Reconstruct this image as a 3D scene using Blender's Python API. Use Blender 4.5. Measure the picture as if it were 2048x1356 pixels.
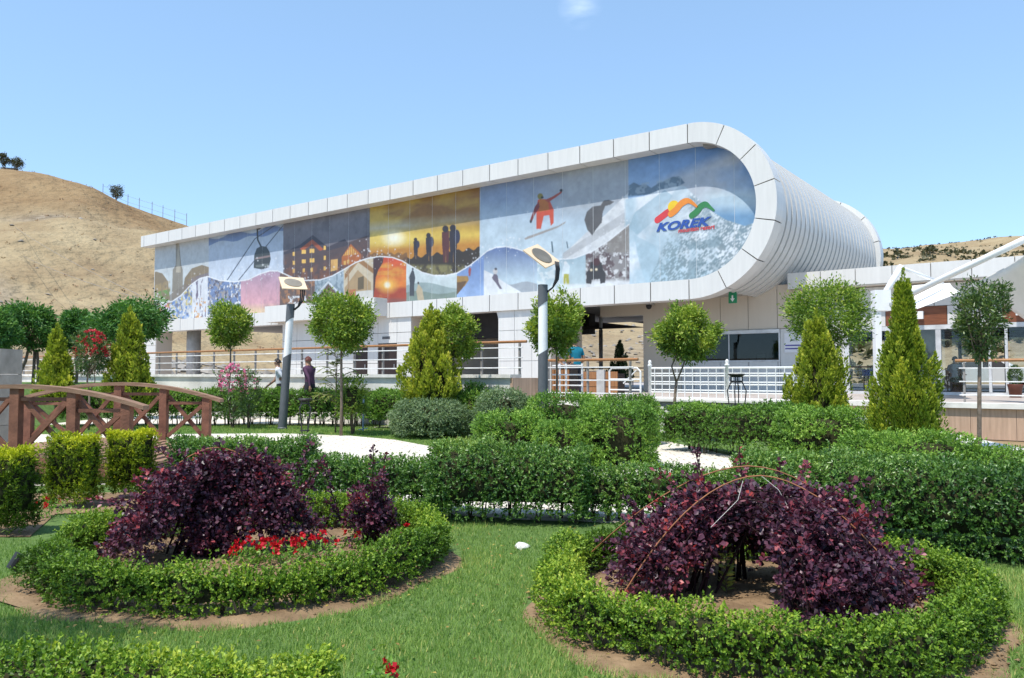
import bpy, bmesh, math, random
import numpy as np
from mathutils import Vector, Matrix
from mathutils.geometry import tessellate_polygon

for _o in list(bpy.data.objects):
    bpy.data.objects.remove(_o)
SC = bpy.context.scene
COL = SC.collection
PI = math.pi
rad = math.radians

# ------------------------------------------------------------------ camera
EYE = 1.5
FPX = 1562.0                      # focal length in photo pixels (2048 wide)
PITCH = math.atan(70 / FPX)
cam_d = bpy.data.cameras.new('camera')
cam = bpy.data.objects.new('camera', cam_d)
COL.objects.link(cam)
cam.location = (0, 0, EYE)
cam.rotation_euler = (PI / 2 + PITCH, 0, 0)
cam_d.sensor_width = 36.0
cam_d.lens = FPX / 2048 * 36.0
cam_d.clip_start = 0.1
cam_d.clip_end = 4000
SC.camera = cam

# ------------------------------------------------------------------ sky, sun, exposure
SUN_EL = rad(66)
SUN_AZ = math.atan2(-0.62, -0.785)       # compass bearing from +Y of the sun: behind the camera, to the left
w = bpy.data.worlds.new('World')
SC.world = w
w.use_nodes = True
nt = w.node_tree
bg = nt.nodes['Background']
sky = nt.nodes.new('ShaderNodeTexSky')
sky.sky_type = 'NISHITA'
sky.sun_disc = False
sky.sun_elevation = SUN_EL
sky.sun_rotation = SUN_AZ
sky.altitude = 800
sky.air_density = 0.6
sky.dust_density = 0.1
sky.ozone_density = 1.5
# a few thin wisps of high cloud
tcw = nt.nodes.new('ShaderNodeTexCoord')
sep = nt.nodes.new('ShaderNodeSeparateXYZ'); nt.links.new(tcw.outputs['Generated'], sep.inputs[0])
mp = nt.nodes.new('ShaderNodeMapping'); mp.inputs['Scale'].default_value = (9, 9, 26)
mp.inputs['Rotation'].default_value = (0.3, 0.2, 0.4)
nt.links.new(tcw.outputs['Generated'], mp.inputs[0])
nz = nt.nodes.new('ShaderNodeTexNoise'); nz.inputs['Scale'].default_value = 1.6; nz.inputs['Detail'].default_value = 7
nt.links.new(mp.outputs[0], nz.inputs['Vector'])
vd = nt.nodes.new('ShaderNodeVectorMath'); vd.operation = 'DISTANCE'
vd.inputs[1].default_value = (0.080, 0.899, 0.432)
nt.links.new(tcw.outputs['Generated'], vd.inputs[0])
mr = nt.nodes.new('ShaderNodeMapRange'); mr.inputs[1].default_value = 0.0; mr.inputs[2].default_value = 0.028
mr.inputs[3].default_value = 0.16; mr.inputs[4].default_value = 0.0
nt.links.new(vd.outputs['Value'], mr.inputs[0])
mr2 = nt.nodes.new('ShaderNodeMapRange'); mr2.inputs[1].default_value = 0.47; mr2.inputs[2].default_value = 0.75
nt.links.new(nz.outputs['Fac'], mr2.inputs[0])
mm = nt.nodes.new('ShaderNodeMath'); mm.operation = 'MULTIPLY'
nt.links.new(mr.outputs[0], mm.inputs[0]); nt.links.new(mr2.outputs[0], mm.inputs[1])
mxc = nt.nodes.new('ShaderNodeMix'); mxc.data_type = 'RGBA'
mxc.inputs[7].default_value = (9.5, 9.8, 10.2, 1)
nt.links.new(mm.outputs[0], mxc.inputs[0])
gm = nt.nodes.new('ShaderNodeGamma'); gm.inputs[1].default_value = 0.50      # evens the sky out from zenith to horizon
nt.links.new(sky.outputs[0], gm.inputs[0])
vs_ = nt.nodes.new('ShaderNodeVectorMath'); vs_.operation = 'MULTIPLY'; vs_.inputs[1].default_value = (1.36, 1.75, 2.05)
nt.links.new(gm.outputs[0], vs_.inputs[0])
nt.links.new(vs_.outputs[0], mxc.inputs[6])
nt.links.new(mxc.outputs[2], bg.inputs[0])
bg.inputs[1].default_value = 0.15

sun_d = bpy.data.lights.new('sun', 'SUN')
sun = bpy.data.objects.new('sun', sun_d)
COL.objects.link(sun)
sun_d.energy = 2.8
sun_d.angle = rad(0.53)
sun_d.color = (1.0, 0.955, 0.88)
sdir = Vector((math.sin(SUN_AZ) * math.cos(SUN_EL), math.cos(SUN_AZ) * math.cos(SUN_EL), math.sin(SUN_EL)))
sun.rotation_euler = sdir.to_track_quat('Z', 'Y').to_euler()
sun.location = (-20, -20, 60)

SC.view_settings.view_transform = 'Standard'
SC.view_settings.look = 'None'
SC.view_settings.exposure = 1.0
SC.view_settings.gamma = 1.0
SC.view_settings.use_curve_mapping = False
SC.cycles.max_bounces = 7
SC.cycles.transparent_max_bounces = 12

# ------------------------------------------------------------------ where things stand
VX, VY = math.sin(rad(37)), math.cos(rad(37))       # depth direction of the station
RX, RY = math.cos(rad(37)), -math.sin(rad(37))      # along its front, towards the right


def ray(px, py):
    t = (px - 1024) / FPX
    k = (678 - py) / FPX
    return t, math.cos(PITCH) - k * math.sin(PITCH), math.sin(PITCH) + k * math.cos(PITCH)


def G(px, py, z=0.0):
    """the place on a level surface at height z seen at a photo pixel"""
    a, b, c = ray(px, py)
    k = (z - EYE) / c
    return (k * a, k * b)


def AT(px, py, d):
    """the point at distance d seen at a photo pixel"""
    a, b, c = ray(px, py)
    k = d / b
    return Vector((k * a, d, EYE + k * c))


def L2W(s, D, z=0.0):
    """station coordinates to world: s along its front, D from the camera into depth"""
    return Vector((s * RX + D * VX, s * RY + D * VY, z))


# ------------------------------------------------------------------ materials
def new_mat(name):
    m = bpy.data.materials.new(name)
    m.use_nodes = True
    n = m.node_tree
    return m, n, n.nodes['Principled BSDF']


def mat(name, col, rough=0.6, var=0.12, scale=3.0, bump=0.0, bscale=40.0, metal=0.0, spec=0.4, col2=None, detail=5.0, stretch=None):
    m, n, p = new_mat(name)
    tc = n.nodes.new('ShaderNodeTexCoord')
    src = tc.outputs['Object']
    if stretch:
        mpn = n.nodes.new('ShaderNodeMapping'); mpn.inputs['Scale'].default_value = stretch
        n.links.new(src, mpn.inputs[0]); src = mpn.outputs[0]
    no = n.nodes.new('ShaderNodeTexNoise')
    no.inputs['Scale'].default_value = scale
    no.inputs['Detail'].default_value = detail
    n.links.new(src, no.inputs['Vector'])
    rp = n.nodes.new('ShaderNodeValToRGB')
    c2 = col2 or tuple(c * (1 - var * 2) for c in col)
    rp.color_ramp.elements[0].position = 0.3
    rp.color_ramp.elements[1].position = 0.68
    rp.color_ramp.elements[0].color = (*c2, 1)
    rp.color_ramp.elements[1].color = (*(col if col2 else tuple(min(1, c * (1 + var)) for c in col)), 1)
    n.links.new(no.outputs['Fac'], rp.inputs[0])
    n.links.new(rp.outputs[0], p.inputs['Base Color'])
    p.inputs['Roughness'].default_value = rough
    p.inputs['Metallic'].default_value = metal
    p.inputs['Specular IOR Level'].default_value = spec
    if bump:
        nb = n.nodes.new('ShaderNodeTexNoise'); nb.inputs['Scale'].default_value = bscale; nb.inputs['Detail'].default_value = 6
        n.links.new(src, nb.inputs['Vector'])
        bp = n.nodes.new('ShaderNodeBump'); bp.inputs['Strength'].default_value = bump; bp.inputs['Distance'].default_value = 0.02
        n.links.new(nb.outputs['Fac'], bp.inputs['Height'])
        n.links.new(bp.outputs[0], p.inputs['Normal'])
    return m


def panel_mat(name, col, rough=0.35, streak=0.09, spec=0.4):
    """coated sheet: each panel a touch different, faint vertical rain streaks"""
    m, n, p = new_mat(name)
    tc = n.nodes.new('ShaderNodeTexCoord')
    mpn = n.nodes.new('ShaderNodeMapping'); mpn.inputs['Scale'].default_value = (6, 6, 0.5)
    n.links.new(tc.outputs['Object'], mpn.inputs[0])
    no = n.nodes.new('ShaderNodeTexNoise'); no.inputs['Scale'].default_value = 1.5; no.inputs['Detail'].default_value = 6
    n.links.new(mpn.outputs[0], no.inputs['Vector'])
    oi = n.nodes.new('ShaderNodeObjectInfo')
    a = n.nodes.new('ShaderNodeMath'); a.operation = 'MULTIPLY_ADD'
    a.inputs[1].default_value = streak * 2.4; a.inputs[2].default_value = 1 - streak * 1.6
    n.links.new(no.outputs['Fac'], a.inputs[0])
    b = n.nodes.new('ShaderNodeMath'); b.operation = 'MULTIPLY_ADD'
    b.inputs[1].default_value = 0.05; b.inputs[2].default_value = -0.025
    n.links.new(oi.outputs['Random'], b.inputs[0])
    c = n.nodes.new('ShaderNodeMath'); c.operation = 'ADD'
    n.links.new(a.outputs[0], c.inputs[0]); n.links.new(b.outputs[0], c.inputs[1])
    mx = n.nodes.new('ShaderNodeVectorMath'); mx.operation = 'SCALE'
    mx.inputs[0].default_value = col
    n.links.new(c.outputs[0], mx.inputs['Scale'])
    n.links.new(mx.outputs[0], p.inputs['Base Color'])
    p.inputs['Roughness'].default_value = rough
    p.inputs['Specular IOR Level'].default_value = spec
    return m


def leaf_mat(name, cols, trans=0.27, rough=0.45, spec=0.3, tint=(1.15, 1.25, 0.6), gain=1.0):
    """foliage: colour by each leaf's own random value; some light comes through the leaf"""
    m, n, p = new_mat(name)
    at = n.nodes.new('ShaderNodeAttribute'); at.attribute_name = 'rnd'
    rp = n.nodes.new('ShaderNodeValToRGB')
    els = rp.color_ramp.elements
    k = len(cols)
    while len(els) < k:
        els.new(0.5)
    for i, c in enumerate(cols):
        els[i].position = i / (k - 1)
        els[i].color = (c[0] * gain * 1.22, c[1] * gain, c[2] * gain, 1)
    n.links.new(at.outputs['Fac'], rp.inputs[0])
    n.links.new(rp.outputs[0], p.inputs['Base Color'])
    p.inputs['Roughness'].default_value = rough
    p.inputs['Specular IOR Level'].default_value = spec
    tr = n.nodes.new('ShaderNodeBsdfTranslucent')
    vm = n.nodes.new('ShaderNodeVectorMath'); vm.operation = 'MULTIPLY'
    vm.inputs[1].default_value = tint
    n.links.new(rp.outputs[0], vm.inputs[0])
    n.links.new(vm.outputs[0], tr.inputs[0])
    ms = n.nodes.new('ShaderNodeMixShader'); ms.inputs[0].default_value = trans
    n.links.new(p.outputs[0], ms.inputs[1]); n.links.new(tr.outputs[0], ms.inputs[2])
    n.links.new(ms.outputs[0], n.nodes['Material Output'].inputs[0])
    return m


def glass_mat(name, tint=(0.85, 0.9, 0.9), refl=0.9):
    m, n, p = new_mat(name)
    n.nodes.remove(p)
    t = n.nodes.new('ShaderNodeBsdfTransparent'); t.inputs[0].default_value = (*tint, 1)
    g = n.nodes.new('ShaderNodeBsdfGlossy'); g.inputs['Roughness'].default_value = 0.02
    f = n.nodes.new('ShaderNodeFresnel'); f.inputs[0].default_value = 1.5
    mu = n.nodes.new('ShaderNodeMath'); mu.operation = 'MULTIPLY'; mu.inputs[1].default_value = refl
    n.links.new(f.outputs[0], mu.inputs[0])
    ms = n.nodes.new('ShaderNodeMixShader')
    n.links.new(mu.outputs[0], ms.inputs[0]); n.links.new(t.outputs[0], ms.inputs[1]); n.links.new(g.outputs[0], ms.inputs[2])
    n.links.new(ms.outputs[0], n.nodes['Material Output'].inputs[0])
    return m


M = {}
M['clad'] = panel_mat('white_cladding', (0.655, 0.64, 0.61))
M['clad_shade'] = panel_mat('shade_toned_cladding', (0.61, 0.53, 0.435), streak=0.04)  # white cladding tinted tan to imitate warm bounced light on shaded faces
M['shell'] = panel_mat('shell_sheet', (0.60, 0.59, 0.565), rough=0.4)
M['joint'] = mat('joint_shadow_gap', (0.13, 0.115, 0.10), 0.9)
M['seam'] = mat('pale_mullion', (0.55, 0.58, 0.60), 0.5)
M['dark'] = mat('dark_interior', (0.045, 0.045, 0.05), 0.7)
M['soffit'] = mat('soffit', (0.42, 0.39, 0.35), 0.7)
M['conc'] = mat('concrete', (0.46, 0.45, 0.43), 0.8, bump=0.15)
M['render'] = mat('pale_render', (0.62, 0.60, 0.55), 0.85, bump=0.1, scale=1.2)
M['trav'] = mat('travertine', (0.55, 0.38, 0.27), 0.6, col2=(0.40, 0.27, 0.19), scale=2.0, stretch=(7, 7, 0.7), bump=0.08)
M['stonecap'] = mat('white_stone_cap', (0.72, 0.69, 0.64), 0.7, bump=0.1)
M['steel'] = mat('galvanised_steel', (0.55, 0.55, 0.56), 0.35, metal=0.6)
M['steelw'] = mat('pale_steel_bar', (0.72, 0.72, 0.72), 0.4)
M['post'] = mat('grey_steel_post', (0.27, 0.25, 0.235), 0.5)
M['woodrail'] = mat('varnished_handrail', (0.42, 0.20, 0.075), 0.45, col2=(0.28, 0.125, 0.05), scale=8, stretch=(1, 8, 8))
M['bridge'] = mat('weathered_timber', (0.25, 0.105, 0.062), 0.75, col2=(0.125, 0.05, 0.03), scale=5, stretch=(1.2, 1.2, 1.2), bump=0.35, bscale=30)
M['bridgetop'] = mat('pale_timber', (0.33, 0.20, 0.13), 0.8, col2=(0.20, 0.11, 0.065), scale=6, stretch=(0.6, 5, 5), bump=0.3)  # lighter timber tone for handrails and planks
M['woodpanel'] = mat('red_brown_wood', (0.24, 0.085, 0.038), 0.4, col2=(0.13, 0.043, 0.02), scale=4, stretch=(0.6, 6, 9))
M['kiosk'] = mat('kiosk_wood', (0.36, 0.17, 0.07), 0.55, col2=(0.24, 0.105, 0.04), scale=5, stretch=(7, 7, 0.8))
M['white'] = mat('white_paint', (0.80, 0.80, 0.79), 0.4, var=0.03)
M['black'] = mat('black_iron', (0.025, 0.025, 0.027), 0.5)
M['lampgrey'] = mat('lamp_grey_paint', (0.10, 0.107, 0.115), 0.5, var=0.08, scale=6)
M['lampwhite'] = mat('lamp_opal_tube', (0.78, 0.78, 0.77), 0.35, var=0.03)
M['lampcream'] = mat('lamp_cream_panel', (0.72, 0.55, 0.37), 0.5, var=0.05)
M['lampmesh'] = mat('lamp_grille', (0.27, 0.235, 0.165), 0.5)
M['path'] = mat('pale_paving', (0.80, 0.75, 0.67), 0.85, col2=(0.66, 0.60, 0.52), scale=2.2, bump=0.2, bscale=25)
_n = M['path'].node_tree; _p = _n.nodes['Principled BSDF']
_br = _n.nodes.new('ShaderNodeTexBrick'); _br.inputs['Scale'].default_value = 1.0; _br.inputs['Brick Width'].default_value = 0.4; _br.inputs['Row Height'].default_value = 0.2
_br.inputs['Mortar Size'].default_value = 0.012; _br.inputs['Color1'].default_value = (1, 1, 1, 1); _br.inputs['Color2'].default_value = (0.86, 0.84, 0.80, 1); _br.inputs['Mortar'].default_value = (0.45, 0.40, 0.34, 1)
_tc = _n.nodes.new('ShaderNodeTexCoord'); _n.links.new(_tc.outputs['Object'], _br.inputs['Vector'])
_mx = _n.nodes.new('ShaderNodeMix'); _mx.data_type = 'RGBA'; _mx.blend_type = 'MULTIPLY'; _mx.inputs[0].default_value = 1.0
_src = _p.inputs['Base Color'].links[0].from_socket
_n.links.new(_src, _mx.inputs[6]); _n.links.new(_br.outputs['Color'], _mx.inputs[7]); _n.links.new(_mx.outputs[2], _p.inputs['Base Color'])
M['soil'] = mat('garden_soil', (0.285, 0.19, 0.105), 0.95, col2=(0.15, 0.095, 0.05), scale=5, bump=0.9, bscale=28)
M['bark'] = mat('bark', (0.22, 0.17, 0.13), 0.9, bump=0.4, col2=(0.12, 0.09, 0.065), scale=12)
M['twig'] = mat('twigs', (0.105, 0.08, 0.05), 0.9, col2=(0.05, 0.045, 0.025), scale=18)
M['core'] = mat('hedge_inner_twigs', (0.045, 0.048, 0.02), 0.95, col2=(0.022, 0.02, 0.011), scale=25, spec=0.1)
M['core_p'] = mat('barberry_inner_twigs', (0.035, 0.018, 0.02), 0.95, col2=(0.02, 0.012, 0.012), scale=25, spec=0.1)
M['stone'] = mat('grey_stone', (0.36, 0.33, 0.29), 0.85, bump=0.4, col2=(0.24, 0.22, 0.19), scale=4)
M['rock'] = mat('hill_rock', (0.33, 0.30, 0.265), 0.95, bump=0.6, bscale=3, col2=(0.17, 0.15, 0.13), scale=0.8)
M['rust'] = mat('rusty_hoop', (0.36, 0.15, 0.065), 0.7, col2=(0.24, 0.09, 0.04), scale=15)
M['string'] = mat('white_string', (0.52, 0.49, 0.45), 0.9)
M['green'] = mat('sign_green', (0.02, 0.24, 0.11), 0.4, var=0.03)
M['bluepole'] = mat('pale_blue_pole', (0.30, 0.40, 0.52), 0.45)
M['blue'] = mat('lettering_blue', (0.032, 0.085, 0.33), 0.5, var=0.04)
M['red'] = mat('logo_red', (0.58, 0.055, 0.065), 0.5, var=0.04)
M['orange'] = mat('logo_orange', (0.72, 0.24, 0.04), 0.5, var=0.04)
M['yellow'] = mat('logo_yellow', (0.75, 0.50, 0.03), 0.5, var=0.04)
M['lgreen'] = mat('logo_green', (0.04, 0.20, 0.07), 0.5, var=0.04)
M['sail'] = mat('dark_shade_cloth', (0.075, 0.06, 0.055), 0.9)
M['fabric'] = mat('white_membrane', (0.80, 0.78, 0.74), 0.7, var=0.03)
M['asph'] = mat('asphalt', (0.10, 0.10, 0.10), 0.9, bump=0.2)
M['tile'] = mat('terrace_tiles', (0.46, 0.40, 0.36), 0.5, bump=0.05)
M['glass'] = glass_mat('clear_glass', (0.88, 0.92, 0.92), 0.8)
M['glassd'] = glass_mat('dark_counter_glass', (0.40, 0.45, 0.44), 0.9)
M['alu'] = mat('aluminium_frame', (0.62, 0.62, 0.62), 0.4, metal=0.2)
M['aludark'] = mat('dark_frame', (0.10, 0.10, 0.105), 0.5)
M['door'] = mat('brown_black_door', (0.030, 0.016, 0.013), 0.45)
M['plum'] = mat('purple_shirt', (0.085, 0.035, 0.075), 0.85, scale=8)
M['shirtw'] = mat('white_shirt', (0.62, 0.64, 0.68), 0.85, scale=8)
M['teal'] = mat('teal_shirt', (0.005, 0.18, 0.26), 0.85, scale=8)
M['shirtg'] = mat('grey_shirt', (0.34, 0.34, 0.36), 0.85, scale=8)
M['darkcl'] = mat('dark_cloth', (0.025, 0.025, 0.035), 0.85, scale=8)
M['khaki'] = mat('khaki_cloth', (0.22, 0.17, 0.12), 0.85, scale=8)
M['skin'] = mat('skin', (0.33, 0.185, 0.115), 0.55, var=0.05)
M['hair'] = mat('dark_hair', (0.014, 0.011, 0.010), 0.6)
M['cap'] = mat('maroon_cap', (0.12, 0.035, 0.03), 0.8)
M['shoe'] = mat('dark_shoe', (0.02, 0.018, 0.016), 0.5)
M['wicker'] = mat('brown_wicker', (0.12, 0.065, 0.03), 0.6)
M['bluecl'] = mat('blue_tabletop', (0.03, 0.13, 0.55), 0.4)
M['pot'] = mat('brown_pot', (0.12, 0.035, 0.02), 0.5)
M['carwhite'] = mat('car_white', (0.72, 0.73, 0.74), 0.2, var=0.02)
M['tyre'] = mat('tyre_rubber', (0.02, 0.02, 0.02), 0.8)
M['carlamp'] = mat('car_lamp_red', (0.4, 0.02, 0.02), 0.3)
M['cable'] = mat('steel_cable', (0.30, 0.26, 0.22), 0.6)
M['paper'] = mat('white_plate', (0.74, 0.74, 0.76), 0.5, var=0.02)
M['purple'] = mat('plaque_print', (0.10, 0.09, 0.30), 0.5)
M['boxblue'] = mat('pale_box', (0.55, 0.66, 0.75), 0.5)

# leaves: (dark .. light) by each leaf's own value
M['box'] = leaf_mat('boxwood_leaf', [(0.022, 0.055, 0.008), (0.05, 0.115, 0.012), (0.10, 0.185, 0.018), (0.19, 0.26, 0.03)], gain=2)
M['privet'] = leaf_mat('privet_leaf', [(0.016, 0.046, 0.012), (0.032, 0.085, 0.016), (0.062, 0.135, 0.025), (0.115, 0.19, 0.04)], gain=2.15, spec=0.5, rough=0.35)
M['privet2'] = leaf_mat('clipped_shrub_leaf', [(0.022, 0.055, 0.011), (0.042, 0.105, 0.016), (0.075, 0.155, 0.022), (0.125, 0.205, 0.04)], gain=2.45)
M['lav'] = leaf_mat('grey_green_leaf', [(0.042, 0.082, 0.04), (0.066, 0.118, 0.058), (0.094, 0.155, 0.08), (0.13, 0.20, 0.105)], gain=2, spec=0.2)
M['thujabox'] = leaf_mat('clipped_thuja_leaf', [(0.03, 0.065, 0.006), (0.055, 0.105, 0.008), (0.13, 0.20, 0.012), (0.27, 0.33, 0.016)], gain=1.75, spec=0.2)
M['gold'] = leaf_mat('golden_thuja_leaf', [(0.045, 0.085, 0.010), (0.10, 0.16, 0.016), (0.19, 0.26, 0.028), (0.32, 0.37, 0.06)], gain=1.75, spec=0.2)
M['conif'] = leaf_mat('green_thuja_leaf', [(0.022, 0.05, 0.006), (0.055, 0.105, 0.01), (0.11, 0.17, 0.016), (0.20, 0.25, 0.025)], gain=2, spec=0.2)
M['ball'] = leaf_mat('ball_tree_leaf', [(0.024, 0.06, 0.012), (0.055, 0.12, 0.016), (0.11, 0.19, 0.024), (0.20, 0.27, 0.04)], gain=1.8)
M['slim'] = leaf_mat('glossy_tree_leaf', [(0.013, 0.037, 0.012), (0.027, 0.066, 0.017), (0.055, 0.105, 0.024), (0.11, 0.16, 0.04)], gain=1.8, spec=0.5, rough=0.35)
M['dome'] = leaf_mat('dark_dome_leaf', [(0.013, 0.045, 0.013), (0.024, 0.08, 0.02), (0.042, 0.12, 0.026), (0.08, 0.17, 0.035)], gain=1.9, spec=0.25)
M['feather'] = leaf_mat('feathery_leaf', [(0.05, 0.11, 0.025), (0.10, 0.18, 0.035), (0.18, 0.27, 0.06), (0.28, 0.33, 0.08)], gain=1.3)
M['barb'] = leaf_mat('barberry_leaf', [(0.014, 0.009, 0.015), (0.034, 0.017, 0.030), (0.068, 0.026, 0.042), (0.135, 0.034, 0.042), (0.25, 0.046, 0.036)], gain=1.75, trans=0.2, rough=0.42, spec=0.42, tint=(1.6, 0.5, 0.6))
M['grass'] = leaf_mat('grass_blade', [(0.046, 0.10, 0.022), (0.078, 0.155, 0.036), (0.115, 0.20, 0.05), (0.23, 0.25, 0.09)], gain=2.1, trans=0.3, spec=0.25)
M['petal'] = leaf_mat('red_petal', [(0.30, 0.006, 0.012), (0.48, 0.012, 0.022), (0.62, 0.03, 0.05)], trans=0.25, tint=(1.2, 0.6, 0.6))
M['pink'] = leaf_mat('pink_petal', [(0.60, 0.14, 0.33), (0.70, 0.24, 0.43), (0.78, 0.42, 0.55)], trans=0.25, tint=(1.1, 0.8, 0.9))
M['redtip'] = leaf_mat('red_flower', [(0.30, 0.015, 0.025), (0.46, 0.03, 0.05), (0.55, 0.09, 0.10)], trans=0.25, tint=(1.2, 0.6, 0.6))
M['scrub'] = leaf_mat('hill_scrub_leaf', [(0.045, 0.06, 0.03), (0.075, 0.09, 0.045), (0.11, 0.12, 0.06)], trans=0.15)


# ------------------------------------------------------------------ mesh builders
class MB:
    def __init__(s):
        s.v = []; s.f = []; s.mi = []; s.k = 0

    def add(s, vs, fs):
        n = len(s.v)
        s.v.extend([tuple(p) for p in vs])
        s.f.extend([tuple(i + n for i in f) for f in fs])
        s.mi.extend([s.k] * len(fs))
        return s

    def box(s, x0, x1, y0, y1, z0, z1):
        vs = [(x0, y0, z0), (x1, y0, z0), (x1, y1, z0), (x0, y1, z0), (x0, y0, z1), (x1, y0, z1), (x1, y1, z1), (x0, y1, z1)]
        return s.add(vs, [(3, 2, 1, 0), (4, 5, 6, 7), (0, 1, 5, 4), (1, 2, 6, 5), (2, 3, 7, 6), (3, 0, 4, 7)])

    def beam(s, a, b, w, h, up=(0, 0, 1)):
        """square bar from a to b, width w, height h"""
        a = Vector(a); b = Vector(b)
        d = (b - a).normalized(); u = Vector(up)
        sd = d.cross(u)
        if sd.length < 1e-4:
            sd = d.cross(Vector((1, 0, 0)))
        sd.normalize(); u = sd.cross(d).normalized()
        vs = []
        for p in (a, b):
            for i, j in ((-1, -1), (1, -1), (1, 1), (-1, 1)):
                vs.append(p + sd * (w / 2 * i) + u * (h / 2 * j))
        return s.add(vs, [(0, 1, 2, 3), (7, 6, 5, 4), (0, 4, 5, 1), (1, 5, 6, 2), (2, 6, 7, 3), (3, 7, 4, 0)])

    def tube(s, pts, r, n=8, cap=True):
        pts = [Vector(p) for p in pts]
        rs = r if isinstance(r, (list, tuple)) else [r] * len(pts)
        base = len(s.v); vs = []; fs = []
        ref = None
        for i, p in enumerate(pts):
            d = (pts[min(i + 1, len(pts) - 1)] - pts[max(i - 1, 0)]).normalized()
            if ref is None:
                ref = Vector((0, 0, 1)) if abs(d.z) < 0.9 else Vector((1, 0, 0))
            a = (ref - d * ref.dot(d)).normalized(); b = d.cross(a); ref = a
            for j in range(n):
                t = 2 * PI * j / n
                vs.append(p + (a * math.cos(t) + b * math.sin(t)) * rs[i])
        for i in range(len(pts) - 1):
            for j in range(n):
                k = (j + 1) % n
                fs.append((i * n + j, i * n + k, i * n + n + k, i * n + n + j))
        if cap:
            fs.append(tuple(reversed(range(n)))); fs.append(tuple((len(pts) - 1) * n + j for j in range(n)))
        return s.add(vs, fs)

    def lathe(s, prof, c=(0, 0, 0), n=20):
        vs = []; fs = []
        for r_, z in prof:
            for j in range(n):
                t = 2 * PI * j / n
                vs.append((c[0] + r_ * math.cos(t), c[1] + r_ * math.sin(t), c[2] + z))
        for i in range(len(prof) - 1):
            for j in range(n):
                k = (j + 1) % n
                fs.append((i * n + j, i * n + k, i * n + n + k, i * n + n + j))
        fs.append(tuple(reversed(range(n)))); fs.append(tuple((len(prof) - 1) * n + j for j in range(n)))
        return s.add(vs, fs)

    def prism(s, poly, f0, f1):
        """poly of 2-D points; f0/f1 map a 2-D point to the two end faces"""
        n = len(poly)
        vs = [f0(*p) for p in poly] + [f1(*p) for p in poly]
        fs = [tuple(range(n)), tuple(reversed(range(n, 2 * n)))]
        for i in range(n):
            k = (i + 1) % n
            fs.append((i, i + n, k + n, k))
        return s.add(vs, fs)

    def mesh(s, name, mats):
        me = bpy.data.meshes.new(name)
        me.from_pydata([tuple(p) for p in s.v], [], s.f)
        for m in (mats if isinstance(mats, (list, tuple)) else [mats]):
            me.materials.append(m)
        if s.k:
            me.polygons.foreach_set('material_index', s.mi)
        me.update()
        return me

    def obj(s, name, mats, parent=None, smooth=False, fix=True):
        me = s.mesh(name, mats)
        if fix:
            bm = bmesh.new(); bm.from_mesh(me)
            bmesh.ops.recalc_face_normals(bm, faces=bm.faces)
            bm.to_mesh(me); bm.free()
        if smooth:
            me.polygons.foreach_set('use_smooth', [True] * len(me.polygons))
        return link(name, me, parent)


def link(name, me, parent=None, loc=None, rot=None, scale=None):
    o = bpy.data.objects.new(name, me)
    COL.objects.link(o)
    if parent:
        o.parent = parent
    if loc is not None: o.location = loc
    if rot is not None: o.rotation_euler = rot
    if scale is not None: o.scale = scale
    return o


def tag(o, label=None, cat=None, group=None, kind=None):
    if label: o['label'] = label
    if cat: o['category'] = cat
    if group: o['group'] = group
    if kind: o['kind'] = kind
    return o


def thing(name, label, cat, loc=(0, 0, 0), rz=0, group=None):
    o = bpy.data.objects.new(name, None)
    COL.objects.link(o)
    o.empty_display_size = 0.2
    o.location = loc
    o.rotation_euler = (0, 0, rz)
    return tag(o, label, cat, group)


def copy_tree(o, parent=None):
    c = o.copy(); COL.objects.link(c)
    if parent: c.parent = parent
    for ch in list(o.children):
        copy_tree(ch, c)
    return c


def box_part(name, m, parent, x0, x1, y0, y1, z0, z1):
    return MB().box(x0, x1, y0, y1, z0, z1).obj(name, m, parent)


# ------------------------------------------------------------------ foliage
RNG = np.random.default_rng(7)


def sn(P, f, seed):
    """smooth noise, about -1..1"""
    r = np.random.default_rng(seed)
    out = np.zeros(len(P))
    for i in range(7):
        k = r.normal(size=3); k /= np.linalg.norm(k)
        out += np.sin(P @ (k * f * r.uniform(0.6, 1.7)) + r.uniform(0, 6.28))
    return out / 3.0


def norm(a):
    return a / np.maximum(np.linalg.norm(a, axis=1, keepdims=True), 1e-9)


def leaves(name, P, D, L, W, rnd, m, parent=None, fold=0.25, N=None, wid=0.45):
    """one mesh of folded leaves: P base points, D tip directions, L length, W width, rnd colour value"""
    n = len(P)
    P = np.asarray(P, float); D = norm(np.asarray(D, float))
    L = np.broadcast_to(np.asarray(L, float), (n,))[:, None]
    W = np.broadcast_to(np.asarray(W, float), (n,))[:, None]
    if N is None:
        N = RNG.normal(size=(n, 3))
    S = norm(np.cross(D, N)); U = np.cross(S, D)
    V = np.empty((n, 4, 3))
    V[:, 0] = P
    V[:, 1] = P + D * L * wid + S * W / 2 + U * W * fold
    V[:, 2] = P + D * L
    V[:, 3] = P + D * L * wid - S * W / 2 + U * W * fold
    me = bpy.data.meshes.new(name)
    me.vertices.add(4 * n); me.vertices.foreach_set('co', V.reshape(-1))
    idx = (np.arange(n) * 4)[:, None] + np.array([0, 1, 2, 0, 2, 3])[None]
    me.loops.add(6 * n); me.loops.foreach_set('vertex_index', idx.reshape(-1).astype(np.int32))
    me.polygons.add(2 * n); me.polygons.foreach_set('loop_start', (np.arange(2 * n) * 3).astype(np.int32))
    a = me.attributes.new('rnd', 'FLOAT', 'POINT')
    a.data.foreach_set('value', np.repeat(np.clip(rnd, 0, 1), 4).astype(np.float32))
    me.materials.append(m)
    me.update()
    return link(name, me, parent)


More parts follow.
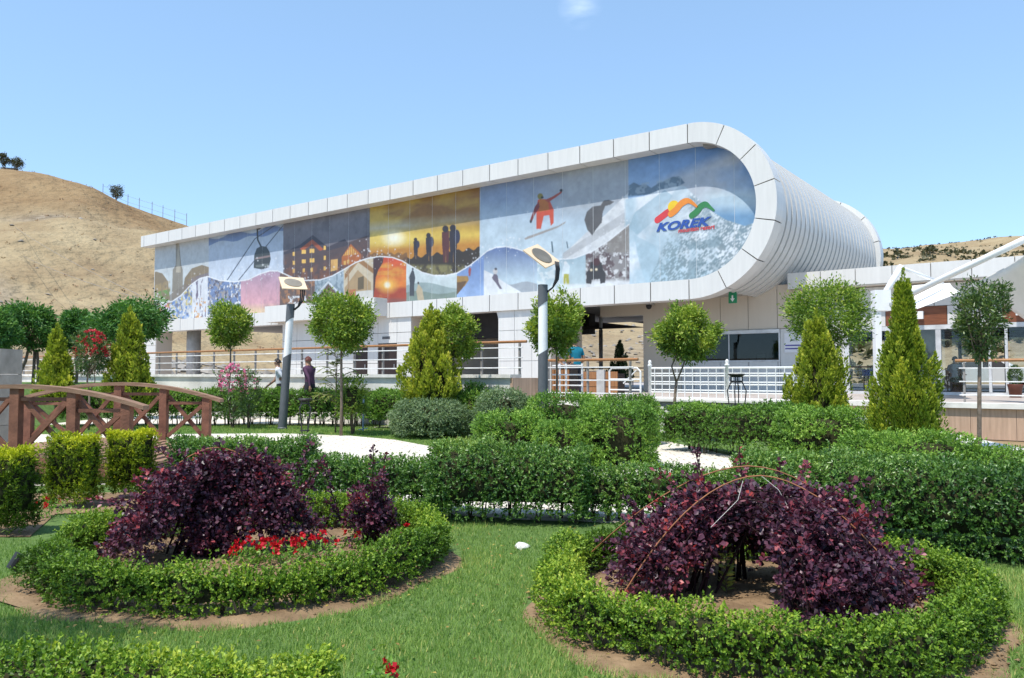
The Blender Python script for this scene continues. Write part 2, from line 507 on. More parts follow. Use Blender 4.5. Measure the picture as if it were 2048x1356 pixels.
def path_frames(pts, closed, ds=0.1):
    """resample a polyline (smoothed) to even steps: positions, tangents, total length"""
    p = np.array(pts, float)
    if closed:
        p = np.vstack([p, p[:1]])
    seg = np.linalg.norm(np.diff(p, axis=0), axis=1)
    cum = np.concatenate([[0], np.cumsum(seg)])
    L = cum[-1]
    n = max(int(L / ds), 4)
    u = np.linspace(0, L, n + 1)
    q = np.stack([np.interp(u, cum, p[:, 0]), np.interp(u, cum, p[:, 1])], 1)
    if not closed and len(pts) > 2:
        for _ in range(3):
            q[1:-1] = (q[:-2] + q[1:-1] * 2 + q[2:]) / 4
    t = np.gradient(q, axis=0)
    if closed:
        t[0] = t[-1] = q[1] - q[-2]
    t /= np.linalg.norm(t, axis=1, keepdims=True)
    return u, q, t, L


def hedge(label, pts, width, height, m, dens=3000, leaf=(0.025, 0.014), z0=0.06, base=0.0, closed=False, amp=0.035, seed=1,
          name='hedge', cat='hedge', group=None, sq=0.5, freq=5.0, core=0.07, stems=True, depth=0.14, up=0.3, taper=0.0, core_m=None,
          light=0.0, hvar=0.03, bright_top=0.0, sh=1.0):
    """a clipped hedge along a line: leaves over a rounded-box section, twiggy core, bare stems at the foot"""
    rng = np.random.default_rng(seed)
    u, q, t, L = path_frames(pts, closed)
    root = thing(name, label, cat, (*q[len(q) // 2 if not closed else 0], base), 0, group)
    ox, oy = root.location.x, root.location.y
    a = np.linspace(0, PI, 81)
    so = width / 2 * np.sign(np.cos(a)) * np.abs(np.cos(a)) ** sq
    sz = z0 + (height - z0) * np.abs(np.sin(a)) ** sq
    if taper:
        so = so * (1 - taper * (1 - (sz - z0) / (height - z0)))
    no = np.gradient(sz, a); nz_ = -np.gradient(so, a)
    nl = np.hypot(no, nz_) + 1e-9; no = no / nl; nz_ = nz_ / nl
    cs = np.concatenate([[0], np.cumsum(np.hypot(np.diff(so), np.diff(sz)))]); per = cs[-1]

    def place(uu, aa, inset):
        x = np.interp(uu, u, q[:, 0]); y = np.interp(uu, u, q[:, 1])
        tx = np.interp(uu, u, t[:, 0]); ty = np.interp(uu, u, t[:, 1])
        o = np.interp(aa, a, so); z = np.interp(aa, a, sz); n1 = np.interp(aa, a, no); n2 = np.interp(aa, a, nz_)
        lx, ly = ty, -tx                                   # to the right of the line
        Pp = np.stack([x + lx * o, y + ly * o, z], 1)
        Nn = norm(np.stack([lx * n1, ly * n1, n2], 1))
        Q3 = np.stack([x, y, z * 0.3], 1)
        dz = hvar * sn(Q3, 2.2, seed + 5) * np.clip((z - z0) / (height - z0), 0, 1)
        disp = amp * sn(Pp, freq, seed) + amp * 0.6 * sn(Pp, freq * 2.7, seed + 1) - inset
        Pp = Pp + Nn * disp[:, None]; Pp[:, 2] += dz
        return Pp, Nn

    SH = 9                                                  # leaves on a shoot
    n = int(dens * L * per / SH)
    uu = rng.uniform(0, L, n); aa = np.interp(rng.uniform(0, per, n), cs, a)
    P, N = place(uu, aa, rng.uniform(0, 1, n) ** 1.6 * depth + leaf[0] * 1.1 * sh)
    if not closed:                                          # the two cut ends
        for e, sg in ((0, -1), (L, 1)):
            ne = int(dens * width * height * 1.1 / SH)
            ae = rng.uniform(0.02, PI - 0.02, ne)
            Pe, Ne = place(np.full(ne, float(e)), ae, 0 * ae)
            c = np.array([q[0 if e == 0 else -1, 0], q[0 if e == 0 else -1, 1], 0])
            k = rng.uniform(0, 1, ne) ** 0.5
            Pe[:, :2] = c[:2] + (Pe[:, :2] - c[:2]) * k[:, None]
            tt = t[0 if e == 0 else -1] * sg
            Pe[:, :2] += tt[None] * (rng.uniform(-0.08, 0.04, ne) + amp * sn(Pe, freq, seed + 3))[:, None]
            Pe[:, 2] = np.where(rng.uniform(size=ne) < 0.7, z0 + (Pe[:, 2] - z0) * rng.uniform(0, 1, ne), Pe[:, 2])
            Ne = np.tile(np.array([tt[0], tt[1], 0.15]), (ne, 1))
            P = np.vstack([P, Pe]); N = np.vstack([N, Ne])
    n = len(P)
    # ragged foot: thin the leaves out near the ground
    keep = rng.uniform(size=n) < np.clip((P[:, 2] - z0 * 0.6) / 0.14 + 0.45 + 0.35 * sn(P, 6, seed + 9), 0.25, 1)
    P = P[keep]; N = N[keep]; n = len(P)
    ax = norm(N * 0.75 + rng.normal(size=(n, 3)) * 0.42 + np.array([0, 0, up]))
    sl = sh * leaf[0] * rng.uniform(1.3, 3.2, n) * np.where(rng.uniform(size=n) < 0.06, 1.7, 1.0)
    shade = rng.normal(size=n) * 0.13
    kk = np.repeat(np.arange(n), SH); n = n * SH
    tt = np.tile(np.linspace(0, 1, SH), len(sl)) * rng.uniform(0.85, 1.0, n)
    P = P[kk] + ax[kk] * (sl[kk] * tt)[:, None]
    N = N[kk]
    D = ax[kk] * (0.35 + 0.6 * tt)[:, None] + norm(rng.normal(size=(n, 3))) * 0.8
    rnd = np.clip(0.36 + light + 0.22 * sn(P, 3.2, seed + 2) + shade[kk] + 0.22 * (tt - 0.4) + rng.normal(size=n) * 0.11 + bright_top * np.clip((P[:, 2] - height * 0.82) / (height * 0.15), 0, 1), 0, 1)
    sc = rng.uniform(0.65, 1.25, n)
    off = np.array([ox, oy, 0])
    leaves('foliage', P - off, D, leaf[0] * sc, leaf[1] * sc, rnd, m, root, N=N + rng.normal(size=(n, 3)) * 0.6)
    # core
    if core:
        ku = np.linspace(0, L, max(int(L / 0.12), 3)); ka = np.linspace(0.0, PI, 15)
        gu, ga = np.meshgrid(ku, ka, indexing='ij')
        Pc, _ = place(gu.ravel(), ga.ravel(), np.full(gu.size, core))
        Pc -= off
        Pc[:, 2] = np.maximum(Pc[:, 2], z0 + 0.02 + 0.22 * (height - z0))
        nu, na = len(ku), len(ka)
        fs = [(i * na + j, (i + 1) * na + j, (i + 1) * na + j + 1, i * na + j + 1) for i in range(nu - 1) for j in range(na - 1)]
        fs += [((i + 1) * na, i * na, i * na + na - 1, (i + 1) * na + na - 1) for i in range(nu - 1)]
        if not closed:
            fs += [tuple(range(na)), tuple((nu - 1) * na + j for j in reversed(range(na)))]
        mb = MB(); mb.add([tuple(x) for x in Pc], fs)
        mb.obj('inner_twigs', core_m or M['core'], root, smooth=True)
    if stems:
        mb = MB()
        ns = max(int(L / 0.17), 2)
        for i in range(ns):
            k = (i + rng.uniform(0.2, 0.8)) / ns * L
            x = np.interp(k, u, q[:, 0]) - ox; y = np.interp(k, u, q[:, 1]) - oy
            tx = np.interp(k, u, t[:, 0]); ty = np.interp(k, u, t[:, 1])
            o = rng.uniform(-0.28, 0.28) * width
            x += ty * o; y -= tx * o
            for j in range(int(rng.integers(2, 5))):
                dx, dy = rng.normal(size=2) * 0.05 * (height + 0.4)
                hh = z0 + height * rng.uniform(0.25, 0.5)
                mb.tube([(x + dx * 0.15, y + dy * 0.15, -0.02), (x + dx * 0.5, y + dy * 0.5, hh * 0.5), (x + dx, y + dy, hh)], [0.008 + 0.006 * height, 0.007, 0.004], 4, False)
        tag(mb.obj('stems', M['twig'], root, fix=False), kind='stuff')
    return root


def limb_pts(a, b, sag=0.0, n=5, wob=0.02, rng=None):
    a = Vector(a); b = Vector(b)
    out = []
    for i in range(n):
        k = i / (n - 1)
        p = a.lerp(b, k)
        p.z += sag * 4 * k * (1 - k)
        if rng is not None and 0 < i < n - 1:
            p += Vector(rng.normal(size=3) * wob)
        out.append(p)
    return out


def ball_tree(label, x, y, ztop, zbot, wid, m, leaf=(0.07, 0.026), n_leaf=5200, base=0.0, trunk_r=0.028, seed=1, name='ball_tree', cat='tree', group=None,
              lean=0.0, clusters=110, spread=0.16, fork=0.0, shape='ball', droop=0.1, light=0.0, squash=1.0, forks=0):
    """a grafted standard: slim trunk, limbs, crown of leaf clusters with gaps"""
    rng = np.random.default_rng(seed)
    root = thing(name, label, cat, (x, y, base), 0, group)
    zt, zb = ztop - base, zbot - base
    cz = (zt + zb) / 2; rz = (zt - zb) / 2; rx = wid / 2
    C = []
    while len(C) < clusters:
        p = rng.normal(size=3); p /= np.linalg.norm(p)
        r_ = rng.uniform(0.25, 1) ** 0.45
        c = p * r_
        if shape == 'dome':
            if c[2] < -0.35 - 0.5 * (1 - np.hypot(c[0], c[1])): continue
        if shape == 'vase':
            k = np.hypot(c[0], c[1]); lim = 0.30 + 0.7 * np.clip((c[2] + 1) / 1.5, 0, 1)
            c[0] *= lim; c[1] *= lim
        C.append(c)
    C = np.array(C)
    bump = 1 + 0.22 * sn(C, 2.6, seed)
    C = C * bump[:, None] * 0.96
    Cw = np.stack([C[:, 0] * rx + lean * (zb + (C[:, 2] + 1) * rz) * 0.0, C[:, 1] * rx, cz + C[:, 2] * rz], 1)
    Cw[:, 0] += lean
    per = n_leaf // clusters
    k = np.repeat(np.arange(clusters), per)
    n = len(k)
    off = rng.normal(size=(n, 3)) * spread * wid * 0.45
    P = Cw[k] + off
    out = norm((Cw - np.array([lean, 0, cz - rz * 0.4]))[k] + 1e-6)
    D = out * 0.8 + rng.normal(size=(n, 3)) * 0.6 + np.array([0, 0, -droop]) + norm(off) * 0.5
    cl = rng.normal(size=clusters) * 0.15
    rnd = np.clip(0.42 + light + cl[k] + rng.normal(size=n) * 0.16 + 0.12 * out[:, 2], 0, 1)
    sc = rng.uniform(0.65, 1.25, n)
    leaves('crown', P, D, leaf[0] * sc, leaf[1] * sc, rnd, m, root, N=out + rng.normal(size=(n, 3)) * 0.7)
    mb = MB()
    top = (lean * 0.9, 0, zb + rz * 0.35)
    tr = [(0, 0, -0.05), (lean * 0.15 + rng.normal() * 0.02, rng.normal() * 0.015, zb * 0.35), (lean * 0.5 + rng.normal() * 0.02, rng.normal() * 0.02, zb * 0.7), top]
    if forks:
        tr = [(0, 0, -0.05), (lean * 0.1, 0, zb * 0.45), (lean * 0.3, 0, zb * 0.72)]
        for i in range(forks):
            t_ = 2 * PI * i / forks + 0.6
            mb.tube([(lean * 0.3, 0, zb * 0.71), (lean * 0.4 + 0.13 * math.cos(t_) * wid, 0.13 * wid * math.sin(t_), zb * 0.9), (lean + 0.1 * wid * math.cos(t_), 0.1 * wid * math.sin(t_), zb + rz * 0.4)], [trunk_r * 0.6, trunk_r * 0.5, trunk_r * 0.35], 6)
    mb.tube(tr, [trunk_r * 1.15, trunk_r, trunk_r * 0.92, trunk_r * 0.7][:len(tr)], 8)
    mb.obj('trunk', M['bark'], root, smooth=True)
    mb = MB()
    for i in range(0, clusters, 3):
        st = (lean * 0.8, 0, zb + rz * rng.uniform(-0.1, 0.5))
        mb.tube(limb_pts(st, Cw[i], -0.03, 4, 0.02, rng), [trunk_r * 0.4, trunk_r * 0.28, trunk_r * 0.2, trunk_r * 0.12], 4, False)
    tag(mb.obj('limbs', M['bark'], root, fix=False), kind='stuff')
    return root


def cone_tree(label, x, y, ztop, wid, m, base=0.0, zbot=0.15, plumes=150, per=75, leaf=(0.075, 0.03), seed=1, name='conical_thuja', group=None, light=0.0,
              prof=((0, 1), (1, 0)), stem=0.04, tips=1, tipw=0.12):
    """a conical thuja: upright plumes of flat sprays round a stem, ragged outline with a pointed leader"""
    rng = np.random.default_rng(seed)
    root = thing(name, label, 'conifer', (x, y, base), 0, group)
    H = ztop - base; zb = zbot
    pts = []; dirs = []; rn = []
    h = rng.uniform(0, 0.97, plumes) ** 1.25
    for i in range(plumes):
        k = h[i]
        th = rng.uniform(0, 2 * PI)
        rr = wid / 2 * np.interp(k, [q[0] for q in prof], [q[1] for q in prof]) * (rng.uniform(0.72, 1.0) if rng.uniform() < 0.68 else rng.uniform(0.2, 0.7))
        rr *= 1 + 0.16 * math.sin(th * 3 + seed + k * 9)
        bx, by, bz = rr * math.cos(th) * 0.86, rr * math.sin(th) * 0.86, zb + k * (H - zb) * 0.86
        pl = (H - zb) * rng.uniform(0.08, 0.17) * (1.1 - 0.4 * k) + 0.05
        if k > 0.9: pl *= 0.8
        ax = np.array([math.cos(th) * 0.2, math.sin(th) * 0.2, 1.0]); ax /= np.linalg.norm(ax)
        tt = rng.uniform(0, 1, per)
        wr = np.minimum(pl * 0.25, wid * 0.13) * np.sin(np.clip(tt * 1.0 + 0.12, 0, 1) * PI) ** 0.6 * (1.1 - 0.75 * tt)
        an = rng.uniform(0, 2 * PI, per)
        P = np.array([bx, by, bz]) + ax * (tt * pl)[:, None] + np.stack([np.cos(an) * wr, np.sin(an) * wr, 0 * an], 1)
        D = np.stack([np.cos(an) * 0.45 + math.cos(th) * 0.25, np.sin(an) * 0.45 + math.sin(th) * 0.25, np.full(per, 0.9)], 1) + rng.normal(size=(per, 3)) * 0.22
        pts.append(P); dirs.append(D)
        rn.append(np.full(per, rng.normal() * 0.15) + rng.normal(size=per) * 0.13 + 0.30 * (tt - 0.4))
    for j in range(tips):                                    # pointed leaders
        nn = 240
        tt = rng.uniform(0, 1, nn); an = rng.uniform(0, 2 * PI, nn)
        ox_, hh = (0, 1.0) if j == 0 else (rng.uniform(-0.2, 0.2) * wid, rng.uniform(0.82, 0.92))
        wr = wid * tipw * (1 - tt) ** 0.8 * rng.uniform(0.3, 1, nn)
        pts.append(np.stack([ox_ + np.cos(an) * wr, np.sin(an) * wr, zb + (H - zb) * (hh - 0.24 + tt * 0.22)], 1))
        dirs.append(np.stack([np.cos(an) * 0.3, np.sin(an) * 0.3, np.ones(nn)], 1) + rng.normal(size=(nn, 3)) * 0.15)
        rn.append(rng.normal(size=nn) * 0.14 + 0.05)
    P = np.vstack(pts); D = np.vstack(dirs); r_ = np.concatenate(rn) + 0.45 + light
    n = len(P); sc = rng.uniform(0.65, 1.25, n)
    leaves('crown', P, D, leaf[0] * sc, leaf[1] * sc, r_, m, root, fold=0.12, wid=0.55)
    mb = MB(); mb.tube([(0, 0, -0.05), (0.01, 0, H * 0.4), (0, 0, H * 0.93)], [stem, stem * 0.7, 0.008], 7)
    mb.obj('trunk', M['bark'], root, smooth=True)
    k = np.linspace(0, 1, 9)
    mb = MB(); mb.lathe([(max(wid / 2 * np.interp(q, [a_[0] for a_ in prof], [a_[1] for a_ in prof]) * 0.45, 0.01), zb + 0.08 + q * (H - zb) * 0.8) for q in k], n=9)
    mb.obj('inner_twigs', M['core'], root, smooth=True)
    return root


def shrub(label, x, y, ztop, rx, ry, m, n_leaf=5000, leaf=(0.05, 0.02), base=0.0, zbot=0.08, seed=1, name='shrub', cat='shrub', group=None, light=0.0, sq=0.75, amp=0.10, spiky=0.5, stems=True, core=0.66, rz=0.0):
    """a rounded bush: leaves over a lumpy dome with depth, twiggy core and stems"""
    rng = np.random.default_rng(seed)
    root = thing(name, label, cat, (x, y, base), rz, group)
    H = ztop - base
    n_leaf = n_leaf // 8
    d = rng.normal(size=(n_leaf, 3)); d = norm(d)
    sd = rng.uniform(size=n_leaf) < 0.5                     # the flanks are as thick as the top
    za = rng.uniform(-0.42, 0.3, n_leaf); aa = rng.uniform(0, 2 * PI, n_leaf); ca = np.sqrt(1 - za ** 2)
    d = np.where(sd[:, None], np.stack([np.cos(aa) * ca, np.sin(aa) * ca, za], 1), d)
    d[:, 2] = np.where(d[:, 2] < -0.45, -d[:, 2], d[:, 2])
    e = np.sign(d) * np.abs(d) ** sq
    e = e / np.maximum(np.max(np.abs(e), axis=1, keepdims=True) ** 0.35, 1e-3) if sq < 0.7 else e
    k = 1 + amp * sn(d, 3.0, seed) + amp * 0.6 * sn(d, 7.5, seed + 1)
    k *= 1 - rng.uniform(0, 1, n_leaf) ** 2 * 0.28
    cz = (H + zbot) * 0.45
    P = np.stack([e[:, 0] * rx * k, e[:, 1] * ry * k, np.maximum(cz + np.where(e[:, 2] > 0, e[:, 2] * (H - cz), e[:, 2] * 2.0 * (cz - zbot)) * k, zbot * 0.6)], 1)
    ax = norm(d * 0.8 + rng.normal(size=d.shape) * 0.4 * spiky * 2 + np.array([0, 0, 0.35]))
    sl = leaf[0] * rng.uniform(1.2, 3.2, len(d)); shade = rng.normal(size=len(d)) * 0.13
    kk = np.repeat(np.arange(len(d)), 8); n_leaf = len(kk)
    tt = np.tile(np.linspace(0, 1, 8), len(d))
    P = P[kk] + ax[kk] * (sl[kk] * (tt - 0.35))[:, None]; d = d[kk]
    D = ax[kk] * (0.35 + 0.6 * tt)[:, None] + norm(rng.normal(size=(n_leaf, 3))) * 0.8
    rnd = np.clip(0.36 + light + 0.16 * sn(d, 4, seed + 2) + shade[kk] + 0.2 * (tt - 0.4) + rng.normal(size=n_leaf) * 0.11, 0, 1)
    sc = rng.uniform(0.65, 1.25, n_leaf)
    leaves('foliage', P, D, leaf[0] * sc, leaf[1] * sc, rnd, m, root, N=d + rng.normal(size=(n_leaf, 3)) * 0.6)
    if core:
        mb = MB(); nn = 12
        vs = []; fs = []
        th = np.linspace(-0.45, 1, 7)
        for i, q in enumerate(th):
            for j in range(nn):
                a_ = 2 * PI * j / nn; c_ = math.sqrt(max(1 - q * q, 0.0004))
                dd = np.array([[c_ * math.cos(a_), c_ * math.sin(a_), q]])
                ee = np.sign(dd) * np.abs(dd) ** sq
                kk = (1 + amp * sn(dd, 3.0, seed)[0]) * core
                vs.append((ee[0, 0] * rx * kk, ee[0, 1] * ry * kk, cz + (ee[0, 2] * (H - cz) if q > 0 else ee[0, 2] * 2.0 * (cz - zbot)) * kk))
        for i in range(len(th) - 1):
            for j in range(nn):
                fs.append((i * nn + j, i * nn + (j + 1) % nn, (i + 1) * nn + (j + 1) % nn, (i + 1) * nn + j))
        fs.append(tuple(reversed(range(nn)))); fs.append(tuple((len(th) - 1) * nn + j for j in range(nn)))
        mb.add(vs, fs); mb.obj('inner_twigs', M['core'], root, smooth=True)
    if stems:
        mb = MB()
        for i in range(7):
            a_ = rng.uniform(0, 2 * PI); k = rng.uniform(0.1, 0.5)
            mb.tube([(0.3 * k * rx * math.cos(a_), 0.3 * k * ry * math.sin(a_), -0.03), (k * rx * math.cos(a_), k * ry * math.sin(a_), H * 0.45)], [0.014, 0.008], 5, False)
        tag(mb.obj('stems', M['twig'], root, fix=False), kind='stuff')
    return root


def barberry(label, x, y, r, h, seed, n_br=60, lv=70, spikes=(), squash=1.0, lean=(0, 0), group='purple barberry shrubs'):
    """arching thorny branches set with small round purple leaves"""
    rng = np.random.default_rng(seed)
    root = thing('barberry_shrub', label, 'shrub', (x, y, 0.01), 0, group)
    mb = MB(); PP = []; DD = []; RR = []
    for i in range(n_br + len(spikes)):
        if i < n_br:
            th = rng.uniform(0, 2 * PI); k = rng.uniform(0.15, 1) ** 0.6
            end = Vector((lean[0] + r * k * math.cos(th), lean[1] + r * squash * k * math.sin(th), h * (1 - k ** 2.2) * rng.uniform(0.7, 1.05) + 0.05))
            st = Vector((rng.normal() * r * 0.18, rng.normal() * r * 0.18, 0))
            mid = st.lerp(end, 0.5); mid.z = max(end.z, h * (0.55 + 0.35 * rng.uniform()) * (1 - 0.35 * k))
        else:
            sx, sy, sh = spikes[i - n_br]
            st = Vector((sx * 0.6, sy * 0.6, h * 0.3)); end = Vector((sx, sy, sh)); mid = st.lerp(end, 0.55)
        cs = []
        for q in np.linspace(0, 1, 9):
            a_ = st.lerp(mid, q); b_ = mid.lerp(end, q); cs.append(a_.lerp(b_, q))
        mb.tube(cs, [0.006 * (1 - q * 0.7) + 0.001 for q in np.linspace(0, 1, 9)], 4, False)
        c = np.array(cs)
        nl = lv if i < n_br else 60
        tt = rng.uniform(0.22, 1, nl)
        f = tt * 8; i0 = np.minimum(f.astype(int), 7); fr = (f - i0)[:, None]
        p = c[i0] * (1 - fr) + c[i0 + 1] * fr
        tg = norm(c[i0 + 1] - c[i0])
        o = norm(rng.normal(size=(nl, 3)))
        PP.append(p + o * (rng.uniform(0.0, 0.045, nl) * (0.6 if i >= n_br else 1))[:, None])
        DD.append(o + tg * 0.5 + np.array([0, 0, 0.25]))
        red = rng.uniform() < 0.24
        RR.append(0.25 + 0.15 * rng.normal(size=nl) + (0.34 if red else 0.08) * np.clip(tt - 0.5, 0, 1) * 2 + rng.normal() * 0.07)
    P = np.vstack(PP); D = np.vstack(DD); n = len(P)
    P[:, 2] = np.maximum(P[:, 2], 0.01)
    sc = rng.uniform(0.6, 1.3, n)
    leaves('foliage', P, D, 0.036 * sc, 0.027 * sc, np.concatenate(RR), M['barb'], root, fold=0.15, wid=0.6, N=D * 0 + rng.normal(size=(n, 3)) * 0.7 + np.array([0, -0.2, 0.8]))
    tag(mb.obj('branches', M['core_p'], root, fix=False), kind='stuff')
    return root


def weeping_barberry(label, apex, ends, seed, n_br=70, lv=70, spikes=(), red=0.2, jit=0.10, group='purple barberry shrubs'):
    """branches rise together, arch over near the apex and hang outward to the soil, thick with small round leaves"""
    rng = np.random.default_rng(seed)
    A = Vector(apex); E = [Vector((*e, 0.0)) for e in ends]
    ctr = Vector((A.x, A.y, 0)).lerp(sum(E, Vector()) / len(E), 0.35)
    root = thing('barberry_shrub', label, 'shrub', (ctr.x, ctr.y, 0.01), 0, group)
    mb = MB(); PP = []; DD = []; RR = []

    def leafy(c, n, tmin, r0, rd, sh):
        tt = rng.uniform(tmin, 1, n); m_ = len(c) - 1
        f = tt * m_; i0 = np.minimum(f.astype(int), m_ - 1); fr = (f - i0)[:, None]
        p = c[i0] * (1 - fr) + c[i0 + 1] * fr
        tg = norm(c[i0 + 1] - c[i0]); o = norm(rng.normal(size=(n, 3)))
        PP.append(p + o * rng.uniform(0, r0, n)[:, None]); DD.append(o + tg * 0.55 + np.array([0, 0, 0.2]))
        RR.append(0.20 + sh + 0.14 * rng.normal(size=n) + (0.40 if rd else 0.04) * tt + 0.22 * (np.clip(p[:, 2] / A.z, 0, 1) - 0.5))
    nb = max(5, n_br // 9)                                   # branches hang in tresses with gaps between
    tress = [((j + rng.uniform(0.15, 0.85)) / nb * (len(E) - 1), rng.uniform(0.70, 1.10), rng.uniform(0.72, 1.05), rng.normal() * 0.07, rng.uniform() < red) for j in range(nb)]
    for i in range(n_br):
        q0, hf, rm, tsh, trd = tress[i % nb]
        q = min(max(q0 + rng.normal() * 0.10, 0), len(E) - 1.001); k = min(int(q), len(E) - 2)
        e = E[k].lerp(E[k + 1], q - k); reach = min(1.08, rm * rng.uniform(0.45, 1.1) ** 0.5)
        e = Vector((A.x, A.y, 0)).lerp(e, reach) + Vector((rng.normal() * 0.06, rng.normal() * 0.06, 0))
        e.z = max(0.02, A.z * (1 - reach ** 1.2) * 0.85 + rng.uniform(-0.05, 0.08))
        s = Vector((A.x + rng.normal() * jit, A.y + rng.normal() * jit * 0.7, A.z * rng.uniform(0.72, 1.02)))
        foot = ctr + Vector((rng.normal() * 0.08, rng.normal() * 0.08, 0))
        mid = s.lerp(e, 0.55); mid.z = s.z * hf * rng.uniform(0.84, 1.06)
        cs = []
        for u in np.linspace(0, 1, 10):
            cs.append(s.lerp(mid, u).lerp(mid.lerp(e, u), u) - root.location)
        if i < nb:
            mb.tube([foot - root.location, foot.lerp(s, 0.6) + Vector((0, 0, 0.08)) - root.location, s - root.location], [0.009, 0.007, 0.005], 5, False)
        mb.tube(cs, [0.005] * 6 + [0.004, 0.003, 0.002, 0.0015], 4, False)
        c = np.array([tuple(p) for p in cs]); rd = trd and rng.uniform() < 0.75; sh = tsh + rng.normal() * 0.05
        leafy(c, lv, 0.05, 0.05, rd, sh)
        for j in range(2):                                   # side shoots
            u = rng.integers(3, 9); d_ = norm(rng.normal(size=(1, 3)) + np.array([[0, -0.1, 0.55]]))[0] * rng.uniform(0.09, 0.26)
            leafy(np.stack([c[u], c[u] + d_ * 0.6, c[u] + d_ + np.array([0, 0, -0.02])]), 12, 0.0, 0.028, rng.uniform() < red + 0.15, sh)
    for j in range(n_br // 4):                               # loose whips that stand clear of the mound
        q = rng.uniform(0, len(E) - 1.001); k = int(q); e = E[k].lerp(E[k + 1], q - k)
        m_ = Vector((A.x, A.y, A.z)).lerp(e, rng.uniform(0.15, 0.85)); m_.z = A.z * (1 - 0.55 * rng.uniform()) * (1 - ((m_.xy - A.xy).length / max((e.xy - A.xy).length, 0.1)) ** 1.6)
        o_ = (e - Vector((A.x, A.y, 0))).normalized(); L_ = rng.uniform(0.14, 0.34)
        t_ = m_ + o_ * L_ * rng.uniform(0.3, 0.9) + Vector((rng.normal() * 0.08, rng.normal() * 0.06, L_ * rng.uniform(0.2, 0.9)))
        c = np.array([tuple(m_ - root.location), tuple(m_.lerp(t_, 0.5) + Vector((0, 0, 0.03)) - root.location), tuple(t_ - root.location)])
        mb.tube([Vector(p) for p in c], 0.003, 4, False); leafy(c, 36, 0.1, 0.03, rng.uniform() < red + 0.2, 0.04)
    for sx, sy, sz in spikes:
        b_ = np.array([A.x + (sx - A.x) * 0.7, A.y + (sy - A.y) * 0.7, sz * 0.55]) - np.array(root.location); t_ = np.array([sx, sy, sz]) - np.array(root.location)
        c = np.stack([b_, (b_ + t_) / 2 + np.array([0.01, 0, 0.02]), t_])
        mb.tube([Vector(p) for p in c], 0.004, 4, False); leafy(c, 75, 0.0, 0.034, rng.uniform() < 0.4, 0)
    P = np.vstack(PP); D = np.vstack(DD); n = len(P)
    P[:, 2] = np.maximum(P[:, 2], 0.012); sc = rng.uniform(0.6, 1.3, n)
    leaves('foliage', P, D, 0.037 * sc, 0.028 * sc, np.concatenate(RR), M['barb'], root, fold=0.15, wid=0.6, N=rng.normal(size=(n, 3)) * 0.7 + np.array([0, -0.2, 0.8]))
    tag(mb.obj('branches', M['core_p'], root, fix=False), kind='stuff')
    return root


def blossoms(name, C, size, m, parent, per=8, seed=3, flat=0.5):
    rng = np.random.default_rng(seed)
    C = np.asarray(C, float); n = len(C) * per
    k = np.repeat(np.arange(len(C)), per)
    D = norm(rng.normal(size=(n, 3)) + np.array([0, -0.25, 0.7]))
    P = C[k] + rng.normal(size=(n, 3)) * size * 0.12
    return leaves(name, P, D, size * rng.uniform(0.5, 0.8, n), size * rng.uniform(0.45, 0.75, n), rng.uniform(0, 1, n), m, parent, fold=0.2, wid=0.6)

# ================================================================== the setting: ground, hills, paths
def sheet(name, poly, z, m, kind='structure'):
    me = bpy.data.meshes.new(name)
    bm = bmesh.new()
    vv = [bm.verts.new((p[0], p[1], z)) for p in poly]
    for tri in tessellate_polygon([[Vector((p[0], p[1], 0)) for p in poly]]):
        bm.faces.new([vv[i] for i in tri])
    bmesh.ops.recalc_face_normals(bm, faces=bm.faces)
    for f in bm.faces:
        if f.normal.z < 0: f.normal_flip()
    bm.to_mesh(me); bm.free()
    me.materials.append(m)
    return tag(link(name, me), kind=kind)


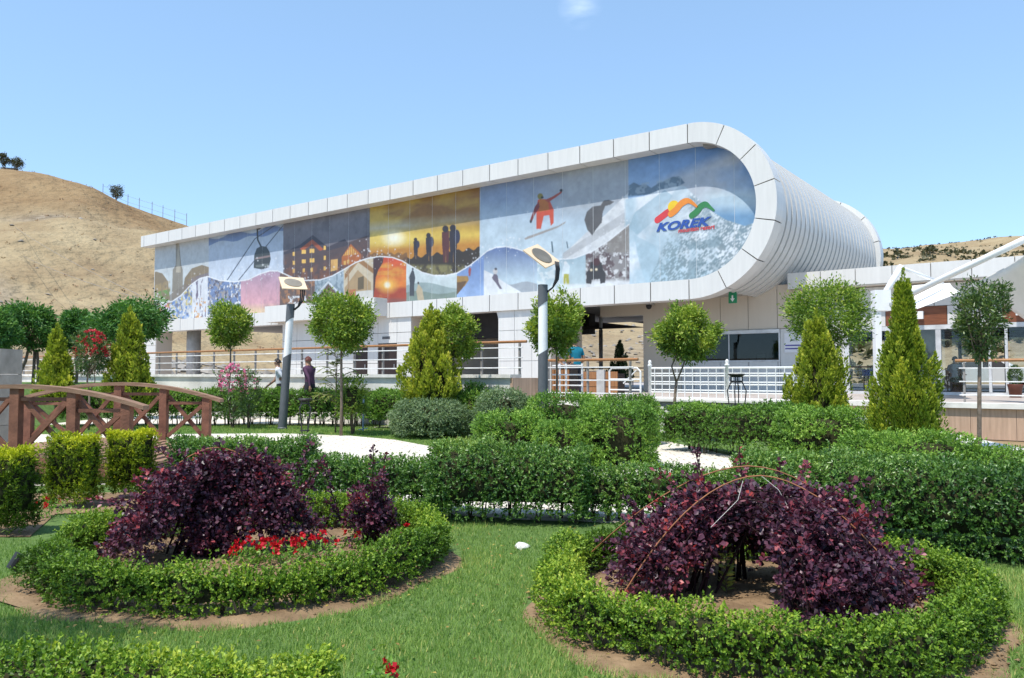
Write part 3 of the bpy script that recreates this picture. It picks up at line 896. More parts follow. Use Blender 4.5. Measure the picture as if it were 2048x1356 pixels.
# dry earth out to the hills
def ground_mat():
    m, n, p = new_mat('dry_ground')
    tc = n.nodes.new('ShaderNodeTexCoord')
    no = n.nodes.new('ShaderNodeTexNoise'); no.inputs['Scale'].default_value = 0.09; no.inputs['Detail'].default_value = 10; no.inputs['Roughness'].default_value = 0.65
    n.links.new(tc.outputs['Object'], no.inputs['Vector'])
    rp = n.nodes.new('ShaderNodeValToRGB')
    e = rp.color_ramp.elements
    e[0].position = 0.32; e[0].color = (0.24, 0.172, 0.10, 1)
    e[1].position = 0.66; e[1].color = (0.385, 0.305, 0.185, 1)
    q = e.new(0.48); q.color = (0.315, 0.24, 0.142, 1)
    n.links.new(no.outputs['Fac'], rp.inputs[0])
    # bare stony patches and the track across the slope
    at = n.nodes.new('ShaderNodeAttribute'); at.attribute_name = 'stony'
    n2 = n.nodes.new('ShaderNodeTexNoise'); n2.inputs['Scale'].default_value = 0.9; n2.inputs['Detail'].default_value = 8
    n.links.new(tc.outputs['Object'], n2.inputs['Vector'])
    r2 = n.nodes.new('ShaderNodeValToRGB')
    r2.color_ramp.elements[0].position = 0.40; r2.color_ramp.elements[0].color = (0.115, 0.10, 0.085, 1)
    r2.color_ramp.elements[1].position = 0.60; r2.color_ramp.elements[1].color = (0.31, 0.265, 0.215, 1)
    n.links.new(n2.outputs['Fac'], r2.inputs[0])
    mx = n.nodes.new('ShaderNodeMix'); mx.data_type = 'RGBA'
    n.links.new(at.outputs['Fac'], mx.inputs[0]); n.links.new(rp.outputs[0], mx.inputs[6]); n.links.new(r2.outputs[0], mx.inputs[7])
    # dry brown upper slope
    a2 = n.nodes.new('ShaderNodeAttribute'); a2.attribute_name = 'upper'
    mx2 = n.nodes.new('ShaderNodeMix'); mx2.data_type = 'RGBA'; mx2.blend_type = 'MULTIPLY'
    mx2.inputs[7].default_value = (0.84, 0.75, 0.68, 1)
    n.links.new(a2.outputs['Fac'], mx2.inputs[0]); n.links.new(mx.outputs[2], mx2.inputs[6])
    n.links.new(mx2.outputs[2], p.inputs['Base Color'])
    p.inputs['Roughness'].default_value = 0.95; p.inputs['Specular IOR Level'].default_value = 0.1
    nb = n.nodes.new('ShaderNodeTexNoise'); nb.inputs['Scale'].default_value = 0.7; nb.inputs['Detail'].default_value = 9
    n.links.new(tc.outputs['Object'], nb.inputs['Vector'])
    bp = n.nodes.new('ShaderNodeBump'); bp.inputs['Strength'].default_value = 0.9; bp.inputs['Distance'].default_value = 1.2
    n.links.new(nb.outputs['Fac'], bp.inputs['Height']); n.links.new(bp.outputs[0], p.inputs['Normal'])
    return m


M['ground'] = ground_mat()

SKYX = [-4000, -600, 0, 60, 100, 150, 180, 210, 240, 300, 370, 500, 800, 1000, 1200, 1400, 1600, 1760, 1900, 2048, 2600, 6000]
SKYY = [420, 310, 341, 352, 360, 371, 381, 396, 408, 426, 449, 505, 560, 585, 598, 560, 518, 499, 491, 479, 470, 520]
_daz = [math.atan((x - 1024) / FPX) for x in SKYX]
_del = [(748 - y) / FPX * math.cos(math.atan((x - 1024) / FPX)) for x, y in zip(SKYX, SKYY)]


def terrain_h(az, R):
    az = np.asarray(az, float); R = np.asarray(R, float)
    el = np.interp(az, _daz, _del)
    k = np.clip((az - rad(-8)) / rad(26), 0, 1); k = k * k * (3 - 2 * k)
    R0 = 70 + 4 * k; R1 = 175 + 265 * k
    Htop = EYE + el * R1
    q = np.clip((R - R0) / (R1 - R0), 0, 1)
    prof = 0.62 * q + 0.38 * q * q * (3 - 2 * q)
    prof = np.where(k > 0.4, 0.9 * q ** 0.8 + 0.1 * q, prof)
    over = np.clip((R - R1) / 500.0, 0, 3)
    z = Htop * prof - Htop * 0.10 * over
    P = np.stack([np.sin(az) * R, np.cos(az) * R, 0 * R], 1)
    rough = np.clip(q * 6, 0, 1) * np.clip((1 - q) * 7, 0.0, 1)
    z = z + rough * (1.6 * sn(P, 0.085, 11) + 0.7 * sn(P, 0.22, 12) + 0.35 * sn(P, 0.6, 13))
    # rocky step close behind the station
    st = np.clip(1 - np.abs(q - 0.03) / 0.03, 0, 1)
    z = z + st * (0.9 + 0.9 * sn(P, 0.9, 14)) * np.clip((rad(2) - az) / rad(6), 0, 1)
    return z, q, P


def terrain():
    az = np.linspace(rad(-88), rad(88), 420)
    R = np.concatenate([[0.0, 20, 40, 55], np.linspace(62, 110, 40), np.linspace(112, 200, 60), np.geomspace(204, 460, 40), np.geomspace(480, 2500, 14)])
    A, RR = np.meshgrid(az, R, indexing='ij')
    z, q, P = terrain_h(A.ravel(), RR.ravel())
    na, nr = A.shape
    P[:, 2] = np.where(RR.ravel() < 69, -0.03, z - 0.03)
    fs = (np.arange(na - 1)[:, None] * nr + np.arange(nr - 1)[None]).ravel()
    F = np.stack([fs, fs + nr, fs + nr + 1, fs + 1], 1)
    me = bpy.data.meshes.new('ground')
    me.from_pydata(P.tolist(), [], F.tolist())
    az_ = A.ravel()
    px = 1024 + FPX * np.tan(az_); py = 748 - (P[:, 2] - EYE) / (np.maximum(RR.ravel(), 1) * np.cos(az_)) * FPX
    left = az_ < rad(-15)
    s = np.zeros(len(P))
    # track and broken ground crossing the slope about two thirds up
    band = np.abs(q - np.interp(az_, [rad(-40), rad(-24)], [0.60, 0.66]) - 0.02 * sn(P, 0.1, 21))
    s = np.maximum(s, np.where(left, 0.55 * np.clip(1 - band / 0.035, 0, 1) * (0.5 + 0.5 * sn(P, 0.5, 5)), 0))
    s = np.maximum(s, np.clip(sn(P, 0.12, 31) - 0.75, 0, 0.6) * 1.2 * np.where(left & (q < 0.5), 1, 0))
    s = np.maximum(s, np.clip(1 - np.abs(q - 0.05) / 0.09, 0, 1) * np.where(az_ < rad(1), 1, 0.4))
    a = me.attributes.new('stony', 'FLOAT', 'POINT'); a.data.foreach_set('value', np.clip(s, 0, 1).astype(np.float32))
    up = np.clip((q - np.interp(az_, [rad(-40), rad(-24)], [0.60, 0.66])) * 14, 0, 1) * np.where(left, 1, 0.0)
    b = me.attributes.new('upper', 'FLOAT', 'POINT'); b.data.foreach_set('value', up.astype(np.float32))
    me.materials.append(M['ground'])
    me.polygons.foreach_set('use_smooth', [True] * len(me.polygons))
    o = link('hills', me)
    tag(o, kind='structure')


terrain()
sheet('ground', [(-400, -60), (400, -60), (400, 69), (-400, 69)], -0.02, M['ground'])
# a patch round the photographer so the land has no hole behind the camera
LAWN = mat('lawn_turf', (0.13, 0.20, 0.062), 0.95, col2=(0.08, 0.14, 0.04), scale=9, bump=0.7, bscale=70, spec=0.1)
sheet('lawn', [(-16, -8), (12, -8), (12, 9), (9.2, 20.5), (0, 23.0), (-9, 24.5), (-22, 25.0)], 0.0, LAWN)
pth = [(-700, 869), (100, 869), (310, 869), (560, 867), (700, 872), (790, 880), (860, 893), (960, 935), (1120, 938), (1270, 922), (1300, 880), (1340, 884), (1470, 914), (1560, 930), (1700, 945), (2500, 985)]
near = [(2500, 1080), (1900, 1060), (1500, 1050), (1210, 1046), (1030, 1040), (850, 1026), (560, 996), (300, 968), (-700, 985)]
sheet('garden_path', [G(*p) for p in pth] + [G(*p) for p in near], 0.006, M['path'])
sheet('rear_path', [G(-500, 851), G(400, 850), G(700, 853), G(900, 863), G(985, 876), tuple(L2W(-12.1, 15.95)[:2]), tuple(L2W(-45, 15.95)[:2]), (-34, 30)], 0.008, M['path'])


def disc(cx, cy, r, seed, n=64):
    return [(cx + (r + 0.05 * math.sin(5 * a + seed) + 0.04 * math.sin(9 * a + seed * 2)) * math.cos(a), cy + (r + 0.05 * math.sin(5 * a + seed) + 0.04 * math.sin(9 * a + seed * 2)) * math.sin(a)) for a in [2 * PI * i / n for i in range(n)]]


BL = (-2.05, 6.28, 1.40)          # planting rings: centre and radius of the hedge line
BR = (1.53, 5.08, 1.27)


def soil_bed(cx, cy, r, seed):
    """low mound of raked soil with clods"""
    n, k = 96, 26
    vs = []; fs = []
    for i in range(k + 1):
        q = i / k
        for j in range(n):
            a = 2 * PI * j / n
            rr = q * (r + 0.05 * math.sin(5 * a + seed) + 0.04 * math.sin(9 * a + seed * 2))
            vs.append((cx + rr * math.cos(a), cy + rr * math.sin(a), 0))
    V = np.array(vs)
    q = np.repeat(np.arange(k + 1) / k, n)
    V[:, 2] = 0.012 + 0.05 * (1 - q ** 2) + (0.012 * sn(V, 14, seed) + 0.010 * sn(V, 38, seed + 1)) * np.clip((1 - q) * 8, 0, 1)
    V[:, 2] = np.where(q > 0.97, -0.005, V[:, 2])
    for i in range(k):
        for j in range(n):
            fs.append((i * n + j, i * n + (j + 1) % n, (i + 1) * n + (j + 1) % n, (i + 1) * n + j))
    me = bpy.data.meshes.new('soil'); me.from_pydata(V.tolist(), [], fs); me.materials.append(M['soil'])
    me.polygons.foreach_set('use_smooth', [True] * len(me.polygons))
    tag(link('soil_bed', me), kind='structure')


soil_bed(BL[0], BL[1] - 0.03, 1.61, 1)
soil_bed(BR[0], BR[1] - 0.03, 1.48, 2)
sheet('soil_strip', [G(-60, 1075), G(60, 1075), G(110, 1030), G(330, 1020), G(330, 985), G(-60, 990)], 0.010, M['soil'])
sheet('soil_edge', [G(-20, 1170), G(60, 1140), G(90, 1210), G(60, 1225), G(-20, 1200)], 0.013, M['soil'])


def grass_bank():
    # a raised green bank at the far left under the dome trees
    nx, ny = 24, 18
    vs = []; fs = []
    for i in range(nx):
        for j in range(ny):
            x = -26 + i * (12.2 / (nx - 1)); y = 21.5 + j * (12.0 / (ny - 1))
            k = min(1, max(0, (y - 21.5) / 2.5)) * min(1, max(0, (-13.8 - x) / 1.2))
            vs.append((x, y, -0.02 + 1.18 * k * k * (3 - 2 * k)))
    for i in range(nx - 1):
        for j in range(ny - 1):
            fs.append((i * ny + j, (i + 1) * ny + j, (i + 1) * ny + j + 1, i * ny + j + 1))
    me = bpy.data.meshes.new('grass_bank'); me.from_pydata(vs, [], fs); me.materials.append(LAWN)
    me.polygons.foreach_set('use_smooth', [True] * len(me.polygons))
    tag(link('grass_bank', me), kind='structure')


grass_bank()

# the raised floor the station stands on
FLOOR = 0.8
SROT = rad(-37)
fl = [(-60, 16.12), (-12.1, 16.12), (-12.1, 17.3), (-9.2, 17.3), (-9.2, 18.4), (-5.2, 18.4), (-5.2, 21.0), (14, 21.0), (14, 62), (-60, 62)]
poly = [L2W(s, d) for s, d in fl]
mb = MB(); mb.prism([(p.x, p.y) for p in poly], lambda a, b: (a, b, -0.05), lambda a, b: (a, b, FLOOR))
tag(mb.obj('terrace_floor', M['tile']), kind='structure')


# ================================================================== the picture printed along the station front
MS0, MS1, MZ0, MZ1 = -48.25, -8.90, 4.74, 9.66      # extent of the print on the front
MPLANE = 25.3 + 0.66


def paint_mural():
    k = 60
    Wp, Hp = int((MS1 - MS0) * k), int((MZ1 - MZ0) * k)
    s = MS0 + (np.arange(Wp) + 0.5) / k; z = MZ0 + (np.arange(Hp) + 0.5) / k
    S, Z = np.meshgrid(s, z)
    X3 = S * RX + MPLANE * VX; Y3 = S * RY + MPLANE * VY; Z3 = Z - EYE
    cp, sp = math.cos(PITCH), math.sin(PITCH)
    dep = Y3 * cp + Z3 * sp; upc = -Y3 * sp + Z3 * cp
    PX = (1024 + FPX * X3 / dep).astype(np.float32); PY = (678 - FPX * upc / dep).astype(np.float32)
    img = np.zeros((Hp, Wp, 3), np.float32)
    pts3 = np.stack([S.ravel(), Z.ravel(), 0 * S.ravel()], 1)

    def nz(f, seed, stretch=(1, 1)):
        # layered value noise on the print
        r = np.random.default_rng(seed); out = np.zeros(S.shape); amp = 1; tot = 0
        for o in range(5):
            g = r.random((64, 512))
            x = (S - MS0) * f * stretch[0] * 2 ** o; y = (Z - MZ0) * f * stretch[1] * 2 ** o
            xi = np.floor(x).astype(int); yi = np.floor(y).astype(int); fx = x - xi; fy = y - yi
            fx = fx * fx * (3 - 2 * fx); fy = fy * fy * (3 - 2 * fy)
            a = g[yi % 64, xi % 512]; b = g[yi % 64, (xi + 1) % 512]; c = g[(yi + 1) % 64, xi % 512]; d = g[(yi + 1) % 64, (xi + 1) % 512]
            out += amp * ((a * (1 - fx) + b * fx) * (1 - fy) + (c * (1 - fx) + d * fx) * fy); tot += amp; amp *= 0.55
        return out / tot

    N1 = nz(0.5, 1); N2 = nz(1.6, 2); N3 = nz(4.0, 3); N4 = nz(0.8, 4, (0.4, 1.5))

    def sat(a): return np.clip(a, 0, 1)

    def fill(mask, col, al=1.0):
        m_ = (np.asarray(mask, np.float32) * al)[..., None]
        c = np.asarray(col, np.float32)
        img[:] = img * (1 - m_) + c * m_

    def grad(mask, top, bot, y0, y1):
        t = sat((PY - y0) / (y1 - y0))[..., None]
        fill(mask, np.array(top, np.float32) * (1 - t) + np.array(bot, np.float32) * t)

    def poly(pts, feather=0):
        x0 = min(p[0] for p in pts) - 1; x1 = max(p[0] for p in pts) + 1; y0 = min(p[1] for p in pts) - 1; y1 = max(p[1] for p in pts) + 1
        bb = (PX > x0) & (PX < x1) & (PY > y0) & (PY < y1)
        x = PX[bb]; y = PY[bb]; ins = np.zeros(x.shape, bool)
        n = len(pts)
        for i in range(n):
            ax, ay = pts[i]; bx, by = pts[(i + 1) % n]
            c = ((ay > y) != (by > y)) & (x < (bx - ax) * (y - ay) / ((by - ay) if by != ay else 1e-9) + ax)
            ins ^= c
        out = np.zeros(PX.shape, np.float32); out[bb] = ins
        return out

    def circ(cx, cy, r, soft=0.6):
        return sat((r - np.hypot(PX - cx, PY - cy)) / soft)

    def ell(cx, cy, rx, ry): return sat((1 - np.hypot((PX - cx) / rx, (PY - cy) / ry)) * min(rx, ry) / 0.7)

    def line(pts, wd):
        out = np.zeros(PX.shape, np.float32)
        for (ax, ay), (bx, by) in zip(pts[:-1], pts[1:]):
            bb = (PX > min(ax, bx) - wd - 1) & (PX < max(ax, bx) + wd + 1) & (PY > min(ay, by) - wd - 1) & (PY < max(ay, by) + wd + 1)
            x = PX[bb]; y = PY[bb]; dx, dy = bx - ax, by - ay; L2 = dx * dx + dy * dy + 1e-9
            t = np.clip(((x - ax) * dx + (y - ay) * dy) / L2, 0, 1)
            d = np.hypot(x - ax - t * dx, y - ay - t * dy)
            out[bb] = np.maximum(out[bb], sat((wd - d) / 0.6 + 0.5))
        return out

    wave = [(280, 577), (292, 585), (305, 598), (325, 606), (345, 603), (362, 591), (382, 570), (400, 557), (416, 553), (440, 561), (470, 564), (498, 559), (520, 548), (540, 542), (556, 542), (572, 549), (590, 557), (612, 561), (640, 560), (665, 552), (690, 538), (712, 525), (735, 517), (760, 513), (785, 515), (805, 522), (825, 534), (845, 545), (868, 551), (892, 551), (915, 546), (940, 531), (960, 515), (975, 502), (992, 495), (1012, 493), (1032, 497), (1052, 504), (1090, 516), (1120, 519), (1150, 516), (1185, 503), (1220, 480), (1262, 446)]
    wy = np.interp(PX, [p[0] for p in wave], [p[1] for p in wave])
    upper = (PY < wy)

    def U(a, b): return (PX >= a) & (PX < b) & upper

    def Lw(a, b): return (PX >= a) & (PX < b) & ~upper

    # --- old town with tower
    grad(U(200, 418), (0.62, 0.64, 0.66), (0.66, 0.72, 0.74), 480, 560)
    for pts in ([(298, 575), (301, 552), (312, 543), (325, 547), (336, 562), (341, 600), (298, 600)], [(366, 585), (370, 556), (384, 537), (404, 530), (420, 535), (420, 570), (366, 590)]):
        fill(poly(pts) * upper, (0.33, 0.26, 0.16)); 
    fill(poly([(298, 575), (341, 560), (341, 606), (298, 606)]) * upper * sat(N3 * 3 - 1.0), (0.50, 0.38, 0.18), 0.9)
    fill(poly([(344, 600), (346, 540), (352, 530), (352, 480), (357, 468), (363, 530), (366, 540), (366, 600)]) * upper, (0.36, 0.33, 0.27))
    fill(poly([(352, 545), (357, 478), (362, 545)]) * upper, (0.55, 0.50, 0.40))
    fill(poly([(310, 585), (340, 578), (338, 606), (312, 606)]) * upper * sat(N3 * 4 - 1.2), (0.20, 0.38, 0.10))
    fill(poly([(340, 590), (372, 566), (372, 606), (340, 606)]) * upper, (0.30, 0.26, 0.22), 0.7)
    fill(poly([(370, 560), (418, 545), (418, 556), (370, 590)]) * upper * sat(N3 * 5 - 1.8), (0.28, 0.24, 0.28), 0.8)
    # --- gondola
    grad(U(418, 567), (0.48, 0.57, 0.70), (0.66, 0.74, 0.86), 450, 560)
    fill(U(418, 567) & (PY < 489 - (PX - 418) * 0.17 + 3 * np.sin(PX * 0.11)) & (PY > 476 - (PX - 418) * 0.16 + 5 * np.sin(PX * 0.09)), (0.17, 0.27, 0.52), 0.9)
    fill(U(418, 567) * sat((PY - 525) / 30) * sat(N2 * 2 - 0.5), (0.80, 0.86, 0.92), 0.6)
    fill(line([(455, 560), (510, 478), (560, 444)], 0.9) * upper, (0.10, 0.12, 0.17))
    fill(line([(478, 560), (566, 452)], 0.9) * upper, (0.10, 0.12, 0.17))
    fill(line([(515, 458), (516, 480), (522, 492)], 1.6) * upper, (0.05, 0.06, 0.07))
    fill(ell(518, 455, 5, 5) * upper, (0.10, 0.08, 0.08))
    fill(poly([(508, 536), (509, 510), (514, 497), (523, 492), (534, 494), (540, 505), (542, 518), (538, 535), (524, 539)]) * upper, (0.07, 0.085, 0.09))
    fill(poly([(511, 516), (526, 513), (541, 510), (541, 514), (526, 517), (511, 519)]) * upper, (0.35, 0.26, 0.25))
    fill(poly([(511, 530), (538, 527), (537, 533), (512, 535)]) * upper, (0.22, 0.25, 0.24))
    # --- lodge at dusk
    grad(U(567, 740), (0.30, 0.29, 0.33), (0.20, 0.17, 0.19), 420, 520)
    fill(U(567, 740) * sat((N2 - 0.55) * 5), (0.16, 0.15, 0.18), 0.7)
    fill(poly([(570, 548), (570, 503), (598, 497), (625, 476), (652, 496), (690, 488), (738, 470), (738, 560), (570, 560)]) * upper, (0.15, 0.10, 0.10))
    fill(poly([(567, 505), (600, 490), (626, 470), (656, 494), (690, 478), (700, 490), (655, 502), (625, 480), (598, 502), (567, 510)]) * upper, (0.09, 0.075, 0.10))
    fill(poly([(600, 498), (625, 479), (648, 499), (640, 502), (625, 488), (606, 502)]) * upper, (0.50, 0.13, 0.04))
    fill(poly([(684, 514), (702, 488), (722, 508), (722, 530), (684, 530)]) * upper, (0.55, 0.18, 0.03))
    fill(poly([(686, 512), (702, 492), (718, 508)]) * upper * (np.sin(PX * 1.6) > -0.4), (0.85, 0.52, 0.12))
    for wx, wy_ in [(588, 508), (606, 504), (610, 504), (622, 502), (627, 502), (650, 496), (588, 526), (606, 523), (610, 523), (622, 521), (627, 521), (650, 516), (588, 542), (608, 541), (624, 540), (650, 537), (690, 526), (697, 524)]:
        fill(poly([(wx - 2.2, wy_ - 4), (wx + 2.2, wy_ - 4.4), (wx + 2.2, wy_ + 3.6), (wx - 2.2, wy_ + 4)]) * upper, (0.95, 0.62, 0.14))
    fill(poly([(662, 520), (676, 518), (676, 540), (662, 543)]) * upper, (0.80, 0.50, 0.16))
    fill(U(567, 740) * sat((PY - wy + 40) / 40) * sat(N3 * 4 - 1.6), (0.42, 0.16, 0.06), 0.6)
    # --- sunset with three walkers
    grad(U(740, 960), (0.55, 0.36, 0.05), (0.80, 0.58, 0.10), 380, 470)
    fill(U(740, 960) * sat((nz(0.35, 9, (0.6, 2.2)) - 0.50) * 7) * sat((470 - PY) / 40), (0.36, 0.17, 0.03), 0.9)
    fill(U(740, 960) * sat(1 - np.abs(PY - 452 + (PX - 800) * 0.10) / 16) * sat(N4 * 2 - 0.3), (0.66, 0.64, 0.55), 0.7)
    fill(U(740, 960) * sat((PY - 482 + (PX - 800) * 0.08) / 18), (0.62, 0.29, 0.03), 0.95)
    fill(U(740, 960) * sat(1 - np.hypot((PX - 788) / 75, (PY - 478) / 20)), (1.0, 0.80, 0.22), 0.9)
    fill(U(740, 960) * sat(1.2 - np.hypot((PX - 788) / 24, (PY - 476) / 17)), (1.0, 0.97, 0.82), 0.95)
    fill(U(740, 960) & (PY > 516 - (PX - 815) * 0.14 + 3 * np.sin(PX * 0.3)) & (PX > 805), (0.075, 0.055, 0.04))
    fill(U(740, 815) & (PY > 507 + 2 * np.sin(PX * 0.4)), (0.26, 0.14, 0.06), 0.8)
    fill(U(805, 930) * sat((PY - 527) / 6) * sat(N3 * 3 - 0.8), (0.34, 0.31, 0.13), 0.9)
    for cx, cy, h in ((832, 518, 44), (858, 522, 58), (892, 525, 76), (907, 525, 78)):
        w_ = h * 0.095
        c = (0.055, 0.045, 0.06) if cx != 892 else (0.16, 0.05, 0.05)
        fill(poly([(cx - w_ * .6, cy), (cx - w_, cy - h * .45), (cx - w_ * 1.1, cy - h * .8), (cx + w_ * .9, cy - h * .84), (cx + w_, cy - h * .45), (cx + w_ * .7, cy)]) * upper, c)
        fill(ell(cx - w_ * .1, cy - h * .88, h * .085, h * .095) * upper, (0.05, 0.04, 0.05))
        fill(ell(cx + w_ * 1.0, cy - h * .66, h * .085, h * .19) * upper * (cx != 892), (0.06, 0.06, 0.11))
        fill(poly([(cx - 1, cy), (cx, cy - h * .32), (cx + 1.2, cy)]) * upper, (0.30, 0.18, 0.06))
    # --- snowboarder
    grad(U(960, 1257), (0.20, 0.29, 0.52), (0.62, 0.74, 0.82), 345, 500)
    fill(U(960, 1257) * sat((PX - 1010) / 130) * sat((452 - PY) / 40), (0.50, 0.53, 0.57), 0.95)
    fill(U(960, 1257) * sat((PY - 400) / 60) * 0.75, (0.62, 0.74, 0.82))
    fill(U(1125, 1257) & (PY > 508 - (PX - 1128) * 0.95) & (PX > 1128), (0.80, 0.82, 0.84))
    fill(U(1125, 1257) & (PY > 505 - (PX - 1128) * 0.66) & (PY < 520 - (PX - 1128) * 0.62), (0.52, 0.53, 0.55), 0.7)
    fill(U(1125, 1257) * sat(N3 * 4 - 2.0) * (PY > 508 - (PX - 1128) * 0.95), (0.60, 0.62, 0.66), 0.7)
    fill(poly([(1169, 440), (1174, 424), (1186, 413), (1202, 411), (1207, 402), (1218, 400), (1229, 404), (1220, 410), (1211, 412), (1206, 424), (1204, 445), (1193, 458), (1185, 471), (1175, 460)]) * upper, (0.17, 0.165, 0.17))
    fill(line([(1106, 504), (1104, 484)], 1.4) * upper + line([(1136, 496), (1134, 484)], 1.0) * upper, (0.12, 0.18, 0.22))
    fill(poly([(1049, 477), (1056, 473), (1118, 451), (1133, 442), (1130, 447), (1115, 456), (1060, 477), (1051, 480)]), (0.45, 0.42, 0.40))
    fill(poly([(1076, 400), (1090, 398), (1100, 402), (1108, 420), (1108, 446), (1102, 452), (1099, 430), (1088, 432), (1082, 458), (1073, 458), (1073, 425)]), (0.72, 0.12, 0.05))
    fill(poly([(1076, 408), (1082, 399), (1096, 400), (1099, 420), (1080, 424)]), (0.62, 0.22, 0.03))
    fill(poly([(1078, 403), (1070, 414), (1062, 436), (1060, 445), (1064, 444), (1070, 430), (1080, 414)]), (0.30, 0.06, 0.06))
    fill(poly([(1090, 400), (1104, 394), (1118, 386), (1126, 378), (1124, 386), (1112, 395), (1097, 405)]), (0.50, 0.10, 0.07))
    fill(ell(1123, 381, 4, 3) + ell(1062, 443, 2.5, 4), (0.05, 0.05, 0.06))
    fill(ell(1081, 393, 6, 6.5), (0.32, 0.27, 0.06))
    fill(ell(1085, 395, 3.2, 2.5), (0.04, 0.04, 0.05))
    # --- snow mountain with the sign
    P6 = (PX >= 1257)
    grad(P6, (0.13, 0.30, 0.64), (0.42, 0.58, 0.78), 285, 390)
    cl = sat((nz(0.30, 21, (1, 1.6)) - 0.40) * 5) * sat((PX - 1285) / 60) * sat((PY - 360 + (PX - 1300) * 0.42) / 25)
    fill(P6 * cl, (0.62, 0.63, 0.67), 0.85)
    fill(P6 & (PX > 1420) & (PY > 398 - 6 * np.sin((PX - 1420) * 0.03)), (0.20, 0.40, 0.62), 0.9)
    fill(P6 * sat((PY - 372) / 20) * sat((PX - 1390) / 30) * sat((432 - PY) / 25), (0.68, 0.80, 0.86), 0.75)
    fill(poly([(1257, 372), (1268, 365), (1280, 371), (1292, 369), (1303, 376), (1318, 366), (1330, 362), (1345, 354), (1360, 353), (1370, 366), (1350, 376), (1310, 388), (1257, 392)]), (0.20, 0.29, 0.38)); fill(poly([(1257, 372), (1362, 353), (1362, 372), (1257, 392)]) * (nz(5, 88) > 0.55), (0.45, 0.54, 0.62), 0.7)
    mnt = poly([(1257, 398), (1290, 392), (1320, 380), (1350, 374), (1368, 371), (1390, 392), (1420, 420), (1452, 440), (1490, 452), (1508, 446), (1530, 470), (1530, 600), (1250, 600), (1250, 398)])
    fill(mnt, (0.84, 0.89, 0.94)); fill(mnt * sat((nz(2.2, 52) - 0.5) * 6), (0.55, 0.68, 0.77), 0.6)
    sh = sat((nz(0.7, 31, (1.0, 0.7)) - 0.47) * 6)
    fill(mnt * sh, (0.46, 0.62, 0.72), 0.75)
    fill(poly([(1270, 425), (1330, 380), (1346, 392), (1310, 440), (1275, 470), (1258, 455)]), (0.44, 0.60, 0.70), 0.8)
    fill(poly([(1268, 470), (1310, 490), (1350, 590), (1300, 590), (1280, 530)]), (0.48, 0.64, 0.74), 0.7)
    # tree streaks down the flank
    u_ = (PX - 1370) * 0.78 + (PY - 375) * 0.62; v_ = -(PX - 1370) * 0.62 + (PY - 375) * 0.78
    rs = np.random.default_rng(5); gg = rs.random((400, 400))
    xi = np.floor(np.clip(u_ / 2.2 + 130, 0, 398)).astype(int); yi = np.floor(np.clip(v_ / 5.0 + 130, 0, 398)).astype(int)
    st = (gg[yi, xi] > 0.52) * sat((nz(1.2, 41) - 0.33) * 5)
    right = sat((PX - 1372 + (PY - 380) * 0.42) / 30) * sat((PY - 380) / 12)
    fill(mnt * st * right, (0.14, 0.23, 0.26), 0.7)
    fill(mnt * (nz(3.0, 51) > 0.56) * right, (0.22, 0.33, 0.38), 0.6)
    fill(poly([(1340, 465), (1300, 560), (1300, 590), (1420, 590), (1380, 520)]) * (st > 0.3), (0.33, 0.43, 0.47), 0.6)
    fill(mnt * sat(1.2 - np.hypot((PX - 1372) / 85, (PY - 435) / 42)), (0.86, 0.90, 0.94), 0.6); fill(mnt * sat((PX - 1375) / 10) * sat((PY - 374 - (PX - 1375) * 0.55) / 14) * sat(1 - (PY - 374 - (PX - 1375) * 0.55) / 90) * (gg[yi, xi] > 0.45), (0.30, 0.42, 0.50), 0.65)

    # --- lower row
    lo = ~upper
    conf = nz(6.0, 61); conf2 = nz(6.0, 62); conf3 = nz(5.0, 63)
    fill(Lw(200, 392), (0.58, 0.66, 0.78))
    fill(Lw(200, 345) * (conf > 0.50), (0.66, 0.13, 0.17)); fill(Lw(340, 392) * (conf > 0.5), (0.18, 0.36, 0.72))
    fill(Lw(200, 392) * (conf2 > 0.58), (0.80, 0.64, 0.12), 0.8); fill(Lw(200, 392) * (conf3 > 0.60), (0.80, 0.80, 0.80)); fill(Lw(200, 392) * (conf3 < 0.38), (0.20, 0.22, 0.34), 0.8)
    fill(Lw(385, 416), (0.80, 0.83, 0.88)); fill(Lw(388, 412) * (nz(5, 64, (1, 0.4)) > 0.56), (0.24, 0.21, 0.30)); fill(Lw(388, 412) * (conf2 > 0.62) * (PY > 595), (0.75, 0.40, 0.12))
    fill(Lw(416, 482), (0.22, 0.32, 0.55)); fill(Lw(416, 482) * (conf > 0.56), (0.45, 0.42, 0.42)); fill(Lw(416, 482) * (conf2 > 0.62), (0.16, 0.16, 0.22))
    fill(Lw(416, 482) * (conf3 > 0.66), (0.85, 0.88, 0.92))
    grad(Lw(482, 572), (0.56, 0.40, 0.52), (0.80, 0.46, 0.52), 545, 600); fill(Lw(482, 572) * sat((PY - 605) / 15), (0.82, 0.64, 0.42), 0.9); fill(Lw(482, 572) * sat((N2 - 0.6) * 6), (0.42, 0.28, 0.36), 0.6)
    fill(Lw(560, 630), (0.22, 0.15, 0.13)); fill(Lw(560, 630) * (conf > 0.55), (0.46, 0.24, 0.12)); fill(Lw(575, 640) * (conf2 > 0.58) * (PY > 592), (0.80, 0.82, 0.84))
    fill(Lw(630, 688), (0.46, 0.55, 0.62)); fill(Lw(630, 688) * (conf > 0.56), (0.30, 0.38, 0.44))
    fill(poly([(628, 605), (657, 568), (686, 600), (686, 612), (628, 614)]) * lo, (0.24, 0.145, 0.10)); fill(line([(626, 598), (657, 564), (688, 596)], 1.6) * lo, (0.78, 0.82, 0.86))
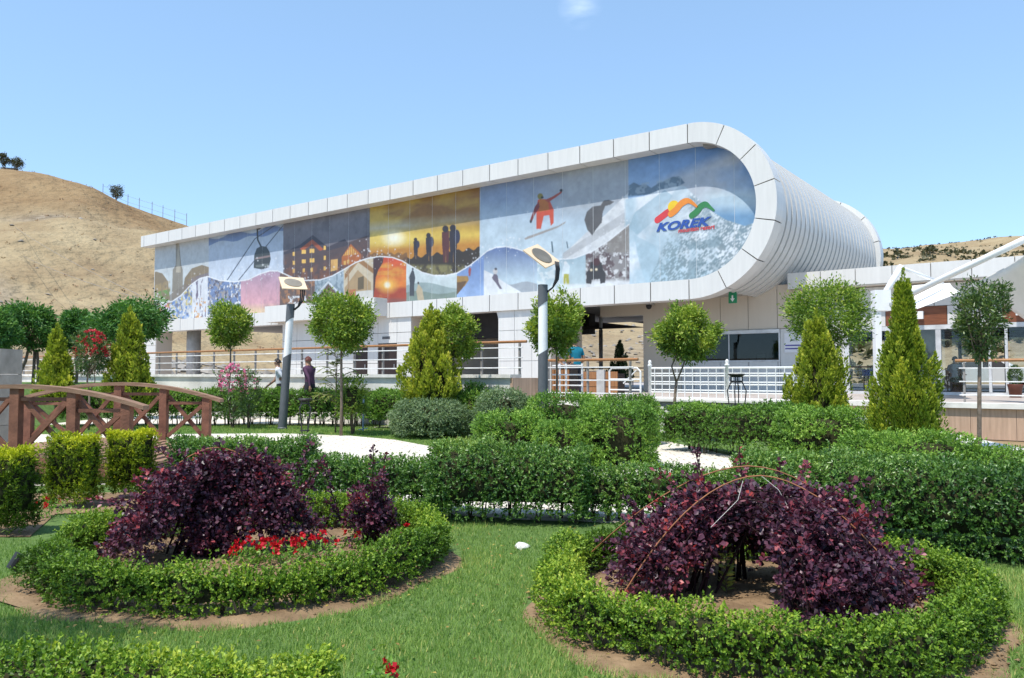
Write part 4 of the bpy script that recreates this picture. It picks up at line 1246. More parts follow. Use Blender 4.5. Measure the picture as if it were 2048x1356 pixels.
    fill(Lw(688, 748), (0.72, 0.62, 0.46)); fill(poly([(690, 560), (716, 524), (748, 548), (748, 538), (716, 512), (690, 548)]) * lo, (0.45, 0.25, 0.10))
    fill(poly([(690, 575), (716, 540), (742, 565), (742, 610), (690, 615)]) * lo, (0.56, 0.40, 0.22)); fill(poly([(716, 556), (728, 552), (728, 578), (716, 580)]) * lo, (0.22, 0.17, 0.10)); fill(poly([(712, 583), (748, 580), (748, 596), (712, 600)]) * lo, (0.78, 0.76, 0.70)); fill(poly([(698, 580), (712, 578), (712, 605), (700, 606)]) * lo, (0.62, 0.26, 0.10))
    fill(line([(697, 600), (697, 545), (716, 524)], 1.5) * lo, (0.50, 0.30, 0.13))
    grad(Lw(747, 813), (0.72, 0.10, 0.03), (0.85, 0.28, 0.03), 515, 565); fill(Lw(747, 813) * sat((PY - 572) / 6), (0.46, 0.07, 0.035), 0.9); fill(Lw(747, 813) * sat((nz(1.6, 71, (0.6, 2)) - 0.55) * 6), (0.85, 0.45, 0.06), 0.8)
    fill(Lw(747, 813) * sat(1.3 - np.hypot((PX - 775) / 20, (PY - 570) / 16)), (1.0, 0.62, 0.10), 0.9); fill(Lw(747, 813) * sat(1.5 - np.hypot(PX - 775, PY - 570) / 5.5), (1.0, 0.95, 0.75)); fill(poly([(747, 513), (768, 514), (766, 526), (757, 540), (752, 555), (750, 575), (747, 600)]) * lo, (0.12, 0.06, 0.06))
    fill(Lw(747, 813) * sat((PY - 594) / 6), (0.30, 0.14, 0.12), 0.7)
    grad(Lw(813, 914), (0.70, 0.78, 0.80), (0.58, 0.68, 0.68), 550, 600); fill(Lw(813, 914) & (PY > 571 - 6 * np.sin((PX - 813) * 0.045)), (0.36, 0.45, 0.45), 0.9); fill(Lw(813, 914) & (PY > 585 - 3 * np.sin((PX - 813) * 0.07)), (0.25, 0.32, 0.27), 0.8)
    fill(poly([(819, 592), (820, 566), (818, 555), (824, 541), (828, 541), (831, 556), (829, 570), (829, 592)]) * lo + ell(826, 538, 2.4, 3) * lo, (0.10, 0.11, 0.13)); fill(poly([(836, 600), (833, 582), (837, 568), (845, 578), (849, 602)]) * lo, (0.62, 0.52, 0.36)); fill(ell(837, 566, 2.2, 3) * lo, (0.10, 0.09, 0.09))
    grad(Lw(914, 968), (0.24, 0.36, 0.64), (0.36, 0.50, 0.76), 530, 590); fill(poly([(914, 552), (936, 552), (938, 560), (930, 572), (918, 582), (914, 590)]) * lo, (0.46, 0.29, 0.09)); fill(poly([(914, 565), (934, 562), (926, 576), (914, 590)]) * lo, (0.20, 0.12, 0.06)); fill(poly([(938, 552), (937, 540), (940, 534), (943, 538), (941, 552)]) * lo, (0.45, 0.12, 0.12))
    grad(Lw(968, 1075), (0.19, 0.27, 0.48), (0.60, 0.72, 0.80), 500, 560); fill(Lw(968, 1075) & (PY > 566 + 3 * np.sin(PX * 0.1)), (0.40, 0.42, 0.46), 0.8); fill(poly([(968, 540), (985, 548), (1005, 562), (1046, 586), (968, 594)]) * lo, (0.80, 0.82, 0.85))
    fill(poly([(984, 556), (990, 545), (996, 552), (998, 566), (1005, 578), (1000, 578), (992, 566)]) * lo, (0.22, 0.19, 0.25)); fill(ell(991, 543, 5, 6) * lo, (0.70, 0.68, 0.68)); fill(ell(992, 538, 3, 3) * lo, (0.14, 0.14, 0.16))
    grad(Lw(1075, 1172), (0.46, 0.60, 0.68), (0.60, 0.72, 0.77), 515, 570); fill(Lw(1075, 1120) * (conf > 0.52), (0.78, 0.84, 0.86), 0.8); fill(poly([(1127, 572), (1124, 545), (1128, 530), (1134, 524), (1140, 532), (1139, 548), (1137, 572)]) * lo, (0.72, 0.80, 0.84)); fill(poly([(1127, 574), (1128, 548), (1138, 548), (1139, 574), (1134, 574), (1132, 556), (1131, 574)]) * lo, (0.52, 0.50, 0.08)); fill(ell(1131, 526, 3.5, 4) * lo, (0.80, 0.82, 0.84)); fill(Lw(1120, 1172) * sat((PY - 566) / 4), (0.82, 0.86, 0.88), 0.9)
    fill(Lw(1172, 1259), (0.36, 0.34, 0.34)); fill(Lw(1172, 1259) * (conf > 0.53), (0.75, 0.75, 0.76)); fill(Lw(1172, 1259) * (conf2 > 0.57), (0.19, 0.14, 0.15)); fill(Lw(1172, 1259) * sat((PY - 556) / 8), (0.82, 0.84, 0.86), 0.9); fill(Lw(1200, 1259) & (PY < 505) & (PX > 1215), (0.36, 0.335, 0.31), 0.85)
    fill(poly([(1173, 567), (1173, 545), (1180, 538), (1182, 524), (1196, 520), (1204, 526), (1206, 538), (1211, 545), (1211, 566), (1201, 567), (1200, 558), (1184, 559), (1183, 568)]) * lo, (0.075, 0.07, 0.075)); fill(ell(1193, 524, 8, 8) * lo, (0.12, 0.05, 0.055))
    fill(circ(1183, 540, 3.4, 2) * lo + circ(1193, 539, 3.4, 2) * lo, (1.0, 0.86, 0.62))
    # --- white ribbon and snow crystals strewn along it
    for q in (0,):
        fill((np.abs(PY - wy) < 1.25) & (PX < 1259), (0.90, 0.92, 0.95), 0.95)
    rs = np.random.default_rng(77)
    for x in rs.uniform(296, 1255, 620):
        y = np.interp(x, [p[0] for p in wave], [p[1] for p in wave]) + (rs.normal() * 11 - 6)
        dens = 0.35 + 0.65 * (math.sin(x * 0.026 + 1.2) > -0.1)
        if rs.uniform() > dens: continue
        r_ = rs.uniform(0.7, 2.4)
        bb = circ(x, y, r_, 1.0) * (0.45 + 0.4 * rs.uniform())
        fill(bb, (0.86, 0.88, 0.91))
    # soft like an enlarged photograph: grain, then a slight blur
    tex = 0.55 * nz(2.5, 81) + 0.45 * nz(7.0, 82)
    img *= (1 + 0.50 * (tex - 0.5))[..., None]
    for _ in range(2):
        q_ = np.pad(img, ((1, 1), (1, 1), (0, 0)), mode='edge')
        img = (q_[:-2, 1:-1] + q_[2:, 1:-1] + q_[1:-1, :-2] + q_[1:-1, 2:] + 2 * img) / 6
    # print fade
    img = np.clip(img, 0, 1) ** 1.18 * 1.05
    grey = img.mean(axis=2, keepdims=True)
    img = (img * 0.86 + grey * 0.06 + 0.03) * 0.72
    img *= (0.94 + 0.10 * N1)[..., None]
    im = bpy.data.images.new('station_print', Wp, Hp, alpha=False, float_buffer=False)
    lin = np.clip(img, 0, 1)
    srgb = np.where(lin <= 0.0031308, lin * 12.92, 1.055 * lin ** (1 / 2.4) - 0.055)
    out = np.ones((Hp, Wp, 4), np.float32); out[..., :3] = srgb
    im.pixels.foreach_set(out.reshape(-1))
    im.update(); im.pack()
    m, n, p = new_mat('printed_front')
    uv = n.nodes.new('ShaderNodeUVMap'); uv.uv_map = 'UVMap'
    tx = n.nodes.new('ShaderNodeTexImage'); tx.image = im; tx.interpolation = 'Linear'; tx.extension = 'EXTEND'
    n.links.new(uv.outputs[0], tx.inputs[0]); n.links.new(tx.outputs[0], p.inputs['Base Color'])
    p.inputs['Roughness'].default_value = 0.32; p.inputs['Specular IOR Level'].default_value = 0.35
    return m


M['mural'] = paint_mural()

# ================================================================== the station
ST = thing('station_building', 'long white cable car station with printed mural front and rounded tube end', 'building', (25.3 * VX, 25.3 * VY, 0), SROT)
# station coordinates: x along the front, y depth behind the front plane, z up
CX, CZ, RO, RB = -11.36, 7.19, 3.09, 0.69        # centre of the rounded end, outer radius, band width
XL = -48.75
GAP = 0.038


def ring_seg(a0, a1, r0, r1, y0, y1, n=6, cx=CX, cz=CZ):
    """a piece of a ring in the plane of the front, thick from y0 to y1"""
    mb = MB(); vs = []; fs = []
    for i in range(n + 1):
        a = a0 + (a1 - a0) * i / n
        for r_ in (r0, r1):
            for y in (y0, y1):
                vs.append((cx + r_ * math.cos(a), y, cz + r_ * math.sin(a)))
    for i in range(n):
        o = i * 4; q = o + 4
        fs += [(o, o + 2, q + 2, q), (o + 1, q + 1, q + 3, o + 3), (o + 2, o + 3, q + 3, q + 2), (o, q, q + 1, o + 1)]
    fs += [(0, 1, 3, 2), (4 * n, 4 * n + 2, 4 * n + 3, 4 * n + 1)]
    mb.add(vs, fs)
    return mb


def front_ring(y0, y1, left, dark=True):
    step = 1.48
    # straight bands, panel by panel
    for zz0, zz1 in ((CZ + RO - RB, CZ + RO), (CZ - RO, CZ - RO + RB)):
        k = 0; x1 = CX
        while x1 > left + 0.05:
            x0 = max(x1 - step, left)
            box_part('cladding_panel', M['clad'], ST, x0 + GAP / 2, x1 - GAP / 2, y0, y1, zz0, zz1)
            x1 = x0
        box_part('joint_backing', M['joint'], ST, left + 0.01, CX + 0.02, y0 + 0.035, y1 - 0.02, zz0 + 0.03, zz1 - 0.03)
    na = 7
    for i in range(na):
        a0 = PI / 2 - PI * i / na; a1 = PI / 2 - PI * (i + 1) / na
        g = GAP / 2 / RO
        ring_seg(a0 - g, a1 + g, RO - RB, RO, y0, y1, 7).obj('cladding_panel', M['clad'], ST)
    ring_seg(PI / 2, -PI / 2, RO - RB + 0.03, RO - 0.03, y0 + 0.035, y1 - 0.02, 36).obj('joint_backing', M['joint'], ST)


front_ring(0.0, 0.66, XL)
# rear ring at the far end of the tube
YB = 15.0
for i in range(7):
    a0 = PI / 2 - PI * i / 7; a1 = PI / 2 - PI * (i + 1) / 7; g = GAP / 2 / RO
    ring_seg(a0 - g, a1 + g, RO - RB, RO, YB, YB + 0.6, 7).obj('cladding_panel', M['clad'], ST)
ring_seg(PI / 2, -PI / 2, RO - RB + 0.03, RO - 0.03, YB + 0.03, YB + 0.57, 36).obj('joint_backing', M['joint'], ST)
# tube skin: standing-seam strips wrapped over the end
NR = 27
pitch_ = (YB - 0.62) / NR
R_SH = 2.88
for i in range(NR):
    y0 = 0.62 + i * pitch_
    mb = MB(); vs = []; fs = []
    n = 30
    a0, a1 = PI / 2, rad(-73)
    prof = [(y0 + 0.062, R_SH - 0.07), (y0 + 0.067, R_SH + 0.012), (y0 + pitch_ - 0.012, R_SH - 0.012), (y0 + pitch_ - 0.008, R_SH - 0.08)]
    for j in range(n + 1):
        a = a0 + (a1 - a0) * j / n
        for y, r_ in prof:
            vs.append((CX + r_ * math.cos(a), y, CZ + r_ * math.sin(a)))
    for j in range(n):
        for q in range(3):
            o = j * 4 + q
            fs.append((o, o + 1, o + 5, o + 4))
    mb.add(vs, fs); mb.obj('shell_strip', M['shell'], ST, smooth=False)
ring_seg(PI / 2, rad(-74), R_SH - 0.30, R_SH - 0.06, 0.6, YB + 0.1, 40).obj('shell_backing', M['joint'], ST)

# printed panels between the bands
ZI0, ZI1, RI = CZ - RO + RB, CZ + RO - RB, RO - RB


def mural_panel(x0, x1):
    """outline clipped by the round end"""
    g = 0.008
    x0 += g; x1 -= g
    top = []; bot = []
    n = 12 if x1 > CX else 1
    for i in range(n + 1):
        x = x0 + (x1 - x0) * i / n
        if x <= CX: h = RI
        else: h = math.sqrt(max(RI * RI - (x - CX) ** 2, 1e-6))
        top.append((x, CZ + h)); bot.append((x, CZ - h))
    pts = bot + top[::-1]
    if x1 > CX + RI - 0.05:
        pts = bot + top[::-1][1:]
    y = 0.645
    me = bpy.data.meshes.new('mural_panel')
    nn = len(pts)
    vs = [(p[0], y, p[1]) for p in pts] + [(p[0], y + 0.03, p[1]) for p in pts]
    fs = [tuple(range(nn)), tuple(reversed(range(nn, 2 * nn)))] + [(i, i + nn, (i + 1) % nn + nn, (i + 1) % nn) for i in range(nn)]
    me.from_pydata(vs, [], fs)
    uvl = me.uv_layers.new(name='UVMap')
    for lp in me.loops:
        v = me.vertices[lp.vertex_index].co
        uvl.data[lp.index].uv = ((v.x - MS0) / (MS1 - MS0), (v.z - MZ0) / (MZ1 - MZ0))
    me.materials.append(M['mural']); me.update()
    return link('mural_panel', me, ST)


x = -48.15
edges = [x]
while x < CX + RI - 1.0:
    x += 1.415
    edges.append(min(x, CX + RI - 0.004))
if edges[-1] < CX + RI - 0.01: edges.append(CX + RI - 0.004)
for a_, b_ in zip(edges[:-1], edges[1:]):
    mural_panel(a_, b_)
mb = MB(); mb.box(-48.2, CX, 0.650, 0.70, ZI0 - 0.2, ZI1 + 0.2)
mb.obj('mural_backing', M['seam'], ST)
ring_seg(PI / 2, -PI / 2, 0.02, RI + 0.2, 0.650, 0.70, 24).obj('mural_backing', M['seam'], ST)

# lettering and the mountain emblem on the front
mural_y = 0.645


def flat(name, pts, m, lift=0.006, thick=0.006):
    mb = MB(); mb.prism(pts, lambda a, b: (a, mural_y - lift, b), lambda a, b: (a, mural_y - lift + thick, b))
    return mb.obj(name, m, ST)


def mpt(px, py):
    """photo point on the printed plane -> station (x, z)"""
    a, b, c = ray(px, py)
    D = 25.3 + mural_y
    k = D / (a * VX + b * VY)
    return (k * a * RX + k * b * RY, EYE + k * c)


def stroke(name, pts, wd, m, lift, taper=1.0):
    P = [Vector((*mpt(*p), 0)) for p in pts]
    # smooth the line
    Q = []
    for i in range(len(P) - 1):
        p0 = P[max(i - 1, 0)]; p1 = P[i]; p2 = P[i + 1]; p3 = P[min(i + 2, len(P) - 1)]
        for t in (0, .2, .4, .6, .8):
            Q.append(0.5 * ((2 * p1) + (p2 - p0) * t + (2 * p0 - 5 * p1 + 4 * p2 - p3) * t * t + (3 * p1 - p0 - 3 * p2 + p3) * t ** 3))
    Q.append(P[-1])
    lft = []; rgt = []
    for i, p in enumerate(Q):
        d = (Q[min(i + 1, len(Q) - 1)] - Q[max(i - 1, 0)]).normalized()
        nrm = Vector((-d.y, d.x, 0)); k = i / (len(Q) - 1)
        hw = wd / 2 * (1 - (1 - taper) * max(0, (k - 0.55) / 0.45))
        lft.append(p + nrm * hw); rgt.append(p - nrm * hw)
    start = []
    d0 = (Q[0] - Q[1]).normalized(); n0 = Vector((-d0.y, d0.x, 0))
    for j in range(1, 6):
        a_ = PI * j / 6
        start.append(Q[0] + (n0 * math.cos(a_) + d0 * math.sin(a_)) * wd / 2)
    pts2 = [(p.x, p.y) for p in lft] + [(p.x, p.y) for p in reversed(rgt)] + [(p.x, p.y) for p in start]
    return flat(name, pts2, m, lift)


stroke('emblem_stroke', [(1315, 440), (1327, 431), (1338, 423), (1348, 421)], 0.25, M['red'], 0.006, 0.7)
c0 = mpt(1347, 413)
flat('emblem_sun', [(c0[0] + 0.22 * math.cos(2 * PI * i / 20), c0[1] + 0.22 * math.sin(2 * PI * i / 20)) for i in range(20)], M['yellow'], 0.010)
stroke('emblem_stroke', [(1342, 428), (1352, 420), (1362, 408), (1373, 402), (1382, 404), (1396, 415)], 0.24, M['orange'], 0.014, 0.25)
stroke('emblem_stroke', [(1384, 431), (1394, 423), (1402, 413), (1411, 409), (1418, 413), (1429, 422)], 0.23, M['lgreen'], 0.014, 0.25)


def text_part(name, body, px0, py_base, px1, hgt, m, shear=0.32, bold=0.035, parent=ST):
    cu = bpy.data.curves.new('text_tmp', 'FONT')
    cu.body = body; cu.size = 1; cu.extrude = 0.004; cu.offset = bold * 0.5; cu.shear = shear; cu.space_character = 1.02
    o = bpy.data.objects.new('text_tmp', cu); COL.objects.link(o)
    dg = bpy.context.evaluated_depsgraph_get(); dg.update()
    me = bpy.data.meshes.new_from_object(o.evaluated_get(dg))
    bpy.data.objects.remove(o)
    co = np.zeros(len(me.vertices) * 3); me.vertices.foreach_get('co', co); co = co.reshape(-1, 3)
    x0, x1 = co[:, 0].min(), co[:, 0].max(); y0, y1 = co[:, 1].min(), co[:, 1].max()
    a0 = mpt(px0, py_base); a1 = mpt(px1, py_base)
    Wd = a1[0] - a0[0]
    co2 = np.empty_like(co)
    co2[:, 0] = a0[0] + (co[:, 0] - x0) / (x1 - x0) * Wd
    co2[:, 2] = a0[1] + (co[:, 1] - y0) / (y1 - y0) * hgt
    co2[:, 1] = mural_y - 0.016 - co[:, 2]
    me.vertices.foreach_set('co', co2.reshape(-1)); me.materials.clear(); me.materials.append(m); me.update()
    return link(name, me, parent)


text_part('lettering', 'KOREK', 1313, 464, 1424, 0.32, M['blue'], bold=0.08)
text_part('lettering', 'mountain resort', 1357, 466, 1430, 0.15, M['red'], shear=0.1, bold=0.04)

box_part('floodlight', M['post'], ST, CX + 0.45, CX + 0.85, 0.28, 0.62, CZ + RI - 0.16, CZ + RI - 0.04)
# roof, soffit, ends of the long box
box_part('roof', M['conc'], ST, XL + 0.3, CX, 0.70, YB + 0.5, CZ + RO - 0.35, CZ + RO - 0.12)
box_part('soffit', M['soffit'], ST, XL + 0.3, CX + 1.0, 0.70, YB, CZ - RO + 0.42, CZ - RO + 0.55)
box_part('end_wall', M['clad'], ST, -48.22, -48.0, 0.72, YB, CZ - RO + 0.56, CZ + RO - 0.36)
# piers, column
SB = CZ - RO + 0.42              # underside level of the soffit


def arch_pier(x0, x1, y0, y1, side, r=0.85):
    """pier whose front sheet curves out into the beam at its top corner"""
    mb = MB()
    prof = [(x0, FLOOR), (x1, FLOOR)]
    if side < 0:          # curve on the left
        prof = [(x0, FLOOR), (x1, FLOOR), (x1, SB)]
        prof += [(x0 - r, SB)] + [(x0 - r + r * math.sin(t), SB - r + r * math.cos(t)) for t in [PI / 2 * i / 8 for i in range(9)]]
    else:
        prof = [(x0, FLOOR), (x1, FLOOR)]
        prof += [(x1 + r - r * math.sin(t), SB - r + r * math.cos(t)) for t in [PI / 2 * (8 - i) / 8 for i in range(9)]] + [(x1 + r, SB), (x0, SB)]
    mb.prism(prof, lambda a, b: (a, y0, b), lambda a, b: (a, y1, b))
    return mb


arch_pier(-48.3, -46.9, 0.17, 1.2, 1, 0.7).obj('pier', M['clad_shade'], ST)
arch_pier(-19.9, -17.3, 0.17, 2.5, -1, 0.85).obj('pier', M['clad'], ST)
for xx in (-48.3 + 0.0, -46.9):
    pass
# joints on the right pier: panels set proud of it
for (xa, xb) in ((-19.86, -19.05), (-19.03, -18.18), (-18.16, -17.32)):
    for (za, zb) in ((FLOOR, 2.02), (2.04, 3.27), (3.29, SB - 0.02)):
        box_part('cladding_panel', M['clad'], ST, xa, xb, 0.13, 0.168, za, zb)
for (za, zb) in ((FLOOR, 2.4), (2.42, 3.27), (3.29, SB - 0.02)):
    box_part('cladding_panel', M['clad'], ST, -48.28, -46.92, 0.13, 0.168, za, zb)
mb = MB(); mb.lathe([(0.42, FLOOR), (0.42, SB)], (-45.35, 1.75, 0), 24)
mb.obj('column', M['conc'], ST, smooth=True)
mb = MB(); mb.lathe([(0.42, FLOOR), (0.42, SB)], (-38.5, 9.5, 0), 24)
mb.obj('column', M['conc'], ST, smooth=True)
# ticket box under the beam, with its canopy
CNX0, CNX1 = -34.5, -26.3
box_part('canopy', M['joint'], ST, CNX0 + 0.02, CNX1 - 0.02, -0.76, 0.0 - 0.012, 4.20, 4.95)
x0 = CNX0
for i in range(4):
    x1 = x0 + (CNX1 - CNX0) / 4
    box_part('cladding_panel', M['clad'], ST, x0 + 0.012, x1 - 0.012, -0.80, -0.765, 4.16, 4.99); x0 = x1
box_part('cladding_panel', M['clad'], ST, CNX1 - 0.018, CNX1 + 0.01, -0.762, -0.012, 4.16, 4.99)
box_part('canopy_soffit', M['clad_shade'], ST, CNX0 + 0.02, CNX1 - 0.02, -0.76, 0.0, 4.165, 4.195)
BX0, BX1 = -34.2, -24.85
box_part('booth_wall', M['joint'], ST, BX0 + 0.03, BX1 - 0.03, 0.14, 7.0, FLOOR, SB - 0.01)
doors = [(-28.5, -27.75, 'door'), (-26.95, -25.8, 'door')]


def wall_panels(xs, zs, y, m, skip=lambda x0, x1, z0, z1: False, th=0.035, g=0.022):
    for xa, xb in zip(xs[:-1], xs[1:]):
        for za, zb in zip(zs[:-1], zs[1:]):
            if skip(xa, xb, za, zb): continue
            box_part('cladding_panel', m, ST, xa + g / 2, xb - g / 2, y, y + th, za + (g / 2 if za > FLOOR + 0.01 else 0), zb - g / 2)


wall_panels([BX0, -33.0, -31.5, -30.0, -28.55], [FLOOR, 2.0, 3.2, SB - 0.01], 0.10, M['clad'])
wall_panels([-28.55, -27.7, -27.0], [2.86, 3.4, SB - 0.01], 0.10, M['clad'])
wall_panels([-27.0, -25.75, BX1], [2.92, 3.4, SB - 0.01], 0.10, M['clad'])
wall_panels([-27.7, -27.0], [FLOOR, 2.0, 2.86], 0.10, M['clad'])
wall_panels([-25.75, BX1], [FLOOR, 2.0, 2.92], 0.10, M['clad'])
box_part('side_wall', M['clad_shade'], ST, BX1 - 0.03, BX1, 0.14, 7.0, FLOOR, SB - 0.01)
for xa, xb, nm in doors:
    d = box_part('door', M['door'], ST, xa, xb, 0.115, 0.138, FLOOR, 2.84)
    MB().tube([(xb - 0.08, 0.06, 1.75), (xb - 0.08, 0.06, 1.95)], 0.015, 6).obj('handle', M['steel'], d)
box_part('sign_plate', M['aludark'], ST, -26.7, -26.2, 0.085, 0.098, 3.12, 3.24)
# inside the middle opening: dark hall with a slanted cheek wall
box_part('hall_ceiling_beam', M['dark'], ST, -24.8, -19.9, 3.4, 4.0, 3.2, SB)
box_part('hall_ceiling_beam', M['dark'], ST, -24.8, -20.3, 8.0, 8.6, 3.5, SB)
mb = MB(); mb.prism([(2.6, FLOOR), (5.8, FLOOR), (4.0, 3.2), (3.0, SB), (2.6, SB)], lambda a, b: (-19.95, a, b), lambda a, b: (-19.75, a, b))
mb.obj('cheek_wall', M['conc'], ST)
box_part('side_wall', M['clad_shade'], ST, -17.33, -17.29, 0.18, 2.5, FLOOR, SB)
# lintel across the passage
box_part('lintel', M['clad_shade'], ST, -17.4, -15.32, 4.2, 4.6, 3.98, SB + 0.2)
# wall with the counter window, deep in the shade of the tube
WY = 4.2
PX0 = -15.3
step = 1.12
xs = [PX0 + step * i for i in range(7)]
wall_panels(xs, [3.2, SB + 0.35], WY, M['clad_shade'])
wall_panels([xs[0], -13.6], [FLOOR, 3.2], WY, M['clad_shade'])
wall_panels([-13.6] + xs[2:6] + [-9.6], [FLOOR, 1.98], WY, M['clad'])
wall_panels([-9.6, -8.58], [FLOOR, 3.2], WY, M['clad'])
wall_panels([-8.58, -7.3], [FLOOR, 3.04, SB + 0.25], WY, M['clad'])
for bx in ((PX0 + 0.01, -13.62, FLOOR, 4.7), (-9.58, -7.3, FLOOR, 4.7), (-13.6, -9.6, 3.09, 4.7), (-13.6, -9.6, FLOOR, 1.95)):
    box_part('wall_backing', M['joint'], ST, bx[0], bx[1], WY + 0.036, WY + 0.25, bx[2], bx[3])
box_part('side_wall', M['clad_shade'], ST, PX0 - 0.02, PX0 + 0.008, WY, WY + 6, FLOOR, 4.7)
box_part('window_hood', M['alu'], ST, -13.6, -9.6, WY - 0.10, WY + 0.2, 3.05, 3.19)
wf = MB()
wf.box(-13.6, -9.6, WY - 0.02, WY + 0.08, 1.97, 2.03); wf.box(-13.6, -13.54, WY - 0.02, WY + 0.08, 2.03, 3.05); wf.box(-9.66, -9.6, WY - 0.02, WY + 0.08, 2.03, 3.05); wf.box(-11.62, -11.58, WY - 0.01, WY + 0.07, 2.03, 3.05)
win = wf.obj('counter_window', M['alu'], ST)
box_part('pane', M['glassd'], win, -13.54, -11.62, WY + 0.02, WY + 0.03, 2.03, 3.05)
box_part('pane', M['glassd'], win, -11.58, -9.66, WY + 0.02, WY + 0.03, 2.03, 3.05)
# room behind the counter
rm = MB(); rm.box(-13.7, -9.5, WY + 3.6, WY + 3.7, FLOOR, 3.4); rm.box(-13.75, -13.65, WY + 0.25, WY + 3.7, FLOOR, 3.4); rm.box(-9.58, -9.48, WY + 0.25, WY + 3.7, FLOOR, 3.4); rm.box(-13.7, -9.5, WY + 0.25, WY + 3.7, 3.3, 3.4)
rm.obj('counter_room', M['conc'], ST)
box_part('counter', M['aludark'], ST, -13.55, -9.65, WY + 0.3, WY + 0.9, 1.86, 1.96)

# exit sign hung at the soffit, camera, plaque
es = thing('exit_sign', 'green exit sign with white arrow under the rounded end', 'sign', L2W(-10.57, 27.3, 0), SROT)
box_part('sign_box', M['green'], es, -0.15, 0.15, -0.03, 0.03, 4.06, 4.40)
mb = MB()
mb.prism([(-0.028, 4.34), (0.028, 4.34), (0.028, 4.23), (0.085, 4.23), (0, 4.11), (-0.085, 4.23), (-0.028, 4.23)], lambda a, b: (a, -0.036, b), lambda a, b: (a, -0.031, b))
mb.obj('arrow', M['paper'], es)
box_part('mounting_plate', M['green'], es, -0.14, 0.14, -0.02, 0.02, 4.401, 4.54)
sc_ = thing('security_camera', 'small dome security camera under the beam beside the passage', 'camera', L2W(-14.9, 29.2, 0), SROT)
mb = MB(); mb.lathe([(0.02, 4.18), (0.09, 4.21), (0.12, 4.30), (0.12, 4.36)], (0, 0, 0), 14); mb.obj('dome', M['dark'], sc_, smooth=True)
box_part('bracket', M['alu'], sc_, -0.10, 0.10, -0.06, 0.28, 4.361, 4.43)
pq = thing('wall_plaque', 'white wall plaque with purple stripes between the counter window and the cafe', 'sign', L2W(-9.08, 29.5, 0), SROT)
box_part('plate', M['paper'], pq, -0.36, 0.36, -0.025, -0.004, 2.30, 3.02)
for z_ in (2.42, 2.54):
    box_part('printed_line', M['purple'], pq, -0.33, 0.33, -0.030, -0.0255, z_, z_ + 0.05)
box_part('printed_emblem', M['alu'], pq, -0.14, 0.14, -0.030, -0.0255, 2.70, 2.94)

# things on the counter, seen through the glass
mon = thing('monitor', 'black framed monitor standing on the counter behind the window', 'monitor', L2W(-10.55, 30.15, 1.961), SROT)
box_part('screen', M['black'], mon, -0.20, 0.20, -0.02, 0.02, 0.06, 0.34); box_part('stand', M['black'], mon, -0.08, 0.08, -0.06, 0.06, 0, 0.06); box_part('display', M['conc'], mon, -0.17, 0.17, -0.024, -0.021, 0.09, 0.31)
bx_ = thing('counter_box', 'pale blue box at the end of the counter behind the window', 'box', L2W(-9.84, 30.0, 1.961), SROT)
box_part('carton', M['boxblue'], bx_, -0.16, 0.16, -0.12, 0.12, 0, 0.36); box_part('lid', M['paper'], bx_, -0.165, 0.165, -0.125, 0.125, 0.361, 0.39)

# ================================================================== cafe wing on the right
CF = thing('cafe_building', 'low white cafe wing with glass front and wood panels beside the tube', 'building', (25.3 * VX, 25.3 * VY, 0), SROT)
FX0, FX1 = -9.15, 9.0
FY, WY = 3.7, 4.2
x0 = FX0
while x0 < FX1 - 0.1:
    x1 = min(x0 + 1.18, FX1)
    box_part('fascia_panel', M['clad'], CF, x0 + 0.012, x1 - 0.012, FY, FY + 0.04, 4.62, 5.2)
    if x0 > -7.4:
        box_part('wall_panel', M['clad'], CF, x0 + 0.012, x1 - 0.012, WY, WY + 0.04, 3.80, 4.55)
    x0 = x1
box_part('fascia_backing', M['joint'], CF, FX0 + 0.02, FX1, FY + 0.042, FY + 0.3, 4.63, 5.17)
box_part('fascia_soffit', M['clad_shade'], CF, FX0 + 0.5, FX1, FY + 0.02, WY + 0.1, 4.57, 4.615)
box_part('wall_backing', M['joint'], CF, -7.28, FX1, WY + 0.042, WY + 0.3, 3.06, 4.56)
box_part('roof', M['conc'], CF, -8.2, FX1, FY + 0.31, 15.5, 4.7, 4.95)
# wood and white panels over the glass
for xa, xb, mm_ in ((-7.28, -5.95, 'clad'), (-5.93, -4.06, 'woodpanel'), (-4.04, -2.50, 'clad'), (-2.48, -0.60, 'woodpanel'), (-0.58, 1.0, 'clad'), (1.02, 2.9, 'woodpanel'), (2.92, 9.0, 'clad')):
    box_part('wood_panel' if mm_ == 'woodpanel' else 'wall_panel', M[mm_], CF, xa, xb, WY - 0.005, WY + 0.04, 3.16, 3.78)
for xx in (-4.85, -2.0, 1.9):
    lp = MB().box(xx - 0.11, xx + 0.11, WY - 0.20, WY - 0.006, 3.36, 3.62).obj('wall_lamp', M['white'], CF)
box_part('head_frame', M['alu'], CF, -7.28, FX1, WY - 0.03, WY + 0.12, 3.0, 3.15)
box_part('sill_frame', M['alu'], CF, -7.28, FX1, WY - 0.02, WY + 0.10, FLOOR + 0.002, FLOOR + 0.10)
mulls = [-7.24, -5.80, -4.33, -2.86, -2.40, -0.9, 0.6, 2.1, 3.6, 5.1, 6.6, 8.1]
for i, xx in enumerate(mulls):
    w_ = 0.16 if xx in (-4.33, -7.24) else 0.08
    box_part('mullion', M['alu'], CF, xx - w_ / 2, xx + w_ / 2, WY - 0.025, WY + 0.11, FLOOR + 0.101, 2.999)
for xa, xb in zip(mulls[:-1], mulls[1:]):
    if xb - xa > 0.6:
        box_part('pane', M['glass'], CF, xa + 0.085, xb - 0.045, WY + 0.03, WY + 0.04, FLOOR + 0.102, 2.998)
